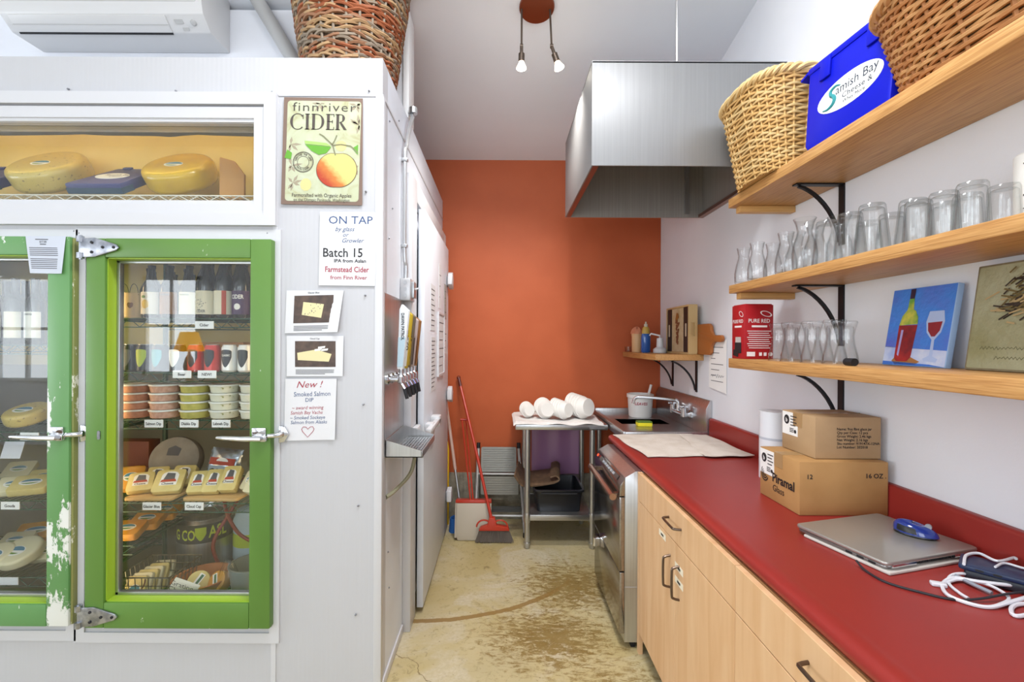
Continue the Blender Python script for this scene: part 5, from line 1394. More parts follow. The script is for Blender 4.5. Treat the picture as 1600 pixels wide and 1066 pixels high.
M_hon = [mat('honey_wicker', '#a9713f', .6), mat('light_honey_wicker', '#bd8c58', .6)]
wicker('wicker_basket', 'wide honey-brown wicker basket on the top shelf beside the blue tote', (1.165, .99), 2.161, .245, .10, .28, .16, .34, 24, 36, M_hon, 2.8, .016, .0058, seed=3, handles=False)

# blue tote on the top shelf
M_blue = mat('royal_blue_plastic', '#0a16b4', .45, spec=.2)
r = thing('blue_tote', 'royal blue tote with an oval Samish Bay Cheese label between the wicker baskets', 'tote', (1.13, 1.44, 2.161), 0)
bl = Vector((1.062, 1.60, 2.162)); br = Vector((1.085, 1.275, 2.162))
u = (br - bl).normalized(); vv = Vector((.12, .06, 1)).normalized()
pt_ = PL(bl, u, vv); wT, hT = (br - bl).length, .30
b = MB(); b.pext(pt_, [(0.012, 0), (wT - .012, 0), (wT, .02), (wT + .01, hT), (-.01, hT), (0, .02)], -.06, 0); b.build('tote_body', M_blue, r, bev=.006)
b = MB(); b.pext(pt_, [(-.012, hT - .012), (wT + .012, hT - .012), (wT + .012, hT + .012), (-.012, hT + .012)], -.064, .004); b.build('tote_rim', M_blue, r, bev=.004)
for a in (.05, wT - .09):
    b = MB(); b.pbox(pt_, a, a + .045, hT - .07, hT + .006, 0, .008); b.build('clip', M_blue, r, bev=.003)
b = MB(); b.pext(pt_, [(-.012, hT), (-.05, hT - .012), (-.05, hT - .004), (-.012, hT + .01)], -.055, .0); b.build('lid_flap', M_blue, r)
cxo, cyo = wT * .53, .138
ov = [(cxo + .125 * math.cos(t), cyo + .055 * math.sin(t) + .02 * math.cos(t) * 0) for t in [2 * PI * i / 36 for i in range(36)]]
b = MB(); b.pext(pt_, ov, 0, .0012); lb = b.build('oval_label', M_wpr, r)
M_navy = mat('slate_lettering', '#2f3a4a', .5)
for wd, da, dc, sz, kw in (('amish Bay', .03, .004, .043, dict(sx=.92)), ('Cheese &', .035, -.022, .026, dict(sx=1.1)), ('Whey More...', .03, -.040, .017, dict(shear=.15))):
    b = MB(); b.text(pt_, wd, cxo + da, cyo + dc, sz, 'C', d=.0018, **kw); b.build('lettering', M_navy, lb)
b = MB(); sp_ = [pt_.p(cxo - .062 + a, cyo + c, .002) for a, c in ((.030, .030), (.012, .036), (-.006, .028), (-.006, .014), (.006, .004), (.012, -.010), (.004, -.024), (-.016, -.030), (-.036, -.026))]
pth = smooth_path(sp_, 4); b.tube(pth, [.002 + .0045 * math.sin(PI * i / (len(pth) - 1)) for i in range(len(pth))], 6); b.build('swoosh_print', mat('swoosh_teal', '#2d8a8f', .5), lb)

# ================================================================ SIDE OF THE COLD ROOM
b = MB(); b.box(XS, XS + .004, 1.945, 2.325, 1.05, 1.70); tag(b.build('steel_plate', M_steel), 'stainless steel plate behind the beer taps', 'plate')
tr = thing('drip_tray', 'stainless steel drip tray under the beer taps', 'tray', (XS, 2.16, .988))
ya, yb3, zb3, zt3, zf = 1.962, 2.32, .99, 1.065, 1.018
xo = XS + .163
PZ = PXZ
b = MB(); b.box(XS + .001, xo, ya, yb3, zb3, zb3 + .004); b.build('tray_floor', M_steel, tr)
b = MB(); b.box(XS + .0045, XS + .008, ya, yb3, zb3, zt3); b.build('tray_back', M_steel, tr)
for y in (ya, yb3 - .003):
    b = MB(); b.pext(PXZ, [(XS + .005, zb3), (xo, zb3), (xo, zf), (XS + .005, zt3)], -(y + .003), -y); b.build('tray_end', M_steel, tr)
b = MB(); b.box(xo - .004, xo + .002, ya, yb3, zb3 - .002, zf); b.build('tray_lip', M_steel, tr, bev=.001)
b = MB()
for k in range(9): b.box(XS + .03 + .014 * k, XS + .036 + .014 * k, ya + .02, yb3 - .02, zb3 + .016, zb3 + .019)
for y in (ya + .02, (ya + yb3) / 2, yb3 - .026): b.box(XS + .028, XS + .15, y, y + .006, zb3 + .0125, zb3 + .017)
b.build('grille', M_steelx, tr)
b = MB(); b.tube(smooth_path([(XS + .10, 2.13, zb3), (XS + .10, 2.13, zb3 - .04), (XS + .085, 2.09, zb3 - .11), (XS + .03, 2.02, zb3 - .165), (XS + .004, 1.99, zb3 - .18)], 5), .009, 8); b.build('drain_hose', mat('olive_hose', '#8d8a70', .4), tr)
b = MB(); b.lathe([(.016, -.02), (.016, 0)], (XS + .10, 2.13, zb3), 12); b.build('drain_fitting', M_chrome, tr)
hcols = [('#dfe4e8', '#b5cdda', 'DAWN PATROL', 'white and blue'), ('#c5a92c', '#f1efe6', 'BREWING CO', 'yellow'), ('#6b6152', '#b79a34', 'BREWING', 'olive brown'), ('#b9a9a6', '#5a4d4a', 'ASLAN', 'pale mauve'), ('#8f6236', '#6d4422', '', 'plain wooden')]
for i, (c1, c2, word, nm) in enumerate(hcols):
    y = 1.995 + .074 * i; z = 1.325; xt = XS + .004
    r = thing('beer_tap', 'chrome beer tap with a %s paddle handle' % nm, 'beer tap', (xt, y, z - .09))
    b = MB(); b.tube([(xt, y, z), (xt + .055, y, z)], .011, 10); b.lathe([(.024, 0), (.024, .006), (.014, .014)], n=14, M=Matrix.Translation((xt, y, z)) @ Matrix.Rotation(PI / 2, 4, 'Y')); b.build('shank', M_chrome, r)
    b = MB(); b.lathe([(.010, -.02), (.017, -.012), (.018, .012), (.010, .022), (.007, .045)], (xt + .06, y, z), 12); b.tube([(xt + .06, y, z - .01), (xt + .078, y, z - .04)], .010, 10); b.build('faucet', M_chrome, r)
    b = MB(); b.tube([(xt + .075, y, z - .036), (xt + .088, y - .004, z - .085)], [.0095, .0075], 10); b.build('spout', M_dark, r)
    ph = PL((xt + .06, y, z + .045), (1, -.35, 0), (.06, -.03, 1))
    hh_ = (.285, .27, .265, .25, .25)[i]
    pf = [(-.016, 0), (.012, 0), (.024, hh_ * .9), (-.012, hh_), (-.022, hh_ * .92)]
    b = MB(); b.pext(ph, pf, -.008, .008); hd = b.build('paddle', mat('paddle_%d' % i, c1, .4), r, bev=.002)
    b = MB(); b.pext(ph, [(-.016, .01), (.012, .01), (.017, .14), (-.019, .14)], .008, .0088); b.build('paddle_print', mat('paddle_print_%d' % i, c2, .5), hd)
    if word:
        b = MB(); b.text(ph, word, -.010 if i == 0 else -.006, hh_ * .86, .022, 'L', bold=.02, sx=.75 if i == 0 else 1.1, d=.0095, rot=-PI / 2 + .06); b.build('lettering', M_ink, hd)
# conduit and junction box
cd = thing('electrical_conduit', 'grey steel conduit with junction box up the side of the cold room', 'conduit', (XS, 2.29, 1.70))
b = MB(); b.tube(smooth_path([(XS + .02, 2.29, 1.80), (XS + .022, 2.285, 1.87), (XS + .016, 2.275, 1.95), (XS + .016, 2.275, 2.40), (XS + .02, 2.29, 2.48), (XS + .025, 2.345, 2.60), (XS + .028, 2.40, 2.68), (XS + .0, 2.43, 2.71), (XS - .06, 2.43, 2.715)], 5), .010, 10); b.build('pipe', mat('galvanised_pipe', '#bdbec0', .3, .6), cd)
for z in (1.97, 2.40):
    b = MB(); b.box(XS, XS + .03, 2.262, 2.288, z - .008, z + .008); b.build('strap', M_alu, cd, bev=.002)
b = MB(); b.box(XS, XS + .052, 2.245, 2.36, 1.695, 1.805); jb = b.build('junction_box', mat('galvanised_box', '#bfc0c2', .35, .5), cd, bev=.004)
PJ = PL((0, 2.245, 0), (1, 0, 0), (0, 0, 1))
for z in (1.72, 1.75, 1.785):
    b = MB(); b.pext(PJ, arc(XS + .026, z, .010, 0, 2 * PI, 14)[:-1], 0, .0015); b.build('knockout', M_alu, jb)
b = MB(); b.box(XS + .052, XS + .066, 2.27, 2.335, 1.71, 1.79); b.build('cover_plate', M_alu, jb, bev=.002)
b = MB(); b.tube([(XS + .066, 2.30, 1.755), (XS + .082, 2.30, 1.76)], .005, 8); b.build('toggle', M_trim, jb)
b = MB(); b.lathe([(.022, 0), (.022, .03), (.012, .035)], (XS + .03, 2.41, 2.70), 12); b.build('elbow', M_alu, cd)
# notices on the side door
PD = PL((XS + .0805, 0, 0), (0, 1, 0), (0, 0, 1))
def door_note(y0, y1, z0, z1, label, m=M_paper, lines=8, th=.002, board=False):
    b = MB(); b.pbox(PD, y0, y1, z0, z1, 0, th); o = b.build('door_notice', m); tag(o, label, 'notice')
    b = MB()
    for k in range(lines):
        z = z1 - (z1 - z0) * (k + 1) / (lines + 1); b.pbox(PD, y0 + .02, y1 - .02 - .05 * ((k * 7) % 3) / 2, z - .003, z + .003, th, th + .0006)
    b.build('print', M_grey, o)
    return o
door_note(2.70, 2.88, 1.56, 1.84, 'printed sheet near the handle edge of the side door, above the typed list')
door_note(2.72, 2.90, 1.19, 1.52, 'typed list low on the side door', lines=12)
o = door_note(3.00, 3.28, 1.27, 1.68, 'framed checklist clipped to the middle of the side door', M_paper, 6, .006)
ring('frame', 2.99, 3.29, 1.26, 1.69, .014, 0, .012, M_trim, PD, o)
door_note(3.05, 3.16, 1.72, 2.02, 'narrow hanging strip of paper above the framed checklist', lines=3)
door_note(3.34, 3.46, 1.66, 1.92, 'small grey notice between the checklist and the hinge', mat('grey_notice', '#a9a8a4', .6), 4)
door_note(3.36, 3.48, 1.40, 1.60, 'curled leaflet near the hinge side of the side door', lines=3)

# ================================================================ HANGING SPOT LAMP
ly = 2.44; lz = zc(ly)
xl0, xl1 = at(815, 60, y=ly).x, at(862, 60, y=ly).x
lamp = thing('spot_lamp', 'two-armed hanging spot lamp with a round copper ceiling plate', 'lamp', ((xl0 + xl1) / 2, ly, lz - .03))
Mn = Matrix.Translation(((xl0 + xl1) / 2, ly, lz)) @ Matrix.Rotation(math.atan(-.19), 4, 'X')
b = MB(); b.lathe([(.093, 0), (.095, -.006), (.092, -.016), (.05, -.020), (0, -.021)][::-1], n=36, M=Mn); b.build('ceiling_plate', mat('copper_plate', '#7d3a1c', .4, .4), lamp)
M_bronze = mat('bronze_arm', '#5d5148', .35, .8); M_bulb = emitmat('lit_bulb', '#fff3dc', 14.0)
for i, (x, dx) in enumerate(((xl0, 0), (xl1, .03))):
    zt_ = lz - .03; zj = at(815, 72, y=ly).z
    xt_ = x - dx * .35
    b = MB(); b.tube([(xt_, ly, zt_ + .02), (x, ly, zj)], .0055, 10); arm = b.build('arm', M_bronze, lamp)
    b = MB(); b.tube([(x - .008, ly, zj), (x + .008, ly, zj)], .011, 12); b.tube([(x, ly, zj), (x + dx * .6, ly, zj - .05)], .009, 10); b.tube([(x + dx * .5, ly, zj - .042), (x + dx, ly - .0, zj - .085)], .0165, 14); b.build('lamp_holder', M_bronze, lamp)
    dirv = Vector((dx, -.0, -.085)).normalized()
    Mq = Matrix.Translation(Vector((x + dx, ly, zj - .083))) @ dirv.to_track_quat('Z', 'Y').to_matrix().to_4x4()
    b = MB(); b.lathe([(.012, 0), (.016, .012), (.026, .034), (.027, .038), (.018, .040), (0, .041)], n=20, M=Mq); b.build('bulb', M_bulb, lamp)
    l = bpy.data.lights.new('spot_bulb_light', 'SPOT'); l.energy = 42; l.color = (1, .95, .88); l.shadow_soft_size = .03; l.spot_size = math.radians(120); l.spot_blend = .9
    lo = bpy.data.objects.new('spot_bulb_light', l); COL.objects.link(lo); lo.location = Mq @ Vector((0, 0, .06)); lo.rotation_euler = (Vector((-.15, .35, -1))).to_track_quat('-Z', 'Y').to_euler()
# housings for the added fill-light panels, out of view
for i, (x, y, e) in enumerate(CEIL_LIGHTS):
    r = thing('ceiling_light', ('white ceiling panel added as unseen fill light over the shop floor', 'white ceiling panel added as unseen fill light over the counter end')[i], 'ceiling light', (x, y, zc(y) - .07))
    b = MB(); b.box(x - .6, x + .6, y - .3, y + .3, zc(y) - .075, zc(y + .3)); b.build('housing', M_trim, r)

# ================================================================ STEEL TABLE AT THE BACK
M_lin = mat('white_cotton', '#e8e6e3', .85, col2='#dfdcd8', nscale=30, bump=.15, bscale=80)
tx0, tx1, ty0, ty1 = .10, .765, 3.255, 3.80
tb = thing('steel_table', 'small stainless steel work table against the orange wall', 'table', ((tx0 + tx1) / 2, 3.52, 0))
b = MB(); b.box(tx0, tx1, ty0, ty1, .862, .903); b.build('tabletop', M_steelx, tb, bev=.006)
for x in (.19, .66):
    for y in (3.29, 3.74):
        b = MB(); b.tube([(x, y, .03), (x, y, .865)], .0205, 14); lg = b.build('leg', M_steel, tb)
        b = MB(); b.lathe([(.012, 0), (.018, .004), (.021, .03), (.0245, .032), (.0245, .045), (.0205, .046)], (x, y, 0), 14); b.build('foot', M_steel, lg)
        b = MB(); b.shell([(.024, .19), (.026, .2), (.026, .25), (.024, .26)], (x, y, 0), 14); b.build('collar', M_steel, lg)
b = MB(); b.box(.19, .66, 3.29, 3.74, .235, .245); b.box(.205, .645, 3.275, 3.29, .205, .246); b.box(.205, .645, 3.74, 3.755, .205, .246); b.build('undershelf', M_steelx, tb, bev=.002)
PTB = PL((0, ty0, 0), (1, 0, 0), (0, 0, 1)); b = MB(); b.pext(PTB, rrect(.63, .74, .871, .894, .004), 0, .001); b.build('maker_plate', M_alu, tb)
# white cloth, edges hanging a little
b = MB()
def cl(u, v):
    x = tx0 - .012 + u * (tx1 - tx0 - .02); y = ty0 - .012 + v * (ty1 - ty0 - .02)
    z = .909 + .004 * math.sin(u * 17 + v * 5) + .004 * math.sin(v * 13)
    if v < .03: z -= .006 + .003 * math.sin(u * 21)
    if u < .02: z -= .012
    return Vector((x, y, z))
b.grid(40, 24, cl); tag(b.build('table_cloth', M_lin, solid=-.003), 'white cloth spread over the steel table', 'cloth')
# nested white tubs lying on their sides
M_tubw = mat('white_plastic_tub', '#e9e7e2', .35, spec=.4)
proto = {}
TP = [(.062, .0), (.066, .004), (.078, .055), (.084, .056), (.086, .061), (.082, .063), (.076, .060), (.064, .010), (.060, .006), (0, .006)]
for si, (px, y, sc_, n_, yaw, lab) in enumerate(((828, 3.46, .66, 3, -.35, 'white tub in the smallest stack on the table'), (856, 3.40, .84, 4, -.25, 'white tub in the stack beside the smallest one'),
                                   (889, 3.39, .82, 5, -.75, 'white tub in the slanting middle stack'), (920, 3.42, 1.02, 5, -.65, 'white tub in the large stack next to the sink'))):
    for k in range(n_):
        base = Vector((at(px, 630, y=y).x, y, 0))
        ax_ = Vector((-math.sin(-yaw), math.cos(yaw), 0))
        c = base + ax_ * (.026 * k * sc_)
        R = .086 * sc_
        zc_ = .916 + R * 1.0 + .004 * k
        M = Matrix.Translation((c.x, c.y, zc_)) @ Matrix.Rotation(-yaw * 0, 4, 'Z') @ (ax_ - Vector((0, 0, .12))).to_track_quat('Z', 'Y').to_matrix().to_4x4() @ Matrix.Scale(sc_, 4)
        b = MB(); b.shell(TP[:2], n=6); b = MB()
        b.lathe(TP, n=28, M=M)
        o = b.build('plastic_tub', M_tubw); tag(o, lab + ', ' + ('foremost one', 'second', 'third', 'fourth', 'fifth')[k], 'tub', 'stack %s of white tubs on the steel table' % ('one', 'two', 'three', 'four')[si])
# purple sheet, black bin and rolled mat under the table
b = MB(); b.grid(14, 8, lambda u, v: Vector((.255 + .40 * u, 3.822 - .006 * math.sin(u * 14) - .004, .385 + .475 * v))); tag(b.build('plastic_sheet', mat('purple_plastic', '#a5789f', .3), solid=.002), 'thin purple sheet on the wall behind the steel table', 'sheet')  # thin wavy sheet in one even purple, just off the wall
bn = thing('plastic_bin', 'black plastic bus bin on the undershelf of the steel table', 'bin', (.43, 3.5, .246))
b = MB()
def ringb(x0, x1, y0, y1, z, r=.03): return [Vector((a, c, z)) for a, c in rrect(x0, x1, y0, y1, r, 4)]
X0, X1, Y0, Y1 = .245, .605, 3.325, 3.71
rings = [ringb(X0 + .02, X1 - .02, Y0 + .02, Y1 - .02, .247), ringb(X0 + .004, X1 - .004, Y0 + .004, Y1 - .004, .395), ringb(X0 - .008, X1 + .008, Y0 - .008, Y1 + .008, .397), ringb(X0 - .008, X1 + .008, Y0 - .008, Y1 + .008, .410), ringb(X0 + .006, X1 - .006, Y0 + .006, Y1 - .006, .410), ringb(X0 + .024, X1 - .024, Y0 + .024, Y1 - .024, .255)]
n = len(rings[0]); vs = [p for q in rings for p in q]; fs = [tuple(range(n))[::-1], tuple(range(5 * n, 6 * n))]
for i in range(5): fs += [(i * n + j, i * n + (j + 1) % n, (i + 1) * n + (j + 1) % n, (i + 1) * n + j) for j in range(n)]
b.add(vs, fs); b.build('bin_body', mat('black_bin_plastic', '#1b1d22', .3), bn)
b = MB(); b.tube([(X0 + .05, Y0 - .006, .385), (X1 - .05, Y0 - .006, .385)], .006, 8); b.build('grip_rib', M_dark, bn)
b = MB()
mpts = smooth_path([(.10, 3.30, .52), (.16, 3.33, .44), (.24, 3.38, .425), (.33, 3.40, .43), (.40, 3.40, .445), (.43, 3.40, .465), (.41, 3.40, .485), (.37, 3.40, .475)], 5)
b.grid(len(mpts), 6, lambda u, v: mpts[min(len(mpts) - 1, round(u * (len(mpts) - 1)))] + Vector((.04 * v, .30 * v, .03 * v)))
tag(b.build('rubber_mat', mat('brown_rubber_mat', '#7a6048', .6, col2='#64503c', nscale=30), solid=.010), 'curled brown rubber mat lying over the black bin', 'mat')

# folded step stool leaning on the wall
st = thing('step_stool', 'folded grey step stool leaning on the orange wall beside the table', 'step stool', (.03, 3.62, 0))
M_tubeg = mat('grey_painted_tube', '#b9bab8', .35, .5); M_tread = mat('grey_ribbed_tread', '#8d8f8a', .7)
def rail(x0, x1): return [(x0, 3.47, .01), (x0 + (x1 - x0) * .5, 3.62, .30), (x1, 3.79, .60), (x1, 3.80, .64)]
for xa, xb in ((-.20, -.19), (.185, .145)):
    b = MB(); b.tube(rail(xa, xb), .0125, 10); rl = b.build('side_rail', M_tubeg, st)
    b = MB(); b.lathe([(.016, 0), (.016, .03), (.014, .035)], (xa, 3.47, 0), 10); b.build('rubber_foot', M_dark, rl)
    b = MB(); b.tube([(xb, 3.79, .605), (xb, 3.802, .65)], .015, 10); b.build('grip', M_dark, rl)
    b = MB(); b.tube([(xa + .01, 3.74, .01), (xa + .01, 3.78, .40)], .011, 10); b.build('rear_rail', M_tubeg, st)
def tread(name, x0, x1, z0, z1, y0, y1, m, th=.02):
    p = PL((0, y0, z0), (1, 0, 0), (0, y1 - y0, z1 - z0)); Lh = math.hypot(y1 - y0, z1 - z0)
    b = MB(); b.pext(p, rrect(x0, x1, 0, Lh, .012), -th, 0); t = b.build(name, m, st)
    b = MB(); k = 0
    while .02 + k * .018 < Lh - .012:
        b.pbox(p, x0 + .015, x1 - .015, .018 + k * .018, .024 + k * .018, 0, .003); k += 1
    b.build('ribs', m, t)
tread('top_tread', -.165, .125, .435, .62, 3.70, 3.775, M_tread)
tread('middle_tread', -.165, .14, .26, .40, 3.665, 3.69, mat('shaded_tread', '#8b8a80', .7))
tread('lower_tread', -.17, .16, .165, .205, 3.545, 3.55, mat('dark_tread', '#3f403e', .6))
for z, y in ((.14, 3.535), (.42, 3.69)):
    b = MB(); b.tube([(-.195, y, z), (.17, y, z)], .010, 8); b.build('cross_tube', M_tubeg, st)

# broom, dustpan, mop pole, yellow pole
M_redp = mat('red_plastic', '#b7341f', .35); M_redd = mat('dark_red_grip', '#5c1f18', .5)
br_ = thing('broom', 'red broom with grey bristles leaning on the orange wall', 'broom', (-.04, 3.36, 0))
top = at(717, 592, y=3.80); jn = Vector((-.065, 3.375, .185))
b = MB(); b.tube([jn - Vector((0, 0, .03)), jn + (top - jn) * .5, top], .0115, 10); hd = b.build('handle', M_redp, br_)
b = MB(); b.tube([top + (jn - top) * .06, top + (top - jn) * .01], .0135, 10); b.tube([top + (top - jn) * .008 + Vector((.014 * math.cos(t) - .014 * 0, 0, .016 * math.sin(t))) for t in [2 * PI * k / 10 for k in range(10)]], .003, 6, True); b.build('grip', M_redd, hd)
b = MB(); b.pext(PL((0, 3.355, 0), (1, 0, 0), (0, 0, 1)), [(-.165, .095), (.065, .095), (.055, .12), (-.03, .135), (-.045, .19), (-.085, .19), (-.10, .135), (-.15, .118)], -.045, .0); b.build('head', M_redp, br_, bev=.004)
for s in (-1, 1):
    b = MB(); b.tube([(-.065 + s * (.06 + .055 * math.cos(t)), 3.37, .12 + .05 * math.sin(t)) for t in [PI * k / 10 for k in range(11)]], .006, 6); b.build('brace', M_redp, br_)
b = MB(); rr = random.Random(11)
for k in range(420):
    u, v = rr.random(), rr.random(); x = -.16 + .22 * u; y = 3.36 + .035 * v; f = (u - .5)
    b.tube([(x, y, .10), (x + f * .06 + rr.gauss(0, .006), y - .02 * (v - .3) - .005 + rr.gauss(0, .004), .004 + .012 * rr.random())], .0017, 3)
stuff(b.build('bristles', mat('grey_bristles', '#6b625b', .8), br_))
dp = thing('dustpan', 'beige upright dustpan with a red handle beside the broom', 'dustpan', (-.21, 3.42, 0))
pp = PL((-.345, 3.40, .004), (1, 0, 0), (0, .2, 1))
b = MB(); b.pext(pp, [(.02, 0), (.255, 0), (.27, .28), (.0, .27), (-.002, .05)], -.012, 0); b.build('pan', mat('beige_plastic', '#b9b0a0', .5), dp, bev=.006)
for a0, a1 in ((-.002, .010), (.258, .272)):
    b = MB(); b.pext(pp, [(a0, .02), (a1, .02), (a1, .27), (a0, .27)], -.09, 0); b.build('pan_side', MATS['beige_plastic'], dp)
b = MB(); b.pbox(pp, 0, .272, .268, .29, -.10, .004); b.build('pan_rim', M_redp, dp, bev=.003)
t0 = at(738, 786, y=3.47); t1 = at(725, 656, y=3.74)
for s in (-.016, .016):
    b = MB(); b.tube([t0 + Vector((s * .6, 0, -.02)), t1 + Vector((s, 0, 0))], .006, 8); b.build('handle_bar', M_redp, dp)
b = MB(); b.tube([t1 + Vector((-.03, 0, 0)), t1 + Vector((.03, 0, 0))], .011, 8); b.build('handle_grip', M_redp, dp)
mp_ = thing('mop', 'pale mop pole with a blue head behind the dustpan', 'mop', (-.38, 3.6, 0))
a0 = Vector((-.31, 3.60, .10)); a1 = at(697, 628, y=3.80)
b = MB(); b.tube([a0 + (a1 - a0) * .4, a1], .0125, 10); b.build('pole', mat('pinkish_pole', '#c9ab9f', .4), mp_)
b = MB(); b.tube([a0 + (a1 - a0) * .12, a0 + (a1 - a0) * .4], .010, 10); b.build('lower_tube', M_alu, mp_)
b = MB(); b.tube([a0, a0 + (a1 - a0) * .13], .012, 10); b.build('socket', M_dark, mp_)
b = MB(); b.grid(16, 6, lambda u, v: Vector((-.36 + (.05 + .02 * v) * math.cos(2 * PI * u), 3.58 + .05 * math.sin(2 * PI * u), .11 * v + .002)) + Vector((.03 * v, 0, .006 * math.sin(9 * u))), closed=True); b.build('mop_head', mat('blue_mop_fabric', '#2f6fc0', .8), mp_, solid=.006)
yp = thing('yellow_pole', 'flat yellow pole standing behind the side door', 'pole', (-.435, 3.70, 0))
b = MB(); b.pext(PL((0, 3.70, 0), (1, 0, 0), (0, 0, 1)), [(-.455, .0), (-.425, .0), (-.425, .62), (-.436, .68), (-.448, .66), (-.455, .56)], -.02, 0); b.build('pole_body', mat('yellow_plastic', '#e0b21e', .4), yp, bev=.003)

# ================================================================ AROUND THE SINK
bk = thing('white_bucket', 'white plastic bucket with red lettering standing on the sink', 'bucket', (1.105, 3.62, .906))
b = MB(); b.lathe([(.085, 0), (.088, .004), (.097, .15), (.104, .152), (.104, .178), (.098, .180), (.094, .17), (.083, .01), (0, .01)], (1.105, 3.62, .906), 28); b.build('bucket_body', mat('white_bucket_plastic', '#e6e5e2', .35), bk)
cy = CY_((1.105, 3.62, .906), .094, -PI / 2 - .1); b = MB(); b.text(cy, 'LEAVES', -.01, .10, .030, 'C', bold=.02, shear=.15, d=.003); b.build('lettering', M_red_ink, bk)
b = MB(); b.tube([(1.13, 3.62, .93), (1.185, 3.60, 1.16)], .010, 8); tag(b.build('spatula', mat('white_nylon', '#e2e2de', .4)), 'white spatula handle sticking out of the white bucket', 'spatula')
sp = thing('sponge', 'yellow sponge with a green scouring side on the sink', 'sponge', (1.0, 3.2, .906))
b = MB(); b.box(.955, 1.055, 3.17, 3.235, .906, .932); b.build('foam', mat('yellow_foam', '#e3d32a', .9), sp, bev=.004)
b = MB(); b.box(.955, 1.055, 3.17, 3.235, .932, .940); b.build('scourer', mat('green_scourer', '#5e7a2c', .95), sp, bev=.002)
# things on the corner shelf
ZS = 1.4155
r = thing('canister', 'cream canister with a crumpled cloth on top on the corner shelf', 'canister', (1.10, 3.70, ZS))
b = MB(); b.lathe([(.038, 0), (.04, .004), (.041, .13), (.043, .132), (.043, .15), (.0, .152)], (1.10, 3.70, ZS), 20); b.build('body', mat('cream_plastic', '#e2b98a', .45), r)
b = MB(); b.grid(18, 8, lambda u, v: Vector((1.10 + .045 * math.cos(2 * PI * u) * math.cos(v * PI / 2) * (1 + .15 * math.sin(6 * PI * u)), 3.70 + .045 * math.sin(2 * PI * u) * math.cos(v * PI / 2), ZS + .148 + .05 * math.sin(v * PI / 2) * (1 + .2 * math.sin(5 * u * 2 * PI)))), closed=True); b.build('cloth', mat('peach_cloth', '#d98f6c', .8), r)
r = thing('soap_bottle', 'clear bottle of blue dish soap on the corner shelf', 'bottle', (1.125, 3.55, ZS))
b = MB(); b.lathe([(.032, 0), (.036, .005), (.036, .12), (.030, .15), (.012, .165)], (1.125, 3.55, ZS), 20, sy=.7); b.build('soap_body', mat('blue_soap', '#2a5fae', .15, coat=.4), r)
b = MB(); b.lathe([(.0305, .145), (.032, .16), (.026, .19), (.014, .205)], (1.125, 3.55, ZS), 20, sy=.7); b.build('neck', mat('amber_soap_label', '#c0a04a', .4), r)
b = MB(); b.lathe([(.014, .20), (.014, .222), (.006, .226), (.006, .240), (0, .241)], (1.125, 3.55, ZS), 14); b.build('cap', mat('clear_cap', '#cfc9b8', .3), r)
r = thing('spray_can', 'white dispenser with a bent nozzle on the corner shelf', 'dispenser', (1.19, 3.42, ZS))
b = MB(); b.lathe([(.045, 0), (.048, .004), (.048, .028), (.04, .034), (.025, .045), (.023, .11), (.012, .115)], (1.19, 3.42, ZS), 20); b.build('body', mat('white_dispenser_plastic', '#dcdfe2', .35), r)
b = MB(); b.tube([(1.19, 3.42, ZS + .11), (1.188, 3.42, ZS + .13), (1.13, 3.44, ZS + .145), (1.12, 3.44, ZS + .13)], .007, 8); b.build('nozzle', MATS['white_dispenser_plastic'], r)
r = tag(MB().lathe([(.022, 0), (.026, .045), (.027, .045), (.026, .042), (.02, .004), (0, .004)], (1.045, 3.76, ZS), 16).build('glass_cup', glassmat('small_glass', (.95, .96, .96, 1), (.55, .6, .6, 1))), 'tiny glass cup at the wall end of the corner shelf', 'cup')
# serving tray with grapes picture, standing on its long edge
tr_ = thing('serving_tray', 'wooden serving tray with a grape picture and dark slotted ends', 'tray', (1.28, 3.23, ZS))
xa, y0_, y1_, hT_ = 1.245, 3.03, 3.44, .335
b = MB()
PTR = PL((xa, 0, ZS), (0, -1, 0), (0, 0, 1))       # normal -X
M_traypine = mat('tray_pine', '#cdb07c', .5)
b.pbox(PTR, -y1_ + .0125, -y0_ - .0125, .0125, hT_ - .0125, -.060, -.010); b.build('tray_back', M_traypine, tr_)
for q in ((-y1_, -y0_, 0, .012), (-y1_, -y0_, hT_ - .012, hT_)):
    b = MB(); b.pbox(PTR, *q, -.060, 0); b.build('tray_side', M_traypine, tr_, bev=.002)
for a, lab in ((-y1_, 'far'), (-y0_ - .012, 'near')):
    b = MB()
    zs_ = hT_ / 2
    b.pbox(PTR, a, a + .012, .012, zs_ - .045, -.060, 0); b.pbox(PTR, a, a + .012, zs_ + .045, hT_ - .012, -.060, 0); b.pbox(PTR, a, a + .012, zs_ - .045, zs_ + .045, -.060, -.042); b.pbox(PTR, a, a + .012, zs_ - .045, zs_ + .045, -.020, 0)
    b.build('tray_end', M_traypine, tr_)
M_dkw = mat('dark_stained_wood', '#2f2622', .5)
for a in (-y1_ + .014, -y0_ - .094):
    b = MB(); b.pext(PTR, rrect(a, a + .08, .014, hT_ - .014, .008), -.010, -.004); bb = b.build('dark_panel', M_dkw, tr_)
    b = MB(); b.pext(PTR, rrect(a + .03, a + .05, .12, .21, .009), -.004, -.002); b.build('slot_inlay', mat('slot_cream', '#c8bda6', .6), bb)
b = MB(); b.pbox(PTR, -y1_ + .10, -y0_ - .10, .016, hT_ - .016, -.010, -.006); pc = b.build('picture', mat('parchment_picture', '#cdbf9c', .6, col2='#c0ae82', nscale=20), tr_)
b = MB(); rr = random.Random(4); ym = -(y0_ + y1_) / 2
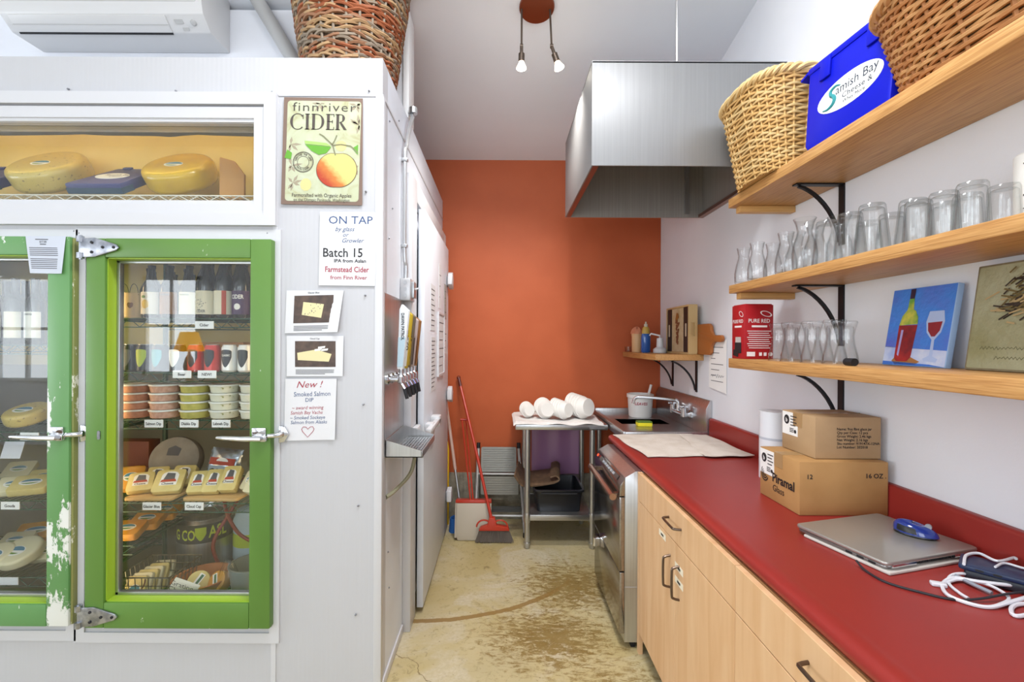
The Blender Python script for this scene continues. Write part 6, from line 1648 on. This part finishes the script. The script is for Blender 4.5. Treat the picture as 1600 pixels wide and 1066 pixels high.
for k in range(34):
    v = k / 33; c = (ym + rr.uniform(-1, 1) * .034 * (1 - v * .75), .245 - .17 * v); b.pext(PTR, [(c[0] + .011 * math.cos(t), c[1] + .011 * math.sin(t)) for t in [2 * PI * i / 8 for i in range(8)]], -.006, -.004 + .00005 * k)
b.build('grape_print', mat('grape_print', '#7c4a2a', .6), pc)
b = MB(); b.ppoly(PTR, [(ym - .03, .25), (ym + .0, .235), (ym + .035, .255), (ym + .02, .285), (ym - .01, .29)], -.0015); b.build('leaf_print', mat('bronze_leaf_print', '#96672c', .6), pc)
# paddle board behind the tray
PWL = PL((XW - .032, 0, 0), (0, -1, 0), (0, 0, 1))
cbp = [(-3.28, 0), (-2.87, 0)] + [(-2.85, .015), (-2.845, .055), (-2.825, .075), (-2.80, .082), (-2.72, .082), (-2.705, .095), (-2.705, .112), (-2.72, .124), (-2.80, .124), (-2.825, .13), (-2.845, .15), (-2.855, .185), (-2.88, .20), (-3.28, .20)]
b = MB(); b.pext(PWL, [(a, c + ZS) for a, c in cbp], -.02, 0); tag(b.build('paddle_board', mat('brown_paddle_board', '#a9652f', .45), bev=.004), 'brown wooden paddle board with a handle leaning behind the serving tray', 'board')
# paper on the right wall
PWR = PL((XW - .001, 0, 0), (0, -1, 0), (0, 0, 1))
def wall_px(px, py): q = at(px, py, x=XW - .002); return -q.y, q.z
a0, b1 = wall_px(1109, 531); a1, b0 = wall_px(1136, 616)
b = MB(); b.pext(PWR, [(a0, b0 + .02), (a1, b0), (a1, b1), (a0, b1)], .004, .0055); r = tag(b.build('paper_notice', mat('bright_paper', '#f6f6f4', .8)), 'long printed notice on the white wall beside the corner shelf', 'notice')
b = MB()
for k in range(7): b.pbox(PWR, a0 + .03, a1 - .04 - .05 * (k % 3), b1 - .05 - .035 * k, b1 - .046 - .035 * k, .0055, .006)
squiggle(b, PWR, a0 + .03, a1 - .03, b0 + .10, .022, .006, 4, .0012); b.build('print', M_grey, r)

# ================================================================ ON THE RED COUNTER
ZK = .9085
M_towel = mat('cream_towel', '#dfd6cb', .9, col2='#d3c8ba', nscale=12, bump=.3, bscale=120)
def cloth(pts, z, label, amp=.004, seed=0):
    P4 = [at(a, c, z=z) for a, c in pts]; b = MB()
    def fn(u, v):
        q = P4[3] * (1 - u) * (1 - v) + P4[2] * u * (1 - v) + P4[1] * u * v + P4[0] * (1 - u) * v
        edge = min(u, 1 - u, v, 1 - v)
        wob = .006 * math.sin(v * 9 + seed) * (abs(u - .5) * 2) ** 6 + .006 * math.sin(u * 11 + seed)* (abs(v - .5) * 2) ** 6
        return Vector((q.x + wob, q.y + wob, z + .004 + amp * (math.sin(u * 9 + v * 4 + seed) * .5 + .5) * min(1, edge * 9)))
    b.grid(26, 20, fn); return tag(b.build('dish_towel', M_towel, solid=-.003), label, 'towel')
cloth(((957, 681), (1080, 679), (1118, 714), (1012, 716)), ZK, 'cream dish towel spread at the end of the red counter', .008)
cloth(((1062, 681), (1104, 681), (1178, 714), (1100, 715)), ZK + .007, 'second cream dish towel overlapping the first beside the upstand', .004, 2)
# cartons
M_card = mat('kraft_cardboard', '#b58a55', .75, col2='#ab804c', nscale=8); M_card2 = mat('pale_kraft_cardboard', '#b3946e', .75, col2='#a98a64', nscale=8)
M_cardtape = mat('carton_tape', '#a8875c', .35)
def carton(x0, x1, y0, y1, z0, z1, m, label):
    r = thing('cardboard_box', label, 'box', ((x0 + x1) / 2, (y0 + y1) / 2, z0))
    b = MB(); b.box(x0, x1, y0, y1, z0, z1); b.build('carton_body', m, r, bev=.003)
    ym = (y0 + y1) / 2
    b = MB(); b.box(x0 - .001, x1, ym - .0, ym + .0012, z1 - .001, z1 + .001); b.build('flap_seam', M_dark, r)
    b = MB(); b.box(x0 - .0012, x0 + .0, ym - .025, ym + .025, z1 - .05, z1); b.box(x0 - .0012, x1 - .05, ym - .025, ym + .025, z1, z1 + .0012); b.build('tape', M_cardtape, r)
    return r, PL((x0, 0, 0), (0, -1, 0), (0, 0, 1)), PL((0, y0, 0), (1, 0, 0), (0, 0, 1))
bxp = at(1249, 806, z=ZK)
x0, y0 = bxp.x, bxp.y; x1 = XW - .030; y1 = y0 + .235; z1 = ZK + .182
r, pL, pF = carton(x0, x1, y0, y1, ZK, z1, M_card, 'lower kraft box printed Piramal Glass, 12 and 16 OZ.')
b = MB(); b.text(pF, '12', x0 + .035, z1 - .058, .022, 'C', bold=.015, d=.0016); b.build('lettering', M_ink, r)
b = MB(); b.text(pF, '16 OZ .', x1 - .042, z1 - .054, .022, 'C', bold=.015, d=.0016); b.build('lettering', M_ink, r)
b = MB(); b.text(pL, 'Piramal', -(y0 + .088), ZK + .072, .046, 'C', bold=.025, sx=.95, d=.0016); b.text(pL, 'Glass', -(y0 + .115), ZK + .038, .034, 'C', sx=.95, d=.0016); b.build('lettering', M_ink, r)
b = MB()
for k in range(3):
    R0 = .030 - .009 * k; c = (-(y0 + .200), ZK + .088)
    for i in range(10):
        t0, t1 = PI * .75 + PI * 1.1 * i / 10, PI * .75 + PI * 1.1 * (i + 1) / 10
        b.poly([pL.p(c[0] + q * math.cos(t) * .8, c[1] + q * math.sin(t), .0016) for q, t in ((R0, t0), (R0, t1), (R0 - .0045, t1), (R0 - .0045, t0))])
b.build('logo', M_ink, r)
def sticker(pl, a0, a1, b0, b1, parent):
    b = MB(); b.pbox(pl, a0, a1, b0, b1, 0, .0012); s = b.build('sticker', M_wpr, parent)
    b = MB(); w, h = a1 - a0, b1 - b0
    c = (a0 + w * .3, b0 + h * .66); b.ppoly(pl, [(c[0] + w * .18 * math.cos(t), c[1] + w * .20 * math.sin(t)) for t in [2 * PI * i / 16 for i in range(16)]], .0018)
    for k in range(4): b.pbox(pl, a0 + w * .55, a0 + w * (.95 - .08 * (k % 2)), b0 + h * (.82 - .13 * k), b0 + h * (.86 - .13 * k), .0014, .0018)
    for k in range(3): b.pbox(pl, a0 + w * .5, a0 + w * .76, b0 + h * (.14 + .07 * k), b0 + h * (.175 + .07 * k), .0014, .0018)
    c2 = (a0 + w * .86, b0 + h * .2); b.ppoly(pl, [(c2[0] + w * .08 * math.cos(t), c2[1] + w * .08 * math.sin(t)) for t in [2 * PI * i / 10 for i in range(10)]], .0018)
    b.build('print', M_ink, s)
    b = MB(); b.text(pl, 'b', c[0], c[1] - w * .10, w * .26, 'C', bold=.02, d=.0022); b.build('mark', M_wpr, s)
sticker(pL, -y1 + .004, -y1 + .092, z1 - .095, z1 - .004, r)
z2 = z1 + .146; u0, v0 = 1.085, y0 + .035
r, pL, pF = carton(u0, XW - .026, v0, v0 + .185, z1 + .0015, z2, M_card2, 'upper smaller kraft box with five printed lines, resting on the lower box')
b = MB()
for k, t in enumerate(('Name: 9oz flint glass jar', 'Qty per Case: 12 pcs', 'Gross Weight: 2.46 kgs', 'Net Weight: 2.16 kgs', 'Sku number: 919147X-12NA', 'Lot Number: 202018')):
    b.text(pF, t, u0 + .075, z2 - .045 - .0125 * k, .0125, 'L', bold=.012, d=.0016)
b.build('lettering', M_ink, r)
sticker(pL, -(v0 + .18), -(v0 + .092), z2 - .088, z2 - .004, r)
b = MB(); b.lathe([(.02, 0), (.062, 0), (.062, .29), (.02, .29)], (1.185, 1.965, ZK), 28); rl = tag(b.build('paper_roll', mat('white_film_roll', '#dfe2e6', .35)), 'white wrapped paper roll standing behind the kraft boxes', 'roll')
b = MB(); b.shell([(.0625, .17), (.0625, .18)], (1.185, 1.965, ZK), 28); b.build('wrap_edge', mat('film_edge', '#b9bfc8', .3), rl)
# laptop
M_sil = mat('silver_laptop', '#b5b1aa', .32, .6, col2='#aca8a1', nscale=4); M_silk = mat('laptop_edge', '#8e8c8a', .3, .8)
zt_ = ZK + .029
cs = [at(1264, 818, z=zt_), at(1386, 880, z=zt_), at(1586, 856, z=zt_), at(1452, 797, z=zt_)]      # left, near, right, far
cs[2].x = min(cs[2].x, XW - .035); cs[3].x = min(cs[3].x, XW - .035)
org = cs[1]; uu = (cs[2] - cs[1]); wv = (cs[0] - cs[1])
uL, vL = uu.length, wv.length
un = Vector((uu.x, uu.y, 0)).normalized(); vn = Vector((-un.y, un.x, 0))
pl = PL(Vector((org.x, org.y, ZK)), un, vn)
vL = .262; uL = min(uL, .385)
lp = thing('laptop', 'closed silver laptop lying on the red counter', 'laptop', (org.x + .1, org.y + .1, ZK))
b = MB(); b.pext(pl, rrect(.004, uL - .004, .006, vL - .004, .012), .008, .017); b.build('base', M_silk, lp, bev=.003)
b = MB(); b.pext(pl, rrect(0, uL, 0, vL, .014), .018, .029); b.build('lid', M_sil, lp, bev=.004)
b = MB(); b.tube([pl.p(.02, .003, .017), pl.p(.10, .003, .017)], .006, 8); b.build('hinge_bar', M_chrome, lp)
b = MB(); b.tube([pl.p(uL - .10, .003, .017), pl.p(uL - .02, .003, .017)], .006, 8); b.build('hinge_bar', M_chrome, lp)
b = MB()
for k in range(24): b.pbox(pl, .11 + .006 * k, .113 + .006 * k, .0045, .008, .011, .016)
stuff(b.build('vent_slots', M_dark, lp))
for k in range(3):
    b = MB(); b.pbox(pl, .0032, .0062, .03 + .03 * k, .048 + .03 * k, .010, .015); b.build('port', M_dark, lp)
b = MB(); b.pext(pl, rrect(-.002, uL - .03, -.008, vL - .03, .004), .0005, .0075); tag(b.build('paper_folder', mat('pale_folder', '#c9c3bb', .6), bev=.002), 'pale folder lying under the silver laptop', 'folder')
# mouse
mc = at(1430, 836, z=zt_); ZL = ZK + .0292
ms = thing('computer_mouse', 'glossy blue and black computer mouse on the laptop lid', 'mouse', (mc.x, mc.y, ZL), math.radians(-52))
def mouse_pt(u, v, top):
    t = 2 * PI * u; a = .052; bb = .033 * (1 - .18 * math.cos(t) ** 2 + .10 * math.sin(2 * t) * 0)
    s = math.sin(v * PI / 2)
    rr_ = math.cos(v * PI / 2) ** .55
    x = a * math.cos(t) * rr_ * (1 if math.cos(t) > 0 else .95); y = bb * math.sin(t) * rr_
    return Vector((x - .006 * s, y, .006 + .030 * s * (1 - .12 * math.cos(t))))
b = MB(); b.grid(32, 10, lambda u, v: mouse_pt(u, v, 1), closed=True); b.build('shell', mat('glossy_blue_plastic', '#16307e', .12, coat=.6), ms, local=True)
b = MB(); b.lathe([(.045, 0), (.049, .003), (.047, .009), (.04, .010)], n=32, sy=.66); b.build('base', mat('black_mouse_plastic', '#17181b', .35), ms, local=True)
b = MB(); b.tube([(.028, -.004, .0315), (.028, .004, .0315)], .008, 12); b.build('scroll_wheel', mat('grey_rubber_wheel', '#8e9096', .4), ms, local=True)
b = MB(); b.grid(6, 5, lambda u, v: mouse_pt(.62 + .16 * u, .08 + .35 * v, 1) * 1.015 + Vector((0, 0, .0004))); b.build('side_grip', MATS['black_mouse_plastic'], ms, local=True)
b = MB(); b.text(PL((-.01, .0, .0365), (0, -1, 0), (1, 0, 0)), 'M', 0, 0, .012, 'C', bold=.02); b.build('logo', M_alu, ms, local=True)
# tablet, charger and cables
ta, tc_ = at(1497, 880, z=ZK + .035), at(1620, 912, z=ZK + .035)
un = Vector((tc_.x - ta.x, tc_.y - ta.y, 0)).normalized(); pt2 = PL((ta.x, ta.y, ZK), un, (-un.y, un.x, 0))
b = MB(); b.pext(pt2, rrect(0, .16, -.005, .085, .008), .024, .036); tb2 = tag(b.build('external_drive', mat('navy_plastic', '#1b2b4c', .35), bev=.003), 'flat navy drive lying on the heap of cables', 'drive')
b = MB()
for a in (.03, .06): b.pbox(pt2, a, a + .014, -.0062, -.0045, .028, .033)
b.build('port', M_dark, tb2)
b = MB(); b.pext(pt2, rrect(.01, .165, .0, .10, .008), .001, .023); tag(b.build('power_adapter', mat('dark_grey_plastic', '#2a2e38', .45), bev=.004), 'dark power adapter under the navy drive', 'adapter')
def cable(pts, r, m, label, name='cable', z=ZK):
    P = []
    for px, py, hz in pts:
        q = at(px, py, z=z + hz); q.x = min(q.x, 1.30); P.append(q + Vector((0, 0, r)))
    b = MB(); b.tube(smooth_path(P, 6), r, 7); return tag(b.build(name, m), label, 'cable')
M_wc = mat('white_cable', '#dcdce2', .35); M_bc = mat('black_cable', '#26262b', .4); M_gc = mat('grey_cable', '#8d929c', .4)
cable([(1338, 878, .012), (1352, 893, .002), (1385, 912, .0), (1440, 928, .0), (1490, 939, .0), (1530, 938, .004), (1575, 930, .012), (1625, 925, .012)], .0028, M_bc, 'thin black cable trailing from the laptop across the red counter')
cable([(1610, 912, .005), (1560, 905, .006), (1510, 899, .008), (1486, 902, .005), (1483, 915, .0), (1500, 930, .0), (1513, 938, .0)], .0036, M_wc, 'white cable looping round beside the drive to a white plug')
cable([(1640, 915, .01), (1590, 918, .01), (1530, 912, .008), (1490, 906, .004), (1473, 916, .0), (1480, 932, .0), (1510, 945, .0), (1545, 952, .0), (1575, 945, .004), (1610, 935, .006)], .0042, M_wc, 'thick white cable coiled in the widest loop')
cable([(1478, 913, .002), (1500, 908, .004), (1540, 915, .006), (1570, 930, .004), (1576, 940, .003), (1560, 948, .002)], .0034, M_wc, 'white cable lying inside the widest loop')
cable([(1506, 884, .036), (1510, 870, .038), (1530, 867, .038), (1558, 879, .038), (1590, 874, .038), (1640, 876, .038)], .0034, M_wc, 'white cable arching over the navy drive')
cable([(1555, 888, .037), (1570, 882, .038), (1600, 890, .038), (1640, 897, .038)], .0028, M_wc, 'short white cable lying on the navy drive')
cable([(1640, 945, .0), (1590, 948, .0), (1580, 958, .0), (1592, 966, .0), (1640, 955, .0)], .0042, M_wc, 'white cable curl at the end of the cable heap')
cable([(1492, 902, .004), (1520, 916, .004), (1550, 930, .003)], .0045, M_gc, 'grey cable running under the white loops')
q = at(1467, 916, z=ZK); b = MB(); b.pext(PL((q.x, q.y, ZK), (1, -.4, 0), (.4, 1, 0)), rrect(-.016, .014, -.008, .008, .003), 0, .009); tag(b.build('white_plug', M_wc, bev=.002), 'white plug at the tip of the cable heap', 'plug')

# ================================================================ ON THE WALL SHELVES
M_gl = glassmat('drinking_glass', (.985, .99, .99, 1), (.62, .66, .66, 1), 1.45, .03, .4, 1.2)
PR = {'pint': [(.0, .012), (.026, .012), (.0300, .016), (.0425, .142), (.0445, .148), (.046, .148), (.0455, .142), (.033, .006), (.030, 0), (0, 0)],
      'tumbler': [(0, .010), (.022, .010), (.026, .014), (.031, .108), (.0325, .115), (.034, .112), (.029, .006), (.026, 0), (0, 0)],
      'carafe': [(0, .012), (.034, .012), (.038, .018), (.040, .07), (.034, .105), (.024, .135), (.022, .150), (.028, .180), (.036, .198), (.038, .198), (.030, .178), (.0245, .150), (.027, .134), (.037, .105), (.0425, .07), (.040, .012), (.036, 0), (0, 0)],
      'mini': [(0, .010), (.032, .010), (.036, .016), (.036, .05), (.030, .085), (.022, .115), (.0205, .13), (.025, .155), (.027, .165), (.029, .165), (.027, .154), (.023, .13), (.0245, .115), (.0325, .085), (.0385, .05), (.038, .010), (.034, 0), (0, 0)],
      'schooner': [(0, .020), (.022, .020), (.024, .030), (.021, .055), (.024, .085), (.033, .125), (.036, .150), (.038, .150), (.0355, .125), (.027, .085), (.024, .055), (.028, .028), (.034, .006), (.033, 0), (0, 0)]}
gdata = {}
GL = []
def glass(kind, px, x, z, label, group, up=False): GL.append([kind, x, x * F / (px - CX), z, label, group, up])
def settle():
    R = lambda g: max(q[0] for q in PR[g[0]]) + .001
    for _ in range(300):
        for i in range(len(GL)):
            for j in range(i):
                a, c = GL[i], GL[j]
                if a[3] != c[3]: continue
                dx, dy = a[1] - c[1], a[2] - c[2]; d = math.hypot(dx, dy) or 1e-6; m = R(a) + R(c) - d
                if m > 0:
                    a[1] += dx / d * m / 2 * .5; c[1] -= dx / d * m / 2 * .5; a[2] += dy / d * m / 2; c[2] -= dy / d * m / 2
        for g in GL: g[1] = min(max(g[1], 1.063 + R(g)), XW - .003 - R(g)); g[2] = min(g[2], 2.118 - R(g))
    for g in GL: put_glass(*g)
def put_glass(kind, x, y, z, label, group, up):
    H_ = max(q[1] for q in PR[kind])
    if kind not in gdata:
        b = MB(); b.lathe(PR[kind], n=24); o = b.build('glass_' + kind, M_gl, local=True); gdata[kind] = o.data
    else:
        o = bpy.data.objects.new('glass', gdata[kind]); COL.objects.link(o)
    o.name = {'pint': 'pint_glass', 'tumbler': 'tumbler_glass', 'carafe': 'glass_carafe', 'mini': 'small_carafe', 'schooner': 'beer_glass'}[kind]
    if up: o.location = (x, y, z + .0005)
    else: o.location = (x, y, z + H_ + .0005); o.rotation_euler = (PI, 0, .3)
    tag(o, label, 'glass' if 'carafe' not in o.name else 'carafe', group)
Z2 = 1.760
ORD = ('first', 'second', 'third', 'fourth', 'fifth', 'sixth', 'seventh')
for k, (px, x) in enumerate(((1157, 1.105), (1183, 1.105), (1206, 1.165), (1228, 1.115))): glass('mini', px, x, Z2, 'small glass carafe on the middle shelf, %s from the hood' % ORD[k], 'small carafes on the middle shelf', True)
for k, (px, x) in enumerate(((1229, 1.22), (1256, 1.135), (1279, 1.21), (1304, 1.235))): glass('carafe', px, x, Z2, 'tall flared glass carafe on the middle shelf, %s from the hood' % ORD[k], 'flared carafes on the middle shelf', True)
for k, (px, x) in enumerate(((1292, 1.11), (1333, 1.115), (1370, 1.115))): glass('pint', px, x, Z2, 'upturned pint glass at the front of the middle shelf, %s from the carafes' % ORD[k], 'upturned pint glasses')
for k, (px, x) in enumerate(((1356, 1.25), (1392, 1.25), (1414, 1.17))): glass('pint', px, x, Z2, 'upturned pint glass near the wall on the middle shelf, %s from the carafes' % ORD[k], 'upturned pint glasses')
for k, (px, x) in enumerate(((1440, 1.12), (1474, 1.12), (1510, 1.12))): glass('tumbler', px, x, Z2, 'upturned short tumbler at the front of the middle shelf, %s from the pint glasses' % ORD[k], 'upturned tumblers')
for k, (px, x) in enumerate(((1476, 1.20), (1512, 1.20), (1545, 1.21))): glass('tumbler', px, x, Z2, 'upturned short tumbler near the wall on the middle shelf, %s from the pint glasses' % ORD[k], 'upturned tumblers')
Z1 = 1.4215
for k, (px, x) in enumerate(((1217, 1.12), (1236, 1.115), (1269, 1.13), (1304, 1.14))): glass('schooner', px, x, Z1, 'upturned waisted beer glass at the front of the lower shelf, %s from the red carton' % ORD[k], 'waisted beer glasses on the lower shelf')
for k, (px, x) in enumerate(((1252, 1.21), (1285, 1.22), (1322, 1.24))): glass('schooner', px, x, Z1, 'upturned waisted beer glass near the wall on the lower shelf, %s from the red carton' % ORD[k], 'waisted beer glasses on the lower shelf')
settle()
# white canister at the end of the middle shelf
r = thing('white_canister', 'tall white printed canister at the end of the middle shelf', 'canister', (1.272, 1.070, Z2))
b = MB(); b.lathe([(.045, 0), (.047, .004), (.047, .18), (.043, .185), (0, .186)], (1.272, 1.070, Z2), 28); b.build('body', M_wpr, r)
cy = CY_((1.272, 1.070, Z2), .0475, -PI / 2 - .9); b = MB(); b.text(cy, 'O', 0, .09, .035, 'C', bold=.01, d=.001); strip_shape(b, cy, -.03, .03, lambda q: .08, lambda q: .084, .001, 6); strip_shape(b, cy, -.03, .01, lambda q: .155, lambda q: .158, .001, 6); strip_shape(b, cy, -.03, .02, lambda q: .05, lambda q: .052, .001, 6); b.build('lettering', M_ink, r)
# red carton
x0, x1, y0, y1, z0, z1 = 1.072, 1.198, 2.005, 2.115, Z1, Z1 + .244
M_crim = mat('crimson_carton', '#a3121d', .4)
r = thing('wine_carton', 'crimson PURE RED carton at the hood end of the lower shelf', 'carton', (1.135, 2.06, Z1))
b = MB(); b.box(x0, x1, y0, y1, z0, z1 - .004); b.pext(PL((0, 0, z1 - .004), (1, 0, 0), (0, 1, 0)), [(x0 + .004, y0 + .004), (x1 - .004, y0 + .004), (x1 - .004, y1 - .004), (x0 + .004, y1 - .004)], 0, .004); b.build('carton_body', M_crim, r, bev=.0015)
pF = PL((x0, y0, z0), (1, 0, 0), (0, 0, 1)); pL = PL((x0, y1, z0), (0, -1, 0), (0, 0, 1)); w = x1 - x0; h = z1 - z0
b = MB()
for p_, ww, s in ((pF, w, 1), (pL, y1 - y0, .92)):
    b.text(p_, 'PURE RED', ww * .5, h * .66, .0235 * s, 'C', bold=.012, sx=.92, d=.0015)
    c = (ww * .74, h * .82); n_ = 20
    for i in range(n_):
        t0, t1 = 2 * PI * i / n_, 2 * PI * (i + 1) / n_
        e = lambda t, q: p_.p(c[0] + .026 * q * math.cos(t) * (s if s == 1 else .7), c[1] + .012 * q * math.sin(t) - .012 * math.cos(t) * .5 * q, .0015)
        b.poly([e(t0, 1), e(t1, 1), e(t1, .78), e(t0, .78)])
    b.pbox(p_, ww * .24, ww * .78, h * .575, h * .61, .001, .0015)
for k in range(9): b.pbox(pF, w * .08 + .004 * (k % 3), w * .92 - .005 * ((k * 5) % 3), h * (.50 - .038 * k), h * (.512 - .038 * k), .001, .0015)
b.pbox(pF, w * .07, w * .36, h * .05, h * .13, .001, .0015)
b.lathe([(.009, .0), (.009, .0016), (0, .0016)], n=12, M=Matrix.Translation(pF.p(w * .9, h * .09, 0)) @ Matrix.Rotation(PI / 2, 4, 'X')); b.pbox(pF, w * .5, w * .6, h * .06, h * .12, .001, .0015); b.pbox(pF, w * .66, w * .76, h * .06, h * .12, .001, .0015)
b.build('print', mat('white_carton_print', '#e9dede', .5), r)
b = MB(); d0 = y1 - y0; b.pbox(pL, d0 * .25, d0 * .75, h * .10, h * .30, .001, .0015); b.pext(pL, [(d0 * .12, h * .06), (d0 * .5, h * .03), (d0 * .55, h * .15), (d0 * .15, h * .17)], .001, .002); b.build('picture_print', M_dark, r)
b = MB(); b.pbox(pL, d0 * .3, d0 * .72, h * .30, h * .40, .001, .0016); b.build('picture_print', mat('pale_print_grey', '#b9b3ae', .5), r)
# small black roll lying on the lower shelf
b = MB(); q = at(1325, 561, x=1.10); b.tube([(1.10, 1.45, Z1 + .012), (1.10, 1.415, Z1 + .012)], .012, 14); tag(b.build('tape_roll', M_dark), 'small black cylinder lying near the beer glasses', 'cylinder')

# paintings leaning on the wall
def painting(ynear, yfar, hgt, label, xb=1.268, xt=1.308, th=.018):
    lean = Vector((xt - xb, 0, math.sqrt(max(1e-6, hgt ** 2 - (xt - xb) ** 2))))
    p = PL((xb, yfar, Z1 + .0005), (0, -1, 0), lean)       # normal faces -X
    return p, yfar - ynear
p, w = painting(1.300, 1.515, .25, ''); h = .25
r = thing('canvas_painting', 'small blue canvas painting of a wine bottle and a glass of red wine', 'painting', (1.28, 1.4, Z1))
b = MB(); b.pbox(p, 0, w, 0, h, -.018, 0); b.build('canvas', mat('canvas_edge_blue', '#9dbbe0', .7), r, bev=.002)
M_pb = mat('painted_blue', '#3f7fd6', .5, col2='#5a63c4', nscale=9, lo=.4, hi=.7, bump=.3, bscale=60)
b = MB(); b.ppoly(p, [(.002, .06), (w - .002, .05), (w - .002, h - .002), (.002, h - .002)], .0006); b.build('painted_sky', M_pb, r)
b = MB(); b.ppoly(p, [(.002, .012), (w - .002, .002), (w - .002, .05), (.002, .062)], .0006); b.build('painted_table', mat('painted_white', '#ccd3e6', .5, col2='#9fb2e0', nscale=20), r)
b = MB(); b.ppoly(p, [(.002, .002), (w - .002, .002), (w - .05, .008), (.002, .014)], .0010); b.build('painted_shadow_strip', mat('painted_cobalt', '#3a6fc8', .5), r)
def pp_(name, pts, d, m): b = MB(); b.ppoly(p, [(a * w, c * h) for a, c in pts], d, ) ; b.build(name, m, r)
M_wine = mat('painted_wine', '#6d1420', .45, col2='#a51d1c', nscale=25); M_pg = mat('painted_bottle_green', '#5f9a3a', .45, col2='#c9c24a', nscale=30)
pp_('painted_ochre', [(.16, .06), (.22, .02), (.55, .02), (.62, .06), (.45, .12), (.2, .1)], .0010, mat('painted_ochre', '#a06a35', .5))
pp_('painted_bottle', [(.20, .10), (.24, .055), (.42, .06), (.47, .11), (.50, .52), (.20, .52)], .0014, M_wine)
pp_('painted_bottle', [(.20, .52), (.50, .53), (.49, .62), (.44, .70), (.40, .72), (.385, .88), (.31, .88), (.30, .72), (.23, .64)], .0014, M_pg)
pp_('painted_cork', [(.31, .86), (.385, .86), (.39, .985), (.31, .985)], .0018, mat('painted_dark_plum', '#2f1a35', .5))
pp_('painted_highlight', [(.24, .14), (.27, .12), (.29, .46), (.25, .46)], .0018, mat('painted_pale_lilac', '#a49ad0', .5))
pp_('painted_glass', [(.68, .07), (.86, .06), (.88, .10), (.80, .13), (.79, .33), (.87, .42), (.90, .55), (.87, .68), (.66, .68), (.63, .55), (.66, .42), (.75, .33), (.75, .14), (.66, .10)], .0012, mat('painted_glass_grey', '#a9bbe0', .5))
pp_('painted_red_wine', [(.66, .54), (.87, .55), (.85, .44), (.79, .37), (.74, .37), (.68, .44)], .0017, mat('painted_crimson', '#8a1a24', .5))
p, w = painting(.955, 1.247, .285, ''); h = .285
r = thing('canvas_painting', 'weathered olive canvas painting of a brown bird\'s nest form with script', 'painting', (1.28, 1.1, Z1))
b = MB(); b.pbox(p, 0, w, 0, h, -.02, 0); b.build('canvas', mat('painted_umber_edge', '#77694f', .8, col2='#8d8466', nscale=30), r, bev=.003)
b = MB(); b.ppoly(p, rrect(.006, w - .006, .006, h - .006, .004), .0006); b.build('painted_ground', mat('painted_sage', '#a3a183', .7, col2='#8d8a62', nscale=7, bump=.4, bscale=50), r)
rr = random.Random(8); b = MB(); b2 = MB(); b3 = MB()
for k in range(420):
    a, c = w * (.55 + .2 * rr.gauss(0, .75)), h * (.63 + .10 * rr.gauss(0, .9)); t = rr.uniform(-.5, .9); L, W_ = .018 + .02 * rr.random(), .004
    if not (.05 * w < a < .93 * w and .3 * h < c < .9 * h): continue
    q = [(a, c), (a + L * math.cos(t), c + L * math.sin(t)), (a + L * math.cos(t) - W_ * math.sin(t), c + L * math.sin(t) + W_ * math.cos(t)), (a - W_ * math.sin(t), c + W_ * math.cos(t))]
    (b, b2, b3)[k % 3].ppoly(p, q, .001 + .00002 * k)
b.build('painted_strokes', mat('painted_dark_brown', '#33271c', .6), r); b2.build('painted_strokes', mat('painted_tan', '#b0976a', .6), r); b3.build('painted_strokes', mat('painted_olive_brown', '#6a5a30', .6), r)
b = MB(); b.ppoly(p, [(w * .52, h * .54), (w * .75, h * .50), (w * .8, h * .60), (w * .58, h * .62)], .0045); b.build('painted_plum', mat('painted_plum', '#6b2738', .6), r)
b = MB(); squiggle(b, p, w * .12, w * .85, h * .21, .008, .001, 5); squiggle(b, p, w * .25, w * .75, h * .12, .008, .001, 6); b.build('painted_script', mat('painted_faded_ink', '#6d6848', .7), r)

# ================================================================ BEHIND THE CAMERA (seen in the door glass)
M_walnut = woodmat('dark_sideboard_wood', '#5a3a22', '#7a5434', 'X', 8, .5)
sb = thing('sideboard', 'dark wooden sideboard standing across the shop from the cold room', 'sideboard', (-3.6, -1.35, 0))
b = MB(); b.box(-4.3, -2.9, -1.6, -1.1, .98, 1.02); b.build('top', M_walnut, sb, bev=.004)
b = MB(); b.box(-4.25, -2.95, -1.57, -1.13, .10, .98); b.build('body', M_walnut, sb)
for i in range(3):
    b = MB(); b.box(-4.24 + .43 * i, -3.83 + .43 * i, -1.13, -1.11, .12, .96); d_ = b.build('door', M_walnut, sb, bev=.003)
    b = MB(); b.lathe([(.008, 0), (.016, .014), (.012, .022), (0, .023)], n=12, M=Matrix.Translation((-3.87 + .43 * i, -1.11, .6)) @ Matrix.Rotation(-PI / 2, 4, 'X')); b.build('knob', M_pull, d_)
for x in (-4.22, -2.98):
    for y in (-1.54, -1.16):
        b = MB(); b.box(x - .025, x + .025, y - .025, y + .025, 0, .10); b.build('leg', M_walnut, sb)
tl = thing('table_lamp', 'table lamp with a yellow pleated shade on the dark sideboard', 'lamp', (-3.55, -1.3, 1.02))
b = MB(); b.lathe([(.09, 0), (.09, .015), (.03, .03), (.045, .10), (.06, .18), (.04, .27), (.015, .32), (.012, .40)], (-3.55, -1.3, 1.02), 24); b.build('base', mat('cream_ceramic_lamp', '#cfc0a0', .3), tl)
b = MB(); b.grid(48, 2, lambda u, v: Vector((-3.55 + (.15 - .065 * v) * (1 + .02 * math.cos(24 * 2 * PI * u)) * math.cos(2 * PI * u), -1.3 + (.15 - .065 * v) * (1 + .02 * math.cos(24 * 2 * PI * u)) * math.sin(2 * PI * u), 1.37 + .22 * v)), closed=True); b.build('shade', emitmat('glowing_yellow_shade', '#ffb21e', 2.2), tl)
